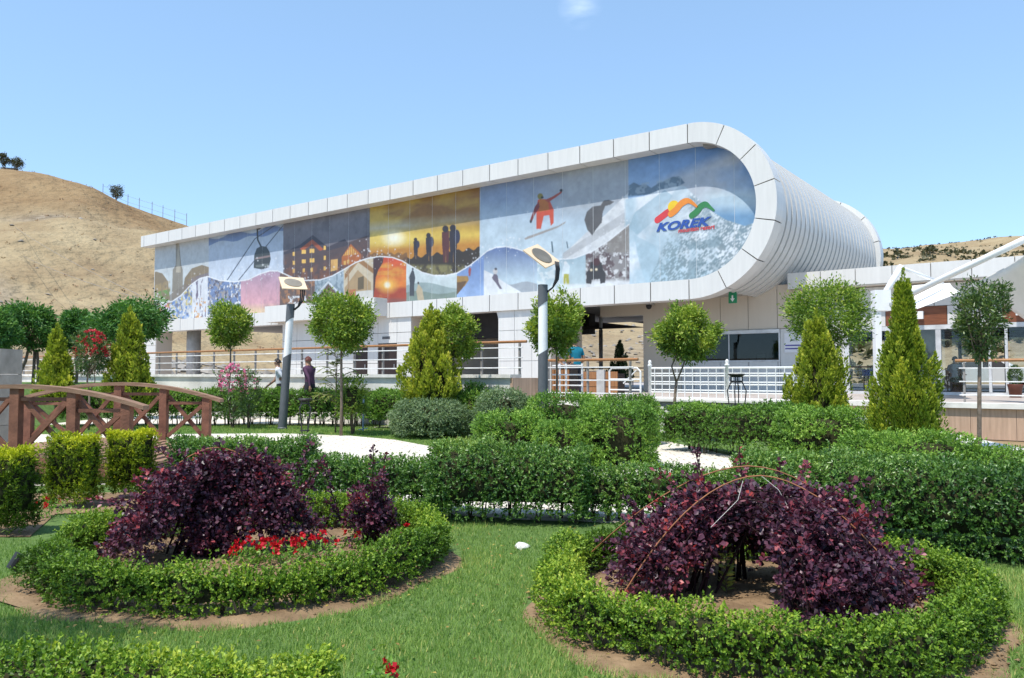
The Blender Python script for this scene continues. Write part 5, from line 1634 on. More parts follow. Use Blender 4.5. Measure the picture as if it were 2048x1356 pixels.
# inside: side wall, ceiling, rear frames
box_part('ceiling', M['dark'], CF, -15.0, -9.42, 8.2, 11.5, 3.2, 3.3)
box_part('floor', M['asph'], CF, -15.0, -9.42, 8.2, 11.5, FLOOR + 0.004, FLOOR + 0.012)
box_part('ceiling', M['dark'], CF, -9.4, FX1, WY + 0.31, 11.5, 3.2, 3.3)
box_part('floor', M['asph'], CF, -9.4, FX1, WY + 0.11, 11.5, FLOOR + 0.004, FLOOR + 0.012)
for xx in (-12.6, -11.0, -9.4, -7.8, -6.2, -4.6, -3.0, -1.4, 0.2, 1.8, 3.4):
    box_part('rear_mullion', M['aludark'], CF, xx - 0.06, xx + 0.06, 11.3, 11.42, FLOOR, 3.2)
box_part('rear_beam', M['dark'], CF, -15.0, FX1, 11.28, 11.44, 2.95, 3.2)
box_part('inner_column', M['conc'], CF, -5.15, -4.55, 5.6, 6.2, FLOOR, 3.2)


# furniture in the cafe
def wicker_chair(x, y, rz, label, first=[None]):
    if first[0] is None:
        t = thing('cafe_chair', label, 'chair', L2W(x, y, FLOOR + 0.012), SROT + rz, 'wicker chairs in the cafe')
        box_part('seat', M['wicker'], t, -0.24, 0.24, -0.24, 0.24, 0.42, 0.46)
        mb = MB()
        for i in range(8):
            xx = -0.23 + i * 0.066
            mb.beam((xx, 0.22, 0.46), (xx * 1.05, 0.28, 0.88), 0.028, 0.02)
        for zz in (0.52, 0.62, 0.72, 0.82, 0.88):
            mb.beam((-0.25, 0.225 + (zz - .46) * .14, zz), (0.25, 0.225 + (zz - .46) * .14, zz), 0.03, 0.03)
        mb.obj('backrest', M['wicker'], t)
        for sx in (-1, 1):
            MB().beam((sx * 0.25, -0.2, 0.66), (sx * 0.25, 0.25, 0.68), 0.04, 0.03).obj('armrest', M['wicker'], t)
            for sy in (-1, 1):
                MB().beam((sx * 0.21, sy * 0.21, 0), (sx * 0.21, sy * 0.21, 0.42), 0.035, 0.035).obj('leg', M['wicker'], t)
        first[0] = t
    else:
        t = copy_tree(first[0]); t.location = L2W(x, y, FLOOR + 0.012); t.rotation_euler = (0, 0, SROT + rz); t['label'] = label
    return t


wicker_chair(-6.35, 31.0, PI, 'wicker chair with its back to the cafe window, beside the blue table')
wicker_chair(-5.75, 31.2, PI + 0.3, 'wicker chair behind the cafe glass nearest the tall green conifer')
wicker_chair(-6.2, 32.6, 0.1, 'wicker chair on the far side of the cafe table')
wicker_chair(-4.05, 31.2, PI - 0.2, 'wicker chair under the seated man in grey')
ct = thing('cafe_table', 'dark round cafe table between the wicker chairs', 'table', L2W(-6.0, 31.9, FLOOR + 0.012), SROT)
mb = MB(); mb.lathe([(0.45, 0.71), (0.45, 0.74)], (0, 0, 0), 20); mb.obj('tabletop', M['wicker'], ct)
mb = MB(); mb.lathe([(0.26, 0), (0.26, 0.03), (0.05, 0.06), (0.05, 0.71)], (0, 0, 0), 14); mb.obj('pedestal', M['black'], ct)
bt = thing('blue_table', 'blue topped table at the left edge of the cafe glass', 'table', L2W(-6.85, 31.9, FLOOR + 0.012), SROT)
box_part('tabletop', M['bluecl'], bt, -0.35, 0.35, -0.4, 0.4, 0.62, 0.86)
for sx in (-1, 1):
    for sy in (-1, 1):
        box_part('leg', M['black'], bt, sx * 0.3 - 0.02, sx * 0.3 + 0.02, sy * 0.34 - 0.02, sy * 0.34 + 0.02, 0, 0.62)


def pot_plant(s, D, label, h=0.55, base=FLOOR):
    t = thing('potted_plant', label, 'plant', L2W(s, D, base), SROT, 'potted plants by the cafe')
    mb = MB(); mb.lathe([(0.15, 0), (0.19, 0.30), (0.21, 0.38), (0.20, 0.40), (0.17, 0.36)], (0, 0, 0), 16); mb.obj('pot', M['pot'], t, smooth=True)
    n = 700; rng = np.random.default_rng(int(abs(s * 100)))
    d = norm(rng.normal(size=(n, 3))); k = rng.uniform(0.4, 1, n) ** 0.5
    P = d * np.array([0.17, 0.17, h / 2]) * k[:, None] + np.array([0, 0, 0.36 + h / 2])
    leaves('foliage', P, d + np.array([0, 0, 0.5]), 0.07, 0.03, rng.uniform(0, 0.7, n), M['slim'], t)
    return t


pot_plant(-2.05, 27.6, 'brown pot with a clipped dark shrub before the cafe glass', 0.6)
pot_plant(-4.0, 30.9, 'dark planter pot on the cafe floor beside the seated man', 0.2, FLOOR + 0.012)

# car park and car beyond the cafe
cp = [L2W(-14, 41.0), L2W(16, 41.0), L2W(16, 56), L2W(-14, 56)]
sheet('car_park', [(p.x, p.y) for p in cp], FLOOR + 0.006, M['asph'])


def car(s, D, label):
    t = thing('parked_car', label, 'car', L2W(s, D, FLOOR + 0.006), SROT)
    prof = [(-2.15, 0.35), (-2.18, 0.62), (-2.05, 0.80), (-1.25, 0.92), (-0.62, 1.38), (0.75, 1.42), (1.45, 0.98), (2.10, 0.90), (2.18, 0.60), (2.12, 0.35)]
    mb = MB(); vs = []; fs = []
    for yy, ins in ((-0.86, 0.03), (-0.80, 0), (0.80, 0), (0.86, 0.03)):
        for x_, z_ in prof:
            k = (0.14 if z_ > 1.0 else 0.0) * (1 if yy > 0 else -1)
            vs.append((x_ * (1 - ins), yy - k, z_ - ins * 0.3))
    n = len(prof)
    for i in range(3):
        for j in range(n):
            a = i * n + j; b = i * n + (j + 1) % n
            fs.append((a, b, b + n, a + n))
    fs += [tuple(reversed(range(n))), tuple(3 * n + j for j in range(n))]
    mb.add(vs, fs); mb.obj('body', M['carwhite'], t)
    for sx in (-1.35, 1.32):
        for sy in (-0.82, 0.82):
            wm = MB(); wm.tube([(sx, sy - 0.1, 0.32), (sx, sy + 0.1, 0.32)], 0.32, 18); w_ = wm.obj('wheel', M['tyre'], t)
            MB().tube([(sx, sy - 0.115, 0.32), (sx, sy + 0.115, 0.32)], 0.19, 14).obj('rim', M['steel'], w_)
    for sg in (-1, 1):
        for pts in ([(-1.08, 0.97), (-0.56, 1.32), (-0.02, 1.34), (-0.02, 0.97)], [(0.06, 0.97), (0.06, 1.34), (0.70, 1.35), (1.22, 0.99)]):
            wm = MB(); wm.prism(pts, lambda a, b: (a, sg * (0.80 if b > 1 else 0.865), b), lambda a, b: (a, sg * (0.76 if b > 1 else 0.83), b)); wm.obj('side_window', M['dark'], t)
    for sy in (-0.6, 0.6):
        box_part('tail_lamp', M['carlamp'], t, 2.12, 2.19, sy - 0.15, sy + 0.15, 0.66, 0.80); box_part('headlamp', M['glassd'], t, -2.18, -2.10, sy - 0.17, sy + 0.17, 0.60, 0.74)


car(-4.6, 44.5, 'white parked car seen through the cafe glass')

# tensile canopy with mast
cn = thing('membrane_canopy', 'white tensile canopy on a square mast before the cafe', 'canopy', (0, 0, 0))


def c_at(px, py, d):
    return AT(px, py, d)


DM = 21.5
m0 = c_at(1757, 800, DM); mt = c_at(1757, 583, DM)
mast = MB().box(m0.x - 0.085, m0.x + 0.085, DM - 0.09, DM + 0.09, FLOOR, mt.z).obj('mast', M['white'], cn)
hd = c_at(1770, 600, DM - 0.05)
box_part('mast_head', M['white'], cn, m0.x - 0.10, m0.x + 0.34, DM - 0.13, DM + 0.13, c_at(1757, 622, DM).z, mt.z + 0.03)
MB().tube([c_at(1768, 590, DM), c_at(1802, 533, DM + 0.3)], 0.085, 10).obj('strut', M['white'], cn, smooth=True)
MB().tube([c_at(1775, 612, DM), c_at(1900, 550, DM - 1.6), c_at(2060, 474, DM - 4)], 0.085, 10).obj('boom', M['white'], cn, smooth=True)
MB().tube([c_at(1802, 535, DM + 0.3), c_at(1885, 566, DM + 2.2)], 0.05, 8).obj('tie_rod', M['white'], cn, smooth=True)


def membrane(c00, c10, c11, c01, sag, name):
    n = 14; vs = []; fs = []
    for i in range(n + 1):
        for j in range(n + 1):
            u, v = i / n, j / n
            a = c00.lerp(c10, u); b = c01.lerp(c11, u); p = a.lerp(b, v)
            p = p - Vector((0, 0, sag * 16 * u * (1 - u) * v * (1 - v)))
            # edges pull in between the corners
            ctr = (c00 + c10 + c11 + c01) / 4
            e = max(4 * u * (1 - u) * (abs(v - .5) * 2) ** 3, 4 * v * (1 - v) * (abs(u - .5) * 2) ** 3) * 0.10
            p = p.lerp(Vector((ctr.x, ctr.y, p.z)), e)
            vs.append(p)
    for i in range(n):
        for j in range(n):
            fs.append((i * (n + 1) + j, (i + 1) * (n + 1) + j, (i + 1) * (n + 1) + j + 1, i * (n + 1) + j + 1))
    mb = MB(); mb.add(vs, fs)
    o = mb.obj(name, M['fabric'], cn, smooth=True, fix=False)
    md = o.modifiers.new('thick', 'SOLIDIFY'); md.thickness = 0.012
    return o


membrane(c_at(1780, 634, DM), c_at(1925, 584, DM - 0.6), c_at(1900, 566, 25.0), c_at(1820, 572, 25.5), 0.08, 'membrane')
membrane(c_at(1932, 572, 20.5), c_at(2090, 484, 16.0), c_at(2600, 500, 13.0), c_at(2120, 690, 18.5), 0.22, 'membrane')

# ================================================================== terrace edge: walls, rails, fence, steps
pw = thing('parapet_wall', 'long pale rendered parapet wall in front of the station', 'wall', (25.3 * VX, 25.3 * VY, 0), SROT)
PY0 = 16.0 - 25.3
box_part('wall_body', M['render'], pw, -58, -12.1, PY0, PY0 + 0.34, 0, 1.40)
box_part('coping', M['stonecap'], pw, -58, -12.05, PY0 - 0.08, PY0 + 0.40, 1.40, 1.49)
box_part('end_slab', M['trav'], pw, -12.098, -12.02, PY0 - 0.02, PY0 + 1.25, 0, 1.398)


def railing(label, x0, x1, y, z, h, spacing, bars, group=None, rail='woodrail', name='railing', tilt=0.0):
    t = thing(name, label, 'railing', (25.3 * VX, 25.3 * VY, 0), SROT, group)
    n = max(1, round((x1 - x0) / spacing))
    me = None
    for i in range(n + 1):
        xx = x0 + (x1 - x0) * i / n
        if me is None:
            mb = MB(); mb.box(-0.022, 0.022, -0.03, 0.03, 0, h - 0.04)
            me = mb.mesh('post', M['post'])
        link('post', me, t, (xx, y, z))
    MB().tube([(x0 - 0.18, y, z + h), (x1 + 0.22, y, z + h)], 0.036, 8).obj('handrail', M[rail], t)
    for k in range(bars):
        zz = z + h * (0.20 + 0.62 * k / max(bars - 1, 1))
        MB().tube([(x0 - 0.1, y - 0.05, zz), (x1 + 0.12, y - 0.05, zz)], 0.015, 6).obj('bar', M['steelw'], t)
    return t


railing('long railing with wooden handrail and three bars along the parapet top', -57, -11.9, PY0 + 0.12, 1.49, 0.84, 1.25, 3, 'wood topped railings')
railing('short wooden topped railing beside the steps and the kiosk', -11.75, -9.3, 17.2 - 25.3, FLOOR, 1.06, 1.2, 3, 'wood topped railings')
railing('wooden topped railing in front of the cafe glass', -2.6, 6.0, 21.3 - 25.3, FLOOR, 1.02, 1.5, 3, 'wood topped railings')
railing('far railing across the rear of the passage', -40, -9, 15.8, FLOOR, 1.05, 1.6, 3, 'wood topped railings')

# white fence before the counter
wf = thing('white_fence', 'white steel picket fence on the kerb before the counter', 'fence', (25.3 * VX, 25.3 * VY, 0), SROT)
fy = 18.55 - 25.3
fx0, fx1 = -9.45, -4.6
rm_ = None
for k, (zz, r_) in enumerate(((0.03, 0.02), (0.20, 0.016), (0.27, 0.016), (0.44, 0.016), (0.51, 0.016), (0.69, 0.016), (0.76, 0.016), (0.92, 0.026))):
    MB().tube([(fx0, fy, FLOOR + 0.06 + zz * 0.86), (fx1, fy, FLOOR + 0.06 + zz * 0.86)], r_, 6).obj('rail', M['white'], wf)
pm = MB().box(-0.008, 0.008, -0.03, -0.018, 0.06, 0.84).mesh('picket', M['white'])
xx = fx0 + 0.15
while xx < fx1:
    link('picket', pm, wf, (xx, fy, FLOOR)); xx += 0.21
for xx in (fx0, -7.35, -5.1):
    mb = MB(); mb.lathe([(0.045, 0), (0.045, 0.9), (0.06, 0.91), (0.06, 0.94), (0.03, 0.96), (0.05, 1.0), (0.03, 1.05), (0.005, 1.07)], (0, 0, 0), 12)
    p_ = mb.obj('fence_post', M['white'], wf, smooth=True); p_.location = (xx, fy, FLOOR)
# tubular gate left of the fence
gt = thing('tubular_gate', 'white tubular gate with a diagonal brace left of the picket fence', 'gate', (25.3 * VX, 25.3 * VY, 0), SROT)
gx0, gx1, gy = -10.55, -9.62, 18.35 - 25.3
MB().tube([(gx0, gy, FLOOR - 0.02), (gx0, gy, FLOOR + 0.78), (gx0 + 0.08, gy, FLOOR + 0.86), (gx1 - 0.1, gy, FLOOR + 0.86), (gx1, gy, FLOOR + 0.76), (gx1, gy, FLOOR - 0.02)], 0.026, 8).obj('gate_frame', M['white'], gt)
for zz in (0.28, 0.56):
    MB().tube([(gx0, gy, FLOOR + zz), (gx1, gy, FLOOR + zz)], 0.018, 6).obj('bar', M['white'], gt)
MB().tube([(gx0 + 0.42, gy, FLOOR + 0.45), (gx1 - 0.12, gy, FLOOR + 0.80)], 0.018, 6).obj('brace', M['white'], gt)
# lower white rail posts by the steps
sr = thing('step_railing', 'pale steel post and bars beside the steps left of the gate', 'railing', (25.3 * VX, 25.3 * VY, 0), SROT)
for xx in (-11.55, -11.35, -10.85):
    MB().tube([(xx, 17.45 - 25.3, FLOOR - 0.4), (xx, 17.45 - 25.3, FLOOR + 0.98)], 0.028, 8).obj('post', M['steelw'], sr)
for zz in (0.12, 0.40, 0.68, 0.92):
    MB().tube([(-11.75, 17.40 - 25.3, FLOOR + zz), (-10.8, 17.40 - 25.3, FLOOR + zz)], 0.018, 6).obj('bar', M['steelw'], sr)

# steps up to the passage
stp = thing('entrance_steps', 'pale stone steps rising to the passage beside the parapet end', 'steps', (25.3 * VX, 25.3 * VY, 0), SROT)
for i in range(5):
    box_part('step', M['stonecap'], stp, -12.0, -9.6, 15.4 + 0.36 * i - 25.3, 17.29 - 25.3, 0.16 * i, 0.16 * (i + 1) - 0.01)
# kerb under the fence, retaining faces
tk = thing('fence_kerb', 'white stone kerb under the picket fence', 'kerb', (25.3 * VX, 25.3 * VY, 0), SROT)
box_part('kerb_face', M['stonecap'], tk, -9.35, -5.15, 18.28 - 25.3, 18.398 - 25.3, 0, FLOOR - 0.12)
box_part('kerb_cap', M['stonecap'], tk, -9.4, -5.1, 18.22 - 25.3, 18.70 - 25.3, FLOOR + 0.004, FLOOR + 0.06)
tw = thing('terrace_wall', 'pink travertine clad terrace wall below the cafe', 'wall', (25.3 * VX, 25.3 * VY, 0), SROT)
xx = -5.15
while xx < 10:
    box_part('stone_slab', M['trav'], tw, xx + 0.004, xx + 0.896, 20.93 - 25.3, 20.99 - 25.3, 0, FLOOR - 0.10); xx += 0.9
box_part('coping', M['stonecap'], tw, -5.2, 10, 20.84 - 25.3, 21.35 - 25.3, FLOOR - 0.09, FLOOR + 0.03)
# ramp cheek wall coming forward on the right
rw = thing('ramp_wall', 'low grey ramp wall with white stone cap before the terrace', 'wall', (0, 0, 0))
a = Vector((*G(1560, 806, 0.55), 0)); b = Vector((*G(1690, 826, 0.5), 0)); c = Vector((*G(2048, 906, 0.42), 0)); d = Vector((*G(2260, 960, 0.36), 0))
for p, q, z0, z1 in ((a, b, 0.55, 0.5), (b, c, 0.5, 0.42), (c, d, 0.42, 0.36)):
    mb = MB(); pa = p.copy(); qa = q.copy(); pa.z = z0 / 2 - 0.05; qa.z = z1 / 2 - 0.05
    mb.beam((p.x, p.y, z0 / 2 - 0.08), (q.x, q.y, z1 / 2 - 0.08), 0.22, z0 + 0.02); mb.obj('wall_body', M['render'], rw)
    mb = MB(); mb.beam((p.x, p.y, z0 - 0.015), (q.x, q.y, z1 - 0.015), 0.46, 0.055); mb.obj('cap_stone', M['stonecap'], rw)

# ------------------------------------------------------------------ wooden counter pieces in the passage
kk = thing('slatted_kiosk', 'wooden slatted counter block beside the people in the passage', 'counter', L2W(-11.72, 17.9, FLOOR), SROT)
kx = 0
for i in range(6):
    box_part('slat', M['kiosk'], kk, -0.28 + i * 0.095, -0.28 + i * 0.095 + 0.078, -0.16, -0.13, 0.02, 0.82)
box_part('carcass', M['door'], kk, -0.27, 0.27, -0.128, 0.25, 0, 0.80)
box_part('side_panel', M['door'], kk, 0.272, 0.30, -0.14, 0.25, 0, 0.82)
pl = thing('wooden_planter', 'long wooden planter box behind the tubular gate', 'planter', L2W(-14.6, 23.0, FLOOR), SROT)
for i in range(3):
    box_part('board', M['kiosk'], pl, -0.2, 1.8, -0.22, -0.18, 0.02 + i * 0.26, 0.26 + i * 0.26)
box_part('liner', M['door'], pl, -0.19, 1.79, -0.178, 0.3, 0.01, 0.72)
box_part('end_post', M['conc'], pl, 1.05, 1.35, -0.30, -0.222, 0.0, 0.85)
plant_n = 500

# shade sails, poles and conifers beyond the passage
for pts, lab in (([(1120, 636, 40), (1292, 655, 44), (1150, 660, 36)], 'dark triangular shade sail beyond the passage'), ([(1240, 641, 46), (1330, 632, 42), (1330, 652, 47)], 'small dark shade sail corner seen beside the counter wall')):
    sl = thing('shade_sail', lab, 'shade sail', (0, 0, 0), 0, 'shade sails beyond the passage')
    p3 = [AT(*p) for p in pts]
    mb = MB(); n = 8; vs = []; fs = []
    for i in range(n + 1):
        for j in range(n + 1 - i):
            u, v = i / n, j / n
            p = p3[0] * (1 - u - v) + p3[1] * u + p3[2] * v
            vs.append(p)
    idx = {}; c_ = 0
    for i in range(n + 1):
        for j in range(n + 1 - i):
            idx[(i, j)] = c_; c_ += 1
    for i in range(n):
        for j in range(n - i):
            fs.append((idx[(i, j)], idx[(i + 1, j)], idx[(i, j + 1)]))
            if i + j < n - 1: fs.append((idx[(i + 1, j)], idx[(i + 1, j + 1)], idx[(i, j + 1)]))
    mb.add(vs, fs); o = mb.obj('cloth', M['sail'], sl); o.modifiers.new('thick', 'SOLIDIFY').thickness = 0.01
p = AT(1202, 748, 39)
yp = thing('sail_pole', 'grey steel pole holding the shade sail in the passage', 'pole', (p.x, p.y, FLOOR))
MB().tube([(0, 0, 0), (0, 0, 2.9)], 0.10, 10).obj('shaft', M['post'], yp, smooth=True)
MB().tube([(0, 0, 2.901), (0, 0, 3.6)], 0.085, 10).obj('light_tube', M['lampwhite'], yp, smooth=True)
MB().tube([(0, 0, 3.601), (0, 0, 6.2)], 0.07, 10).obj('upper_shaft', M['post'], yp, smooth=True)

# ================================================================== lamps
def street_lamp(px, py_top, d, base, lean, label, zc, ee, off):
    """grey foot, opal tube, slanted dark collar and three curved arms carrying a tilted cream reflector"""
    p = AT(px, 748, d)
    t = thing('street_lamp', label, 'street lamp', (p.x, p.y, base), 0, 'street lamps in the garden')
    z1, z2, z3, z4 = zc
    r0 = 0.118 if lean else 0.112
    ax = Vector((lean, 0, 1)).normalized()

    def P(z): return ax * (z / ax.z)
    n = 20

    def slanted(za, zb, ra, rb, sa, sb, name, m):
        mb = MB(); vs = []; fs = []
        for (zz, rr, sl) in ((za, ra, sa), (zb, rb, sb)):
            c = P(zz)
            for j in range(n):
                a_ = 2 * PI * j / n
                vs.append((c.x + rr * math.cos(a_), c.y + rr * math.sin(a_), c.z + sl * math.cos(a_)))
        for j in range(n):
            q = (j + 1) % n; fs.append((j, q, q + n, j + n))
        fs += [tuple(reversed(range(n))), tuple(range(n, 2 * n))]
        mb.add(vs, fs); return mb.obj(name, m, t, smooth=False)
    slanted(-0.05, z1, r0, r0 * 0.93, 0, 0.06, 'lower_post', M['lampgrey'])
    slanted(z1 + 0.002, z2, r0 * 0.90, r0 * 0.86, 0.06, 0.07, 'light_tube', M['lampwhite'])
    slanted(z2 + 0.002, z3, r0 * 0.95, r0 * 0.93, 0.07, 0, 'collar', M['lampgrey'])
    mb = MB(); mb.lathe([(r0 * 1.12, 0.0), (r0 * 1.12, 0.05), (r0, 0.07)], (0, 0, 0), 20); mb.obj('base_flange', M['lampgrey'], t)
    top = P(z3)
    # arms
    for k in (-1, 0, 1):
        y = k * 0.045
        pts = [(top.x + r0 * 0.75, y, z3 - 0.16), (top.x + 0.21, y * 1.1, z3 - 0.06), (top.x + 0.30 + 0.03 * k, y * 1.2, z3 + 0.12), (top.x + 0.32 + 0.035 * k, y * 1.2, z3 + 0.34), (top.x + 0.30 + 0.035 * k, y * 1.2, z4 - 0.12)]
        MB().tube(limb_pts(pts[0], pts[1], 0, 3) + [Vector(q) for q in pts[2:]], 0.017, 8).obj('arm', M['black'], t, smooth=True)
    # reflector: a tilted square sheet with a round grille in its underside
    c = Vector((off[0], off[1], z4))
    e1, e2 = ee
    nrm = e1.cross(e2).normalized()
    if nrm.z < 0: nrm = -nrm
    mb = MB(); cs = [c - e1 - e2, c + e1 - e2, c + e1 + e2, c - e1 + e2]
    vs = [q - nrm * 0.012 for q in cs] + [q + nrm * 0.012 for q in cs]
    mb.add(vs, [(0, 1, 2, 3), (7, 6, 5, 4), (0, 4, 5, 1), (1, 5, 6, 2), (2, 6, 7, 3), (3, 7, 4, 0)])
    pn = mb.obj('reflector_panel', M['lampcream'], t)
    mb = MB(); a1 = e1.normalized(); a2 = nrm.cross(a1)
    vs = [c + nrm * 0.014 + (a1 * math.cos(2 * PI * j / 28) * 0.24 + a2 * math.sin(2 * PI * j / 28) * 0.24) for j in range(28)]
    vs2 = [q + nrm * 0.012 for q in vs]
    mb.add(vs + vs2, [tuple(range(28)), tuple(reversed(range(28, 56)))] + [(j, j + 28, (j + 1) % 28 + 28, (j + 1) % 28) for j in range(28)])
    gr = mb.obj('grille', M['lampmesh'], pn)
    mb = MB()
    for k in range(-8, 9):
        o = k * 0.0275; h_ = math.sqrt(max(0.235 ** 2 - o * o, 0))
        mb.beam(c + nrm * 0.030 + a1 * o - a2 * h_, c + nrm * 0.030 + a1 * o + a2 * h_, 0.008, 0.008, nrm)
    tag(mb.obj('grille_wires', M['post'], pn, fix=False), kind='stuff')
    return t


# depths worked out from where the posts meet the ground
dl = 21.2
sc_l = dl / FPX
street_lamp(566, 560, dl, 0.0, 0.055, 'leaning street lamp on the grass strip beside the two walkers', (1.5 + (748 - 712) * sc_l, 1.5 + (748 - 640) * sc_l, 1.5 + (748 - 608) * sc_l, 1.5 + (748 - 566) * sc_l), (Vector((0.285, 0.20, 0.01)), Vector((0.135, -0.28, -0.19))), (0.24, 0.0))
dr = 16.6
sc_r = dr / FPX
street_lamp(1086, 490, dr, 0.0, 0.0, 'upright street lamp among the clipped shrubs before the passage', (1.5 + (748 - 704) * sc_r, 1.5 + (748 - 608) * sc_r, 1.5 + (748 - 569) * sc_r, 1.5 + (748 - 511) * sc_r), (Vector((0.238, -0.05, -0.196)), Vector((0.164, 0.27, 0.108))), (-0.03, 0.0))


def lamp_stand(px, py, d, h, base, label, w=0.2):
    p = AT(px, 748, d)
    t = thing('lantern_stand', label, 'lantern stand', (p.x, p.y, base), 0.3, 'black iron lantern stands')
    k = h / 1.0
    for i in range(4):
        a_ = PI / 4 + PI / 2 * i
        c_, s_ = math.cos(a_), math.sin(a_)
        pts = [(c_ * w * 0.48, s_ * w * 0.48, 0), (c_ * w * 0.62, s_ * w * 0.62, h * 0.3), (c_ * w * 1.0, s_ * w * 1.0, h * 0.78), (c_ * w * 0.62, s_ * w * 0.62, h * 0.90), (c_ * w * 0.60, s_ * w * 0.60, h)]
        MB().tube(pts, 0.014, 6).obj('leg', M['black'], t)
        MB().tube([(c_ * w * 0.55, s_ * w * 0.55, 0.0), (c_ * w * 0.9, s_ * w * 0.9, -0.005), (c_ * w * 0.95, s_ * w * 0.95, 0.04)], 0.012, 6).obj('foot', M['black'], t)
    mb = MB(); mb.lathe([(w * 0.5, h - 0.03), (w * 0.75, h + 0.0), (w * 0.95, h + 0.03), (w * 0.85, h + 0.05), (w * 0.4, h + 0.02)], (0, 0, 0), 16); mb.obj('tray', M['black'], t)
    mb = MB(); mb.lathe([(w * 0.62, 0.10), (w * 0.62, 0.125)], (0, 0, 0), 12); mb.obj('lower_ring', M['black'], t)
    mb = MB(); mb.lathe([(w * 0.66, h * 0.9), (w * 0.66, h * 0.93)], (0, 0, 0), 12); mb.obj('upper_ring', M['black'], t)
    return t


lamp_stand(611, 870, 19.3, 0.85, 0.0, 'black iron lantern stand on the path edge beside the leaning lamp', 0.19)
lamp_stand(1473, 812, 16.9, 1.46, 0.0, 'black iron lantern stand before the white picket fence', 0.20)
bp = AT(727, 748, 20.4)
t = thing('blue_stake', 'pale blue stake standing before the far hedge under the sapling', 'stake', (bp.x, bp.y, 0))
MB().tube([(0, 0, -0.05), (0.01, 0, 0.92)], 0.022, 8).obj('shaft', M['bluepole'], t); MB().tube([(-0.12, 0, 0.05), (0.12, 0, 0.09)], 0.012, 6).obj('foot_bar', M['bluepole'], t)

# ================================================================== wooden footbridge
fb = thing('footbridge', 'arched wooden footbridge with crossed braces at the garden edge', 'bridge', (-6.8, 12.15, 0))
HL = 1.78


def arch(x, apex, end): return apex - (apex - end) * (x / HL) ** 2


for yy, first in ((-1.4, True), (1.4, False)):
    posts = [-1.62, -0.80, 0.02, 0.62 if False else 0.80, 1.62]
    xs_ = [-1.55, -0.75, 0.04, 0.82, 1.32 if first else 1.32]
    # handrail: thick board following an arch
    n = 18; vs = []; fs = []
    for i in range(n + 1):
        x = -HL + 2 * HL * i / n
        z = arch(x, 1.33, 1.04)
        for dy, dz in ((-0.09, -0.028), (0.09, -0.028), (0.09, 0.028), (-0.09, 0.028)):
            vs.append((x, yy + dy, z + dz))
    for i in range(n):
        for j in range(4):
            a_ = i * 4 + j; b_ = i * 4 + (j + 1) % 4
            fs.append((a_, b_, b_ + 4, a_ + 4))
    fs += [(3, 2, 1, 0), tuple(4 * n + j for j in range(4))]
    mb = MB(); mb.add(vs, fs); mb.obj('handrail', M['bridgetop'], fb)
    px_ = [-1.55, -0.78, 0.0, 0.78, 1.52]
    for x in px_:
        z = arch(x, 1.33, 1.04) - 0.03
        MB().box(x - 0.062, x + 0.062, yy - 0.062, yy + 0.062, 0.0, z).obj('post', M['bridge'], fb)
    for xa, xb in zip(px_[:-1], px_[1:]):
        za, zb = 0.42, 0.42
        ta, tb = arch(xa, 1.33, 1.04) - 0.16, arch(xb, 1.33, 1.04) - 0.16
        MB().beam((xa + 0.07, yy - 0.02, za), (xb - 0.07, yy - 0.02, tb), 0.045, 0.06).obj('brace', M['bridge'], fb)
        MB().beam((xa + 0.07, yy + 0.03, ta), (xb - 0.07, yy + 0.03, zb), 0.045, 0.06).obj('brace', M['bridge'], fb)
        MB().beam((xa + 0.07, yy, min(ta, tb) + 0.04), (xb - 0.07, yy, min(ta, tb) + 0.04), 0.06, 0.05).obj('upper_rail', M['bridge'], fb)
    # bearer beam
    n = 10; mb = MB()
    for i in range(n):
        x0 = -HL + 2 * HL * i / n; x1 = -HL + 2 * HL * (i + 1) / n
        mb.beam((x0, yy, arch(x0, 0.26, 0.10)), (x1, yy, arch(x1, 0.26, 0.10)), 0.12, 0.2)
    mb.obj('bearer', M['bridge'], fb)
pm = MB().box(-0.062, 0.062, -1.45, 1.45, 0, 0.035).mesh('plank', M['bridgetop'])
nn = 25
for i in range(nn):
    x = -HL + 0.07 + (2 * HL - 0.14) * i / (nn - 1)
    link('plank', pm, fb, (x, 0, arch(x, 0.37, 0.21)))
# the channel the bridge crosses: a flat dark sheet
sheet('stream_bed', [(-7.9, 10.65), (-5.9, 10.65), (-5.7, 16.5), (-7.9, 16.5)], 0.011, mat('dark_channel', (0.05, 0.045, 0.04), 0.7, bump=0.4))

# stone pillar at the left edge
sp = AT(2, 748, 15.5)
t = thing('stone_pillar', 'grey stone block pillar at the left edge behind the bridge', 'pillar', (sp.x - 0.1, sp.y, 0))
for i in range(4):
    box_part('block', M['stone'], t, -0.42, 0.30, -0.35, 0.35, i * 0.5, i * 0.5 + 0.492)

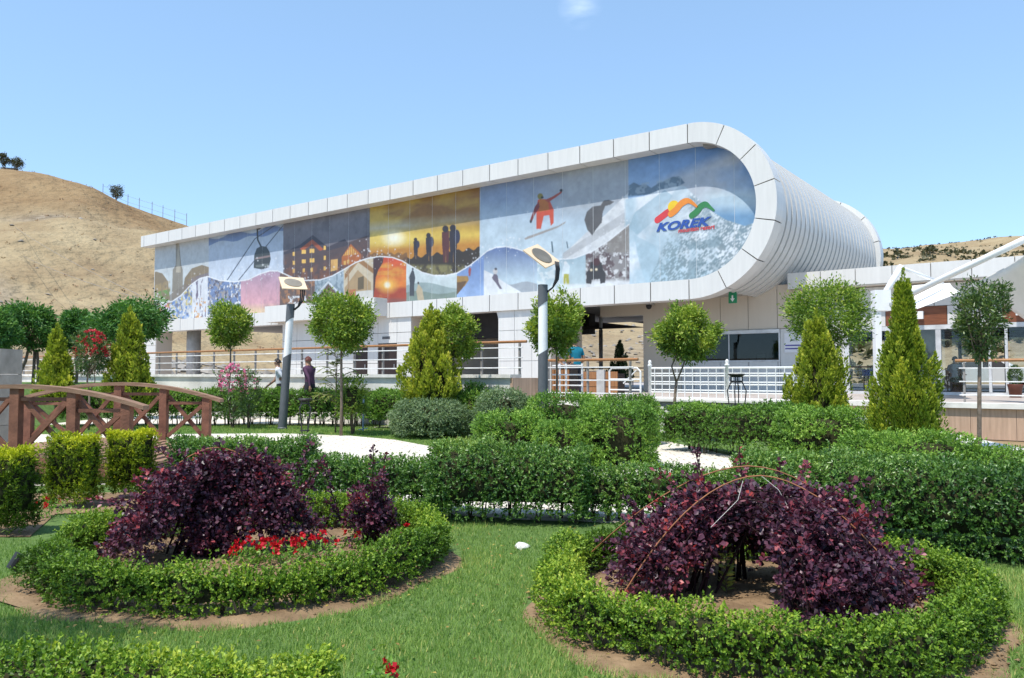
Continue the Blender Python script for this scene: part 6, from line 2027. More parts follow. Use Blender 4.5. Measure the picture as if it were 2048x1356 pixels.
# ================================================================== people
def person(label, loc, rz, shirt, trousers, pose, hair='hair', cap=False, sleeve='short', h=1.74, group='people'):
    t = thing('person', label, 'person', loc, rz, None)
    k = h / 1.74
    V = []; R = []; E = []; T = []

    def v(p, r, tag_, par=None):
        V.append(Vector(p) * k); R.append(r * k); T.append(tag_)
        if par is not None: E.append((par, len(V) - 1))
        return len(V) - 1
    sit = pose == 'sit'
    pz = 0.50 if sit else 0.94
    lean = 0.06 if not sit else -0.04
    pel = v((0, 0, pz), (0.135), 'leg')
    sp1 = v((0, 0.01 + lean * 0.3, pz + 0.15), 0.128, 'shirt', pel)
    sp2 = v((0, lean * 0.6, pz + 0.32), 0.148, 'shirt', sp1)
    sp3 = v((0, lean, pz + 0.45), 0.125, 'shirt', sp2)
    nk = v((0, lean + 0.015, pz + 0.555), 0.056, 'skin', sp3)
    hd = v((0, lean + 0.03, pz + 0.64), 0.080, 'skin', nk)
    hd2 = v((0, lean + 0.03, pz + 0.73), 0.088, 'skin', hd)
    hd3 = v((0, lean + 0.02, pz + 0.79), 0.058, 'skin', hd2)
    v((0, lean + 0.135, pz + 0.675), 0.014, 'skin', hd)                 # nose
    for s in (-1, 1):
        v((s * 0.093, lean + 0.02, pz + 0.69), 0.016, 'skin', hd2)      # ears
        sh = v((s * 0.185, lean, pz + 0.45), 0.066, 'shirt', sp3)
        if pose == 'walk':
            sw = s * 0.16
            el = v((s * 0.235, lean - 0.05 + sw, pz + 0.17), 0.046, 'shirt' if sleeve == 'long' else 'arm', sh)
            wr = v((s * 0.235, lean + 0.06 + sw * 2.0, pz - 0.055), 0.031, 'arm' if sleeve != 'long' else 'shirt', el)
            hdv = Vector((0, 0.25 + sw * 1.2, -0.9)).normalized()
        elif pose == 'stand':
            el = v((s * 0.25, lean - 0.05, pz + 0.17), 0.046, 'arm', sh)
            wr = v((s * 0.20, lean + 0.16, pz + 0.05), 0.031, 'arm', el)
            hdv = Vector((-s * 0.5, 0.8, 0.1)).normalized()
        else:
            el = v((s * 0.25, lean + 0.05, pz + 0.18), 0.046, 'arm', sh)
            wr = v((s * 0.16, lean + 0.26, pz + 0.20), 0.031, 'arm', el)
            hdv = Vector((-s * 0.3, 0.9, -0.1)).normalized()
        wp = V[wr] / k
        palm = v(wp + hdv * 0.07, 0.034, 'skin', wr)
        side = hdv.cross(Vector((0, 0, 1))).normalized() if abs(hdv.z) < 0.8 else Vector((0, 1, 0))
        bend = hdv.cross(side)
        for j, (o, ln) in enumerate(((-0.030, 0.062), (-0.010, 0.074), (0.011, 0.070), (0.031, 0.054))):
            f1 = v(wp + hdv * (0.105 + ln * 0.4) + side * o * 1.1, 0.0095, 'skin', palm)
            v(wp + hdv * (0.10 + ln * 0.95) + side * o * 1.2 + bend * 0.018, 0.008, 'skin', f1)
        th = v(wp + hdv * 0.055 + side * -0.045, 0.012, 'skin', palm)
        v(wp + hdv * 0.10 + side * -0.058 + bend * 0.015, 0.009, 'skin', th)
        hip = v((s * 0.092, 0, pz - 0.06), 0.098, 'leg', pel)
        if sit:
            kn = v((s * 0.11, 0.42, 0.50), 0.064, 'leg', hip); an = v((s * 0.11, 0.40, 0.09), 0.043, 'leg', kn); v((s * 0.12, 0.54, 0.04), 0.036, 'shoe', an)
        else:
            st = s * (0.20 if pose == 'walk' else 0.02)
            kn = v((s * 0.095, -st * 0.4 + 0.03, 0.50), 0.066, 'leg', hip); an = v((s * 0.095, -st * 1.3 - 0.02, 0.09), 0.043, 'leg', kn); v((s * 0.11, -st * 1.3 + 0.13, 0.04), 0.038, 'shoe', an)
    me = bpy.data.meshes.new('body_cage'); me.from_pydata([tuple(p) for p in V], E, [])
    o = bpy.data.objects.new('body_tmp', me); COL.objects.link(o)
    md = o.modifiers.new('s', 'SKIN'); md.use_smooth_shade = True
    for i, sv in enumerate(me.skin_vertices[0].data):
        r_ = R[i]
        fl = (1.25, 0.85) if T[i] in ('shirt', 'leg') and i < 4 else (1, 1)
        sv.radius = (r_ * fl[0], r_ * fl[1]); sv.use_root = (i == 0)
    ms = o.modifiers.new('u', 'SUBSURF'); ms.levels = 1; ms.render_levels = 1
    dg = bpy.context.evaluated_depsgraph_get(); dg.update()
    bm_ = bpy.data.meshes.new_from_object(o.evaluated_get(dg))
    bpy.data.objects.remove(o)
    bm_.name = 'body'
    bm_.materials.clear()
    for m_ in (M['skin'], M[shirt], M[trousers], M['shoe']): bm_.materials.append(m_)
    VA = np.array([tuple(p) for p in V])
    A = VA[[e[0] for e in E]]; B = VA[[e[1] for e in E]]
    tg = [T[e[1]] for e in E]
    idx = []
    for f in bm_.polygons:
        c = np.array(f.center)
        ab = B - A; tt = np.clip(((c - A) * ab).sum(1) / np.maximum((ab * ab).sum(1), 1e-9), 0, 1)
        d = np.linalg.norm(A + ab * tt[:, None] - c, axis=1); j = int(np.argmin(d)); q = tg[j]
        z = c[2] / k
        mi = {'skin': 0, 'shirt': 1, 'leg': 2, 'shoe': 3, 'arm': 0}[q]
        if q == 'arm' and sleeve == 'short' and tt[j] < 0.62 and T[E[j][0]] == 'shirt': mi = 1
        if q == 'arm' and sleeve == 'long': mi = 1
        if q == 'skin' and z < pz + 0.53 and abs(c[0]) < 0.2 * k and z > pz + 0.3: mi = 1
        if mi == 2 and pz + 0.02 < z and abs(c[0]) < 0.2 * k: mi = 1
        idx.append(mi)
    bm_.polygons.foreach_set('material_index', idx)
    bm_.polygons.foreach_set('use_smooth', [True] * len(bm_.polygons)); bm_.update()
    link('body', bm_, t)
    # hair or cap, eyes, mouth
    hc = Vector((0, lean + 0.022, pz + 0.715)) * k
    mb = MB(); vs = []; fs = []
    for i in range(7):
        f = PI / 2 * i / 6.0 * 1.15
        for j in range(16):
            a_ = 2 * PI * j / 16
            rr = 0.104 * math.cos(min(f, PI / 2 - 0.02)); back = 0.035 if math.sin(a_) < 0.2 else 0.0
            z_ = 0.095 * math.sin(min(f, PI / 2)) - (back * (1 - i / 6.0)) * 1.4 + (0.02 if math.sin(a_) > 0.5 and i == 0 else 0)
            vs.append(hc + Vector((rr * math.cos(a_) * 0.95, rr * math.sin(a_) * 1.03, z_)) * k)
    for i in range(6):
        for j in range(16):
            fs.append((i * 16 + j, i * 16 + (j + 1) % 16, i * 16 + 16 + (j + 1) % 16, i * 16 + 16 + j))
    fs.append(tuple(6 * 16 + j for j in range(16)))
    mb.add(vs, fs)
    mb.obj('cap' if cap else 'hair', M['cap' if cap else hair], t, smooth=True)
    if cap:
        mb = MB(); q = hc + Vector((0, 0.10, 0.012)) * k
        mb.box(q.x - 0.07 * k, q.x + 0.07 * k, q.y - 0.01, q.y + 0.075 * k, q.z, q.z + 0.012); mb.obj('cap_brim', M['cap'], t)
    for s in (-1, 1):
        mb = MB(); c = Vector((s * 0.033, lean + 0.112, pz + 0.70)) * k
        mb.lathe([(0.002, -0.007), (0.010, -0.003), (0.010, 0.003), (0.002, 0.007)], c, 8); mb.obj('eye', M['hair'], t)
    mb = MB(); c = Vector((0, lean + 0.112, pz + 0.632)) * k
    mb.box(c.x - 0.024, c.x + 0.024, c.y - 0.012, c.y + 0.004, c.z - 0.005, c.z + 0.005); mb.obj('mouth', M['cap'], t)
    return t


def at_xy(px, d): 
    p = AT(px, 748, d); return (p.x, p.y)


q = at_xy(621, 22.6); person('man in purple shirt and cap walking past the parapet wall', (*q, 0.27), rad(62), 'plum', 'darkcl', 'walk', cap=True, sleeve='long')
q = at_xy(561, 23.2); person('man in white shirt walking, half hidden by the leaning lamp', (*q, 0.22), rad(100), 'shirtw', 'darkcl', 'walk', sleeve='short')
q = at_xy(1153, 21.8); person('man in teal shirt standing with his back turned in the passage', (*q, FLOOR + 0.0), rad(20), 'teal', 'darkcl', 'stand', h=1.72)
q = at_xy(1124, 22.3); person('person in white shirt standing behind the slatted counter', (*q, FLOOR), rad(-130), 'shirtw', 'darkcl', 'stand', h=1.66)
q = at_xy(1138, 23.0); person('person in dark clothes between the white and teal shirted people', (*q, FLOOR), rad(170), 'darkcl', 'darkcl', 'stand', h=1.70, sleeve='long')
p = L2W(-4.05, 31.0, 0)
person('man in grey shirt seated in the cafe behind the glass', (p.x, p.y, FLOOR + 0.012), SROT + rad(10), 'shirtg', 'khaki', 'sit', h=1.74)

# ================================================================== planting: rings and low hedges near the camera
def ring(cx, cy, r, seed, n=40):
    return [(cx + (r + 0.035 * math.sin(5 * a + seed)) * math.cos(a), cy + (r + 0.035 * math.sin(5 * a + seed)) * math.sin(a)) for a in [2 * PI * i / n for i in range(n)]]


hedge('low boxwood ring hedge round the bed with red roses', ring(*BL, 1), 0.26, 0.30, M['box'], 16500, (0.021, 0.0135), 0.025, 0, True, 0.045, 3, 'ring_hedge', group='boxwood ring hedges', freq=7, depth=0.12, hvar=0.03, bright_top=0.10, core=0.092)
hedge('low boxwood ring hedge round the bed with rusty hoops and two purple mounds', ring(*BR, 2), 0.27, 0.31, M['box'], 17500, (0.020, 0.013), 0.025, 0, True, 0.045, 4, 'ring_hedge', group='boxwood ring hedges', freq=7, depth=0.12, hvar=0.03, bright_top=0.10, core=0.092)
a = G(-250, 1316, 0.30); b = G(640, 1312, 0.30); c = G(745, 1335, 0.25)
hedge('low boxwood hedge along the lower edge of the lawn', [(a[0], a[1] - 0.12), (b[0] - 0.1, b[1] - 0.14), (b[0] + 0.02, b[1] - 0.15)], 0.36, 0.33, M['box'], 14500, (0.022, 0.014), 0.05, 0, False, 0.03, 5, 'low_hedge', freq=7, depth=0.12, bright_top=0.10)

# middle hedge: five clipped blocks from the left back to the right front
def mid(px0, y0, px1, y1, off=0.0):
    a = Vector((*G(px0, y0), 0)); b = Vector((*G(px1, y1), 0)); d = (b - a).normalized(); n = Vector((-d.y, d.x, 0))
    if n.y < 0: n = -n
    return [tuple((a + n * off)[:2]), tuple(((a + b) / 2 + n * off)[:2]), tuple((b + n * off)[:2])]


hedge('clipped privet hedge block at the far end behind the purple arch', mid(330, 1002, 590, 1008, 0.36), 0.62, 0.72, M['privet'], 8500, (0.034, 0.017), 0.06, 0, False, 0.035, 11, group='clipped privet hedge', bright_top=0.14, sh=0.72, core=0.11)
hedge('lower privet hedge between the purple arch and the tall block', mid(575, 1012, 860, 1040, 0.42), 0.58, 0.55, M['privet'], 8500, (0.034, 0.017), 0.07, 0, False, 0.035, 12, group='clipped privet hedge', bright_top=0.16, sh=0.72, core=0.11)
hedge('tall dark privet hedge block at the head of the lawn', mid(862, 1052, 1165, 1060, 0.45), 0.84, 0.73, M['privet'], 8500, (0.032, 0.016), 0.06, 0, False, 0.035, 13, group='clipped privet hedge', bright_top=0.10, sh=0.72, core=0.11)
hedge('lower privet hedge behind the rusty hoops', mid(1160, 1050, 1480, 1060, 0.35), 0.58, 0.53, M['privet'], 8500, (0.032, 0.016), 0.06, 0, False, 0.035, 14, group='clipped privet hedge', bright_top=0.14, sh=0.72, core=0.11)
hedge('broad privet hedge running out past the ring bed on the right', mid(1470, 1090, 2330, 1170, 0.70), 1.25, 0.72, M['privet'], 8500, (0.032, 0.017), 0.05, 0, False, 0.04, 15, group='clipped privet hedge', bright_top=0.10, sh=0.72, core=0.11, sq=0.42)

# clipped thuja blocks by the bridge
for px, yb, wd, zt, lab in ((-22, 1080, 0.40, 0.76, 'clipped thuja block cut by the left edge of the view'), (122, 1022, 0.47, 0.78, 'clipped thuja block in front of the bridge beam, wider at its top'), (238, 1004, 0.46, 0.82, 'clipped thuja block nearest the purple arch')):
    x, y = G(px, yb)
    hedge(lab, [(x - wd * 0.40, y + 0.26), (x + wd * 0.40, y + 0.24)], wd, zt, M['thujabox'], 11000, (0.036, 0.011), 0.04, 0, False, 0.022, abs(int(px)) + 3, 'thuja_block', 'clipped thuja', 'clipped thuja blocks', sq=0.42, freq=8, up=0.95, taper=0.30, depth=0.09, stems=False, bright_top=0.55, light=-0.06, core=0.05, sh=0.55)

# far hedge in front of the parapet
for (a, b), lab in ((((120, 854), (545, 853)), 'far hedge behind the wooden footbridge'), (((548, 853), (738, 855)), 'far hedge behind the leaning lamp and lantern stand'), (((742, 857), (955, 871)), 'far hedge behind the grey green ball shrub')):
    hedge(lab, mid(*a, *b, 0.5), 1.10, 1.04, M['privet2'], 2600, (0.055, 0.027), 0.22, 0, False, 0.06, 20 + a[0] % 17, group='far hedges', freq=3.2, hvar=0.07, bright_top=0.1, sh=0.7, core=0.14)

SHR = [
    # label, px centre, d, z top, half width, half depth, material, leaves, seed, light
    ('grey green ball shrub before the golden conifer', 862, 18.6, 0.86, 0.92, 0.80, 'lav', 9000, 31, 0.05, 0.85),
    ('dark shrub behind the grey green ball shrub', 925, 20.2, 1.25, 0.75, 0.6, 'privet2', 4500, 32, -0.08, 0.75),
    ('pale tipped shrub between the parapet end and the upright lamp', 1010, 17.6, 1.16, 0.62, 0.55, 'lav', 4500, 33, 0.02, 0.75),
    ('bright clipped shrub behind the upright lamp', 1128, 16.2, 1.07, 0.72, 0.6, 'privet2', 5500, 34, 0.08, 0.6),
    ('clipped shrub before the tubular gate', 1253, 17.0, 1.02, 0.66, 0.55, 'privet2', 4800, 35, 0.0, 0.62),
    ('rounded clipped shrub left of the upright lamp foot', 1018, 13.6, 0.82, 0.58, 0.5, 'privet2', 5200, 36, 0.06, 0.6),
    ('small clipped shrub at the upright lamp foot', 1122, 12.7, 0.72, 0.40, 0.38, 'privet2', 4200, 37, 0.06, 0.6),
    ('large square clipped shrub beside the pale path', 1232, 12.9, 0.96, 0.60, 0.62, 'privet2', 8500, 38, 0.05, 0.5),
    ('rounded clipped shrub under the yellow conifer', 1640, 13.0, 0.92, 0.72, 0.55, 'privet2', 7000, 39, 0.08, 0.6),
    ('loose shrub left of the tall green conifer', 1745, 11.4, 0.64, 0.45, 0.4, 'privet2', 4000, 40, 0.02, 0.7),
    ('low clipped shrub round the foot of the tall green conifer', 1845, 10.6, 0.70, 0.62, 0.5, 'privet2', 5000, 41, 0.08, 0.62),
    ('dark low shrub at the foot of the slim tree', 1990, 10.2, 0.52, 0.45, 0.4, 'privet2', 3200, 42, 0.0, 0.7),
]
for lab, px, d, zt, rx, ry, mm_, nl, sd, lt, sq in SHR:
    x, y = at_xy(px, d)
    lf = 0.020 + 0.0019 * d
    shrub(lab, x, y, zt, rx, ry, M[mm_], int(nl * 2.6), (lf, lf * 0.5), seed=sd, light=lt, sq=sq, group='clipped garden shrubs', amp=0.06)
hedge('dry footed clipped hedge before the white picket fence', mid(1322, 902, 1580, 930, 0.5), 0.95, 0.92, M['privet2'], 3400, (0.044, 0.022), 0.14, 0, False, 0.05, 44, freq=4, light=-0.02, bright_top=0.12, sh=0.7, core=0.13)

# purple barberries
AL = (-2.45, 6.42, 0.80)
weeping_barberry('purple barberry wing hanging to the left from the hoop top in the rose bed', AL, [(-2.85, 6.9), (-3.32, 6.45), (-3.30, 6.0), (-3.0, 5.62), (-2.62, 5.60)], 51, 110, 82, red=0.30)
weeping_barberry('dark purple barberry column below the hoop top in the rose bed', (-2.36, 6.5, 0.86), [(-2.50, 6.05), (-2.28, 6.1), (-2.2, 6.45)], 52, 70, 74, red=0.05, jit=0.12)
weeping_barberry('purple barberry wing arching over to the red roses', (-2.25, 6.5, 0.86), [(-1.95, 6.2), (-1.68, 6.35), (-1.58, 6.75)], 53, 62, 76, red=0.12, spikes=[(-1.72, 6.7, 0.92), (-1.6, 6.65, 0.8)])
barberry('upright purple barberry alone at the right end of the rose bed', -1.22, 6.80, 0.27, 0.68, 54, 34, 70, spikes=[(0.02, 0.0, 0.86), (-0.42, 0, 0.72), (0.12, 0, 0.80), (-0.35, -0.1, 0.42)])
AR = (1.55, 5.08, 0.80)
weeping_barberry('broad purple barberry wing hanging left from the big hoop', (1.45, 5.18, 0.72), [(1.0, 6.05), (0.58, 5.75), (0.52, 5.35), (0.74, 5.05), (0.95, 5.0)], 55, 100, 84, red=0.16, spikes=[(1.30, 5.6, 0.98), (0.80, 5.7, 0.62)])
weeping_barberry('purple barberry at the rear of the big hoop with tall spikes', (1.60, 5.4, 0.74), [(1.15, 6.0), (1.55, 6.1), (1.95, 6.0), (2.2, 5.85)], 56, 60, 76, red=0.12, spikes=[(1.62, 5.6, 0.97), (1.95, 5.7, 0.86), (2.15, 5.75, 0.84)])
weeping_barberry('reddish purple barberry wing hanging right from the big hoop', (1.72, 5.14, 0.75), [(2.25, 5.8), (2.5, 5.4), (2.66, 5.05), (2.6, 4.75)], 57, 96, 84, red=0.34, spikes=[(2.3, 5.45, 0.72), (2.45, 5.3, 0.62)])
weeping_barberry('dark purple barberry curtain hanging to the soil at the front of the big hoop', (1.70, 5.03, 0.71), [(2.55, 4.62), (2.15, 4.32), (1.82, 4.28), (1.62, 4.36)], 58, 98, 84, red=0.08)


barberry('low dark barberry filling the foot of the purple column in the rose bed', -2.38, 6.28, 0.26, 0.50, 59, 40, 70)

# rusty hoops and strings
def hoop(label, A, B, C, strings=()):
    t = thing('plant_hoop', label, 'plant support', (C[0], C[1], 0), 0, 'rusty bent hoops over the barberries')
    o = Vector((C[0], C[1], 0))
    mbs = MB(); pts = []
    A = Vector((*A, -0.02)); B = Vector((*B, -0.02)); C = Vector(C)
    Cc = C * 2 - (A + B) / 2
    for i in range(25):
        q = i / 24
        # fuller than a parabola
        p = A * (1 - q) ** 2 + Cc * 2 * q * (1 - q) + B * q * q
        p.z = -0.02 + (C.z + 0.02) * (1 - abs(2 * q - 1) ** 1.85)
        pts.append(p - o)
    mbs.tube(pts, 0.0045, 6); mbs.obj('rod', M['rust'], t, smooth=True)
    for s in strings:
        MB().tube([Vector(p) - o for p in s], 0.0018, 5).obj('string', M['string'], t)
    return t


hoop('rusty hoop from front to front across the big barberry bed', (0.62, 4.98), (2.50, 4.60), (1.57, 4.96, 0.86), [[(1.57, 4.96, 0.86), (1.66, 4.90, 0.78), (1.735, 4.86, 0.62)], [(1.45, 4.94, 0.83), (1.40, 4.88, 0.72), (1.22, 4.84, 0.56)]])
hoop('thin rusty hoop crossing behind the first in the big barberry bed', (0.42, 5.95), (2.72, 5.7), (1.60, 5.30, 0.88))
hoop('rusty hoop over the purple arch in the rose bed', (-3.25, 6.1), (-1.66, 6.55), (-2.42, 6.42, 0.90), [[(-2.6, 6.5, 0.80), (-2.75, 6.35, 0.66), (-2.9, 6.25, 0.45)]])


# red bedding roses
def rose_patch(label, pts, seed, spread=0.10, zt=0.20, n=10):
    rng = np.random.default_rng(seed)
    c = np.array(pts).mean(0)
    t = thing('rose_bush', label, 'rose bush', (c[0], c[1], 0.03), 0, 'red rose bushes')
    P = []; C = []
    for x, y in pts:
        m_ = rng.normal(size=(130, 3)) * np.array([spread, spread * 0.8, 0.045]) + np.array([x - c[0], y - c[1], zt * 0.5]); P.append(m_)
        C.append(rng.normal(size=(n, 3)) * np.array([spread * 0.8, spread * 0.6, 0.022]) + np.array([x - c[0], y - c[1], zt]))
    P = np.vstack(P); P[:, 2] = np.maximum(P[:, 2], 0.0)
    leaves('foliage', P, rng.normal(size=P.shape) + np.array([0, 0, 0.5]), 0.035, 0.02, rng.uniform(0.1, 0.7, len(P)), M['privet2'], t)
    blossoms('blossoms', np.vstack(C), 0.042, M['petal'], t, 10, seed)
    return t


rose_patch('red roses in full bloom before the purple arch', [G(490, 1108, .15), G(530, 1100, .15), G(575, 1098, .18), G(520, 1112, .15)], 61, 0.10, 0.19, 9)
rose_patch('red roses at the foot of the purple column', [G(610, 1098, .15), G(650, 1096, .15)], 62, 0.08, 0.19, 8)
rose_patch('sparse red rose under the lone upright barberry', [G(795, 1068, .12), G(712, 1076, .12)], 63, 0.07, 0.14, 4)
rose_patch('small pink red rose between the thuja blocks and the path', [G(72, 1022, .1), G(110, 1015, .1)], 64, 0.10, 0.14, 4)
rose_patch('single red rose at the end of the lowest hedge', [G(765, 1352, .1)], 65, 0.05, 0.09, 3)

# small stones and garden spotlight
def rock(label, x, y, r, seed, m):
    rng = np.random.default_rng(seed)
    bm = bmesh.new(); bmesh.ops.create_icosphere(bm, subdivisions=2, radius=1)
    for v_ in bm.verts:
        k = 1 + 0.18 * math.sin(v_.co.x * 3 + seed) + 0.12 * math.sin(v_.co.y * 5 + seed * 2)
        v_.co = Vector((v_.co.x * r * 1.2 * k, v_.co.y * r * k, v_.co.z * r * 0.6 * k))
    me = bpy.data.meshes.new('stone'); bm.to_mesh(me); bm.free(); me.materials.append(m)
    o = link('stone', me, None, (x, y, r * 0.3)); tag(o, label, 'stone')
    return o


rock('white stone on the grass at the left rim of the hoop bed', *G(1046, 1097), 0.055, 3, M['stonecap'])
sx, sy = G(30, 1150)
t = thing('garden_spotlight', 'black garden spotlight tilted beside the rose bed ring', 'spotlight', (sx, sy, 0), 0.4)
MB().tube([(0, 0, -0.02), (0, 0, 0.06)], 0.012, 8).obj('spike', M['black'], t); MB().tube([(-0.03, 0, 0.05), (0.03, 0.02, 0.15)], [0.034, 0.04], 12).obj('housing', M['black'], t)

# young green weeds standing in the hoop bed
for px, yb, h_, sd, lab in ((1452, 1205, 0.34, 71, 'young green sapling shoot in the bare soil of the hoop bed'),):
    x, y = G(px, yb); rng = np.random.default_rng(sd)
    t = thing('seedling', lab, 'seedling', (x, y, 0.03))
    MB().tube([(0, 0, -0.02), (0.01, 0, h_ * 0.5), (-0.01, 0, h_)], [0.005, 0.004, 0.002], 5).obj('stem', M['ball'] if False else M['twig'], t)
    n = 60; z = rng.uniform(0.03, h_, n); a_ = rng.uniform(0, 6.28, n)
    leaves('foliage', np.stack([0 * z, 0 * z, z], 1), np.stack([np.cos(a_), np.sin(a_), 0.3 + 0 * a_], 1), 0.07, 0.022, rng.uniform(0.5, 1, n), M['feather'], t)

# ================================================================== trees
def px_tree(label, x0, x1, y0, y1, d, m, **kw):
    xc = (x0 + x1) / 2
    c = AT(xc, (y0 + y1) / 2, d)
    zt = AT(xc, y0, d).z; zb = AT(xc, y1, d).z
    tx = kw.pop('tx', xc)
    b = AT(tx, 748, d)
    return ball_tree(label, b.x, d, zt, zb, (x1 - x0) / FPX * d, m, lean=c.x - b.x, **kw)


BG = 'round headed standard trees'
px_tree('small round tree beside the pink oleander', 425, 499, 607, 692, 23.0, M['ball'], seed=81, group=BG, leaf=(0.095, 0.04), n_leaf=7200, clusters=90, tx=459, trunk_r=0.03)
px_tree('large round tree between the walkers and the booth doors', 619, 747, 585, 698, 19.0, M['ball'], seed=82, group=BG, leaf=(0.09, 0.038), n_leaf=12500, clusters=120, light=0.06, spread=0.13, trunk_r=0.035)
px_tree('round tree behind the golden conifer at the hall opening', 858, 957, 615, 714, 19.6, M['ball'], seed=83, group=BG, leaf=(0.09, 0.038), n_leaf=8000, clusters=80, light=0.16, spread=0.13, tx=905)
px_tree('round tree behind the upright street lamp', 1059, 1166, 598, 704, 17.9, M['ball'], seed=84, group=BG, leaf=(0.085, 0.037), n_leaf=10500, clusters=95, light=0.06, spread=0.13)
px_tree('round tree with forked stem before the counter window', 1307, 1427, 613, 716, 17.3, M['ball'], seed=85, group=BG, leaf=(0.082, 0.036), n_leaf=12500, clusters=105, spread=0.13, tx=1346, trunk_r=0.034, forks=4, light=0.10)
px_tree('loose airy tree above the yellow conifer', 1570, 1742, 562, 694, 15.8, M['ball'], seed=86, group=BG, leaf=(0.075, 0.028), n_leaf=10500, clusters=125, spread=0.13, light=0.0)
px_tree('slim glossy tree with bare stem before the cafe', 1896, 2022, 548, 722, 11.0, M['slim'], seed=87, group=BG, leaf=(0.06, 0.022), n_leaf=5800, clusters=105, shape='vase', tx=1953, trunk_r=0.030, spread=0.12)
DG = 'dark dome headed trees'
for x0, x1, y0, y1, d, tx, sd, lab in ((8, 118, 603, 702, 27.0, 37, 91, 'dark dome headed tree with three stems near the left edge'), (112, 194, 622, 704, 29.0, 152, 92, 'dark dome headed tree behind the red oleander'), (186, 334, 598, 698, 26.0, 262, 93, 'largest dark dome tree behind the golden conifers'), (-70, 32, 622, 716, 25.0, -12, 94, 'dark dome headed tree cut by the left edge')):
    px_tree(lab, x0, x1, y0, y1, d, M['dome'], seed=sd, group=DG, base=1.12 if d > 24.5 and x0 < 180 else 0.0, leaf=(0.13, 0.055), n_leaf=13000 if sd == 93 else 9500, clusters=150, shape='dome', tx=tx, trunk_r=0.055, droop=0.45, spread=0.11)
# two further stems under the first dome tree
for tx in (66, 76):
    p = AT(tx, 748, 27.3)
    t = thing('tree_stem', '%s slender dark stem under the dome tree near the left edge' % ('outer' if tx > 70 else 'middle'), 'tree trunk', (p.x, p.y, 1.1), 0, 'stems under the first dome tree')
    MB().tube([(0, 0, -0.03), (0.02, 0, 0.5), (-0.06 if tx > 70 else 0.04, 0, 1.25)], [0.055, 0.05, 0.05], 8).obj('trunk', M['bark'], t, smooth=True)


def px_cone(label, x0, x1, y0, d, m, **kw):
    xc = kw.pop('xt', (x0 + x1) / 2); fat = kw.pop('fat', 1.0)
    p = AT(xc, y0, d)
    return cone_tree(label, p.x, d, p.z, (x1 - x0) / FPX * d * 1.04 * fat, m, **kw)


CG = 'conical garden conifers'
px_cone('golden conifer before the largest dark dome tree', 213, 307, 612, 21.2, M['gold'], seed=101, group=CG, leaf=(0.10, 0.045), plumes=220, per=65, light=-0.02, zbot=0.5, prof=((0, 1), (.3, .88), (.6, .58), (.8, .32), (1, .05)), tipw=0.09)
px_cone('smaller golden conifer left of the red oleander', 74, 146, 648, 21.6, M['gold'], seed=102, group=CG, leaf=(0.10, 0.045), plumes=200, per=60, prof=((0, 1), (.3, .85), (.55, .6), (.75, .34), (1, .05)), tipw=0.08, xt=115, light=-0.04, zbot=0.6)
px_cone('golden conifer standing behind the grey green ball shrub', 812, 912, 606, 19.3, M['gold'], seed=103, group=CG, leaf=(0.085, 0.038), plumes=260, per=85, light=0.06, zbot=0.66, prof=((0, .8), (.15, 1), (.45, .92), (.64, .64), (.78, .34), (1, .05)), fat=1.25, tips=2, tipw=0.09)
px_cone('yellow tinged conifer before the loose airy tree', 1562, 1690, 615, 14.0, M['gold'], seed=104, group=CG, leaf=(0.062, 0.025), plumes=300, per=115, light=-0.06, zbot=0.2, prof=((0, .9), (.2, 1), (.5, .84), (.7, .5), (.84, .25), (1, .05)), fat=0.98, xt=1632)
px_cone('tall green conifer with a pointed leader before the cafe', 1746, 1890, 532, 11.6, M['conif'], seed=105, group=CG, leaf=(0.055, 0.022), plumes=360, per=125, light=0.06, zbot=0.2, prof=((0, .9), (.12, 1), (.40, .95), (.52, .76), (.58, .42), (.70, .2), (1, .04)), fat=0.84, xt=1806, tipw=0.09, tips=1)
p = AT(1240, 748, 42)
cone_tree('small blue green conifer beyond the passage', p.x, p.y, 3.3, 1.9, M['lav'], base=FLOOR, plumes=90, per=50, leaf=(0.12, 0.05), seed=106, group=CG, light=-0.15)
p = AT(946, 748, 44)
cone_tree('dark conifer seen through the hall opening', p.x, p.y, 3.0, 1.7, M['lav'], base=FLOOR, plumes=80, per=50, leaf=(0.12, 0.05), seed=107, group=CG, light=-0.25)

ball_tree('round garden tree just outside the left edge, shading the near lawn', -3.55, 3.5, 3.3, 2.2, 1.15, M['ball'], leaf=(0.05, 0.022), n_leaf=6000, seed=89, group=BG, clusters=110)
# oleanders and feathery sapling
x, y = at_xy(180, 20.6)
o = ball_tree('red flowering oleander between the golden conifers', x, y, 2.6, 1.45, 0.92, M['slim'], leaf=(0.11, 0.026), n_leaf=2600, seed=111, name='oleander', cat='shrub', clusters=60, forks=3, group='flowering oleanders')
rng = np.random.default_rng(4); C = norm(rng.normal(size=(150, 3))) * np.array([0.40, 0.40, 0.50]); C = C[(C[:, 2] > -0.2)] + np.array([0.03, 0, 2.15])
blossoms('blossoms', C, 0.085, M['redtip'], o, 6, 5)
x, y = at_xy(468, 21.6)
o = shrub('pink flowering oleander before the parapet wall', x, y, 1.72, 0.42, 0.35, M['slim'], 1400, (0.10, 0.024), zbot=0.3, seed=112, name='oleander', group='flowering oleanders', core=0, spiky=0.7)
C = norm(rng.normal(size=(130, 3))) * np.array([0.36, 0.33, 0.46]); C = C[C[:, 2] > -0.30] + np.array([-0.02, 0, 1.32])
blossoms('blossoms', C, 0.085, M['pink'], o, 6, 6)
x, y = at_xy(498, 21.3)
o = shrub('dark leaved oleander with few pink flowers', x, y, 1.58, 0.26, 0.25, M['slim'], 1500, (0.09, 0.026), zbot=0.4, seed=113, name='oleander', group='flowering oleanders', core=0, spiky=0.7)
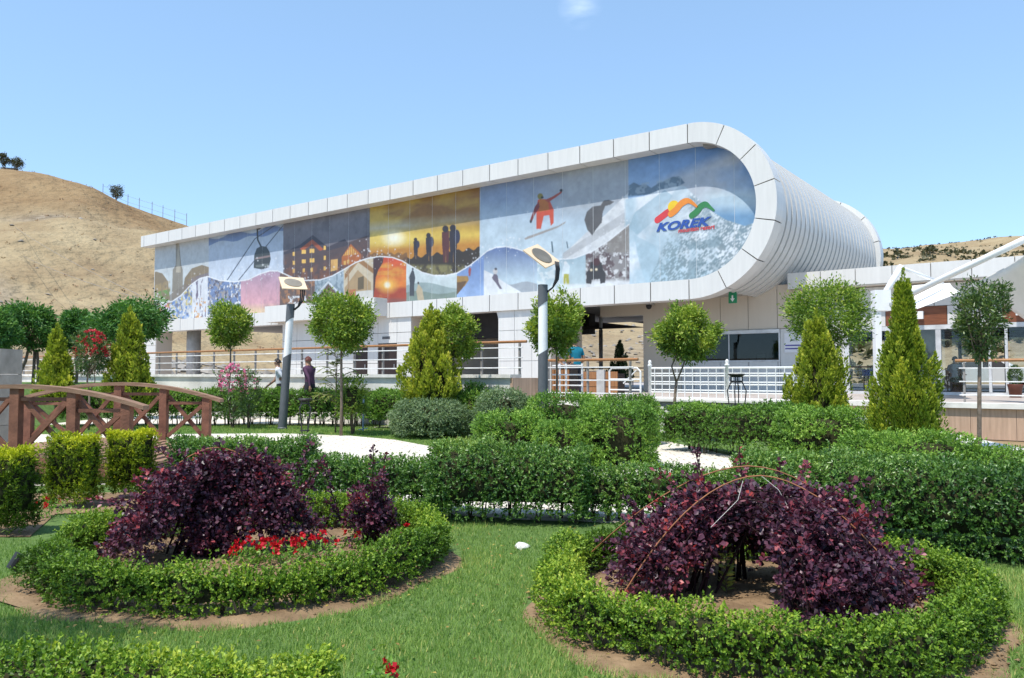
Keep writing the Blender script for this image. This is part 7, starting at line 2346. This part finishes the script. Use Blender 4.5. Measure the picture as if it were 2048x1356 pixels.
C = norm(rng.normal(size=(12, 3))) * np.array([0.26, 0.25, 0.3]) + np.array([0, 0, 1.2]); blossoms('blossoms', C, 0.07, M['pink'], o, 6, 7)


def sapling(label, px, d, seed):
    rng = np.random.default_rng(seed)
    x, y = at_xy(px, d)
    t = thing('feathery_sapling', label, 'sapling', (x, y, 0))
    mb = MB(); P = []; D = []
    MB().tube([(0, 0, -0.05), (0.0, 0, 0.9), (0.02, 0, 1.7), (0.02, 0, 2.1)], [0.022, 0.02, 0.012, 0.005], 6).obj('trunk', M['bark'], t, smooth=True)
    for i in range(42):
        z = rng.uniform(0.75, 2.05); a_ = rng.uniform(0, 2 * PI); L = rng.uniform(0.35, 0.85) * (1.15 - 0.3 * (z - 0.8))
        e = Vector((math.cos(a_) * L, math.sin(a_) * L * 0.6, z + rng.uniform(-0.25, 0.18)))
        pts = limb_pts((0.01, 0, z - 0.1), e, 0.09, 7)
        mb.tube(pts, 0.005, 4, False)
        c = np.array([tuple(p) for p in pts])
        n = 52
        f = rng.uniform(0.2, 1, n) * 6; i0 = np.minimum(f.astype(int), 5); p = c[i0] + (c[i0 + 1] - c[i0]) * (f - i0)[:, None]
        tg = norm(c[i0 + 1] - c[i0]); sd_ = norm(np.cross(tg, np.array([0, 0, 1.0]))) * np.where(rng.uniform(size=n) < 0.5, -1, 1)[:, None]
        P.append(p); D.append(sd_ + tg * 0.5 + rng.normal(size=(n, 3)) * 0.15 + np.array([0, 0, -0.15]))
    P = np.vstack(P); D = np.vstack(D); n = len(P)
    leaves('crown', P, D, 0.075, 0.022, np.clip(rng.normal(size=n) * 0.18 + 0.55, 0, 1), M['feather'], t, N=np.tile([0, 0, 1.0], (n, 1)) + rng.normal(size=(n, 3)) * 0.3)
    tag(mb.obj('limbs', M['bark'], t, fix=False), kind='stuff')


sapling('pale feathery sapling before the booth, beside the purple shirted man', 672, 19.8, 121)
x, y = at_xy(705, 19.4)
shrub('drooping green bush under the feathery sapling', x, y, 1.42, 0.32, 0.30, M['ball'], 2200, (0.08, 0.03), zbot=0.5, seed=122, name='drooping_bush', core=0.6)

# ================================================================== the slopes: lone trees, fence posts, scrub, rubble
def hill_pt(px, py_guess_q=None, R=None, q=None):
    az = math.atan((px - 1024) / FPX)
    k = min(max((az - rad(-8)) / rad(26), 0), 1); k = k * k * (3 - 2 * k)
    R0 = 70 + 4 * k; R1 = 175 + 265 * k
    RR = R if R is not None else R0 + (R1 - R0) * q
    z, qq, P = terrain_h(np.array([az]), np.array([RR]))
    return Vector((P[0, 0], P[0, 1], z[0] - 0.1))


for px, h_, w_, sd, lab in ((21, 2.9, 2.4, 131, 'small tree on the hill crest by the low crest wall'), (225, 3.5, 2.3, 132, 'lone leaning tree on the shoulder of the hill'), (-3, 3.4, 1.6, 133, 'hilltop tree cut by the left edge of the view')):
    p = hill_pt(px, q=0.985)
    ball_tree(lab, p.x, p.y, p.z + h_, p.z + h_ * 0.36, w_, M['scrub'], base=p.z, leaf=(0.24, 0.13), n_leaf=1500, seed=sd, name='hill_tree', group='lone hilltop trees', clusters=36, trunk_r=0.16, spread=0.2, forks=2)
p0 = hill_pt(-10, q=0.99); p1 = hill_pt(26, q=0.99)
t = thing('crest_wall', 'low stone wall on the hill crest at the left edge', 'wall', (p0.x, p0.y, 0))
MB().beam(Vector((0, 0, p0.z + 0.3)), Vector((p1.x - p0.x, p1.y - p0.y, p1.z + 0.5)), 0.6, 1.3).obj('wall_body', M['rock'], t)
pmesh = MB().tube([(0, 0, -0.5), (0, 0, 2.6)], 0.06, 6).mesh('post', M['post'])
rf = thing('ridge_fence', 'thin wire fence with slim posts running down the hill crest', 'fence', (0, 0, 0))
pp = []
for px in (198, 249, 272, 298, 320, 344, 368):
    p = hill_pt(px, q=0.992); link('post', pmesh, rf, p); pp.append(p)
for zz in (1.0, 2.2):
    MB().tube([p + Vector((0, 0, zz)) for p in pp], 0.025, 4).obj('wire', M['steel'], rf)


def scrub_field(name, n, px0, px1, q0, q1, size, seed, m, per=14):
    rng = np.random.default_rng(seed)
    az = np.arctan((rng.uniform(px0, px1, n) - 1024) / FPX)
    k = np.clip((az - rad(-8)) / rad(26), 0, 1); k = k * k * (3 - 2 * k)
    R0 = 70 + 4 * k; R1 = 175 + 265 * k
    RR = R0 + (R1 - R0) * rng.uniform(q0, q1, n)
    z, _, P = terrain_h(az, RR)
    P[:, 2] = z
    r_ = size * rng.uniform(0.45, 1.3, n)
    kk = np.repeat(np.arange(n), per)
    o = norm(rng.normal(size=(n * per, 3))) * (r_[kk] * rng.uniform(0.5, 1, n * per))[:, None]; o[:, 2] = np.abs(o[:, 2]) * 0.9
    leaves_o = leaves(name, P[kk] + o * 0.8, o + rng.normal(size=(n * per, 3)) * 0.3, r_[kk] * 0.8, r_[kk] * 0.7, rng.uniform(0, 1, n * per), m)
    tag(leaves_o, kind='stuff')


scrub_field('far_scrub', 1500, 1560, 2600, 0.15, 1.0, 0.52, 141, M['scrub'])
scrub_field('ridge_scrub', 130, 1740, 2500, 0.97, 1.0, 0.7, 142, M['scrub'])
scrub_field('near_scrub', 520, 1480, 2400, 0.0, 0.35, 1.1, 143, M['scrub'])


def rubble(name, n, px0, px1, q0, q1, size, seed):
    rng = np.random.default_rng(seed)
    az = np.arctan((rng.uniform(px0, px1, n) - 1024) / FPX)
    k = np.clip((az - rad(-8)) / rad(26), 0, 1); k = k * k * (3 - 2 * k)
    RR = 70 + 4 * k + (105 + 261 * k) * rng.uniform(q0, q1, n)
    z, _, P = terrain_h(az, RR); P[:, 2] = z
    base = np.array([[1, 0, 0], [-1, 0, 0], [0, 1, 0], [0, -1, 0], [0, 0, 1], [0, 0, -1]], float)
    fs0 = np.array([[0, 2, 4], [2, 1, 4], [1, 3, 4], [3, 0, 4], [2, 0, 5], [1, 2, 5], [3, 1, 5], [0, 3, 5]])
    V = []; F = []
    for i in range(n):
        s_ = size * rng.uniform(0.3, 1.4) * np.array([1.2, 1.0, 0.6]) * rng.uniform(0.7, 1.3, 3)
        a_ = rng.uniform(0, 6.28); R_ = np.array([[math.cos(a_), -math.sin(a_), 0], [math.sin(a_), math.cos(a_), 0], [0.2, 0.1, 1]])
        V.append((base * s_ * (1 + 0.25 * rng.normal(size=(6, 1)))) @ R_.T + P[i]); F.append(fs0 + 6 * i)
    mb = MB(); mb.v = np.vstack(V).tolist(); mb.f = np.vstack(F).tolist(); mb.mi = [0] * len(mb.f)
    tag(mb.obj(name, M['rock'], None, fix=False), kind='stuff')


rubble('hill_rubble', 900, 250, 1000, -0.02, 0.12, 0.45, 151)
rubble('slope_rubble', 30, -100, 420, 0.25, 0.62, 0.28, 152)
rubble('passage_rubble', 110, 1100, 1320, 0.0, 0.15, 0.3, 153)

# dry grass tufts on the near slopes
M['tuft'] = leaf_mat('dry_tuft', [(0.23, 0.165, 0.095), (0.31, 0.24, 0.145), (0.42, 0.34, 0.22)], trans=0.15)
scrub_field('dry_tufts', 600, -250, 1000, 0.02, 0.95, 0.26, 144, M['tuft'], 5)


def clods(name, n, cx, cy, r, seed, m, size, zs):
    rng = np.random.default_rng(seed)
    base = np.array([[1, 0, 0], [-1, 0, 0], [0, 1, 0], [0, -1, 0], [0, 0, 1], [0, 0, -1]], float)
    fs0 = np.array([[0, 2, 4], [2, 1, 4], [1, 3, 4], [3, 0, 4], [2, 0, 5], [1, 2, 5], [3, 1, 5], [0, 3, 5]])
    a_ = rng.uniform(0, 2 * PI, n); q = np.sqrt(rng.uniform(0, 1, n)); V = []
    s_ = size * rng.uniform(0.35, 1.5, (n, 1, 1)) * rng.uniform(0.6, 1.3, (n, 1, 3)) * np.array([1.2, 1, 0.7])
    c = np.stack([cx + r * q * np.cos(a_), cy + r * q * np.sin(a_), 0.012 + zs * (1 - q ** 2)], 1)
    V = base[None] * s_ * (1 + 0.25 * rng.normal(size=(n, 6, 1))) + c[:, None]
    F = fs0[None] + (np.arange(n) * 6)[:, None, None]
    mb = MB(); mb.v = V.reshape(-1, 3).tolist(); mb.f = F.reshape(-1, 3).tolist(); mb.mi = [0] * len(mb.f)
    tag(mb.obj(name, m, None, fix=False), kind='stuff')


clods('soil_clods', 2600, BL[0], BL[1] - 0.03, 1.60, 171, M['soil'], 0.011, 0.05)
clods('soil_clods', 2400, BR[0], BR[1] - 0.03, 1.47, 172, M['soil'], 0.010, 0.05)
# fallen leaves and petals on lawn and soil
rng = np.random.default_rng(181); n_ = 420
M['litter'] = leaf_mat('leaf_litter', [(0.13, 0.10, 0.03), (0.28, 0.24, 0.06), (0.30, 0.34, 0.07)], trans=0.1)
px_ = rng.uniform(-3.2, 3.6, n_); py_ = rng.uniform(3.4, 7.6, n_)
tag(leaves('fallen_leaves', np.stack([px_, py_, np.full(n_, 0.045)], 1), np.stack([rng.normal(size=n_), rng.normal(size=n_), rng.normal(size=n_) * 0.2], 1), 0.030, 0.018, rng.uniform(0, 1, n_), M['litter'], N=np.tile([0, 0, 1.0], (n_, 1)) + rng.normal(size=(n_, 3)) * 0.2), kind='stuff')

# ropeway cables coming down the slope to the station
for (xa, ya, da), (xb, yb, db), lab in (((-40, 395, 150), (300, 600, 52), 'upper ropeway cable crossing the brown slope'), ((-40, 455, 140), (300, 603, 51), 'lower ropeway cable crossing the brown slope')):
    a = AT(xa, ya, da); b = AT(xb, yb, db)
    t = thing('ropeway_cable', lab, 'cable', (b.x, b.y, b.z), 0, 'ropeway cables')
    MB().tube([p - b for p in limb_pts(a, b, -1.2, 12)], 0.02, 5).obj('rope', M['cable'], t)

# ================================================================== grass
def grass(name, n, inside, hgt, wid, seed, bounds):
    rng = np.random.default_rng(seed)
    x = rng.uniform(bounds[0], bounds[1], n); y = rng.uniform(bounds[2], bounds[3], n)
    k = inside(x, y); x, y = x[k], y[k]; n = len(x)
    P = np.stack([x, y, 0 * x - 0.004], 1)
    patch = sn(P, 2.2, seed) * 0.5 + sn(P, 6.0, seed + 1) * 0.4
    L = hgt * (0.70 + 0.38 * patch + 0.4 * rng.uniform(size=n) + (rng.uniform(size=n) < 0.02) * 0.8)
    a_ = rng.uniform(0, 2 * PI, n); ln = rng.uniform(0.1, 0.9, n)
    d = norm(np.stack([np.cos(a_) * ln, np.sin(a_) * ln, np.ones(n)], 1))
    s = np.stack([-np.sin(a_ + rng.normal(size=n)), np.cos(a_ + rng.normal(size=n)), 0 * a_], 1)
    w_ = wid * rng.uniform(0.7, 1.3, n)
    V = np.empty((n, 3, 3)); V[:, 0] = P - s * w_[:, None] / 2; V[:, 1] = P + s * w_[:, None] / 2; V[:, 2] = P + d * L[:, None]
    me = bpy.data.meshes.new(name)
    me.vertices.add(3 * n); me.vertices.foreach_set('co', V.reshape(-1))
    me.loops.add(3 * n); me.loops.foreach_set('vertex_index', np.arange(3 * n, dtype=np.int32))
    me.polygons.add(n); me.polygons.foreach_set('loop_start', np.arange(n, dtype=np.int32) * 3)
    at = me.attributes.new('rnd', 'FLOAT', 'POINT')
    dry = np.clip(sn(P, 0.9, seed + 3) * 0.5 + sn(P, 3.1, seed + 4) * 0.35 - 0.25, 0, 1)
    r_ = np.clip(0.42 + 0.26 * patch + rng.normal(size=n) * 0.18 + (rng.uniform(size=n) < 0.05 + 0.30 * dry) * 0.45, 0, 1)
    at.data.foreach_set('value', np.repeat(r_, 3).astype(np.float32))
    me.materials.append(M['grass']); me.update()
    tag(link(name, me), kind='stuff')


def near_lawn(x, y):
    wob = 0.05 * np.sin(5 * np.arctan2(y - BL[1], x - BL[0]) + 1)
    k = np.hypot(x - BL[0], y - BL[1]) > BL[2] + 0.20 + wob + 0.03 * np.sin(x * 23)
    k &= np.hypot(x - BR[0], y - BR[1]) > BR[2] + 0.195 + wob + 0.03 * np.sin(x * 23)
    k &= (np.abs(x) < 0.72 * y + 0.4)
    # up to the foot of the middle hedge
    k &= y < np.interp(x, [-5, -3.2, -0.9, 0.7, 2.0, 3.7, 6], [8.3, 8.8, 8.0, 7.7, 7.1, 6.25, 5.3])
    k &= ~((x < -3.75) & (y > 7.15))
    # thinner with distance from the camera
    return k & (RNG.uniform(size=len(x)) < np.clip(4.6 / y, 0, 1) ** 1.6)


grass('grass', 520000, near_lawn, 0.045, 0.0062, 161, (-5.2, 5.4, 2.9, 8.8))


def far_strip(x, y):
    return (y > np.interp(x, [-12, -4, -1, 0.5], [20.2, 20.1, 19.0, 15.0]) - 0.35) & (y < 23.6 + 0.02 * x) & (y > 16)


far_poly = np.array([G(p, q) for p, q in ((-200, 868), (310, 867), (560, 866), (700, 871), (790, 879), (860, 892), (960, 930), (1100, 930))])


def far_strip(x, y):
    lim = np.interp(x, far_poly[:, 0], far_poly[:, 1])
    top = np.interp(x, [G(-500, 851)[0], G(400, 850)[0], G(1000, 849)[0], G(1100, 872)[0]], [G(-500, 851)[1], G(400, 850)[1], G(1000, 849)[1], G(1100, 872)[1]])
    return (y > lim) & (y < top)


grass('far_grass', 160000, far_strip, 0.06, 0.014, 162, (-14, 1.2, 12.5, 24.5))
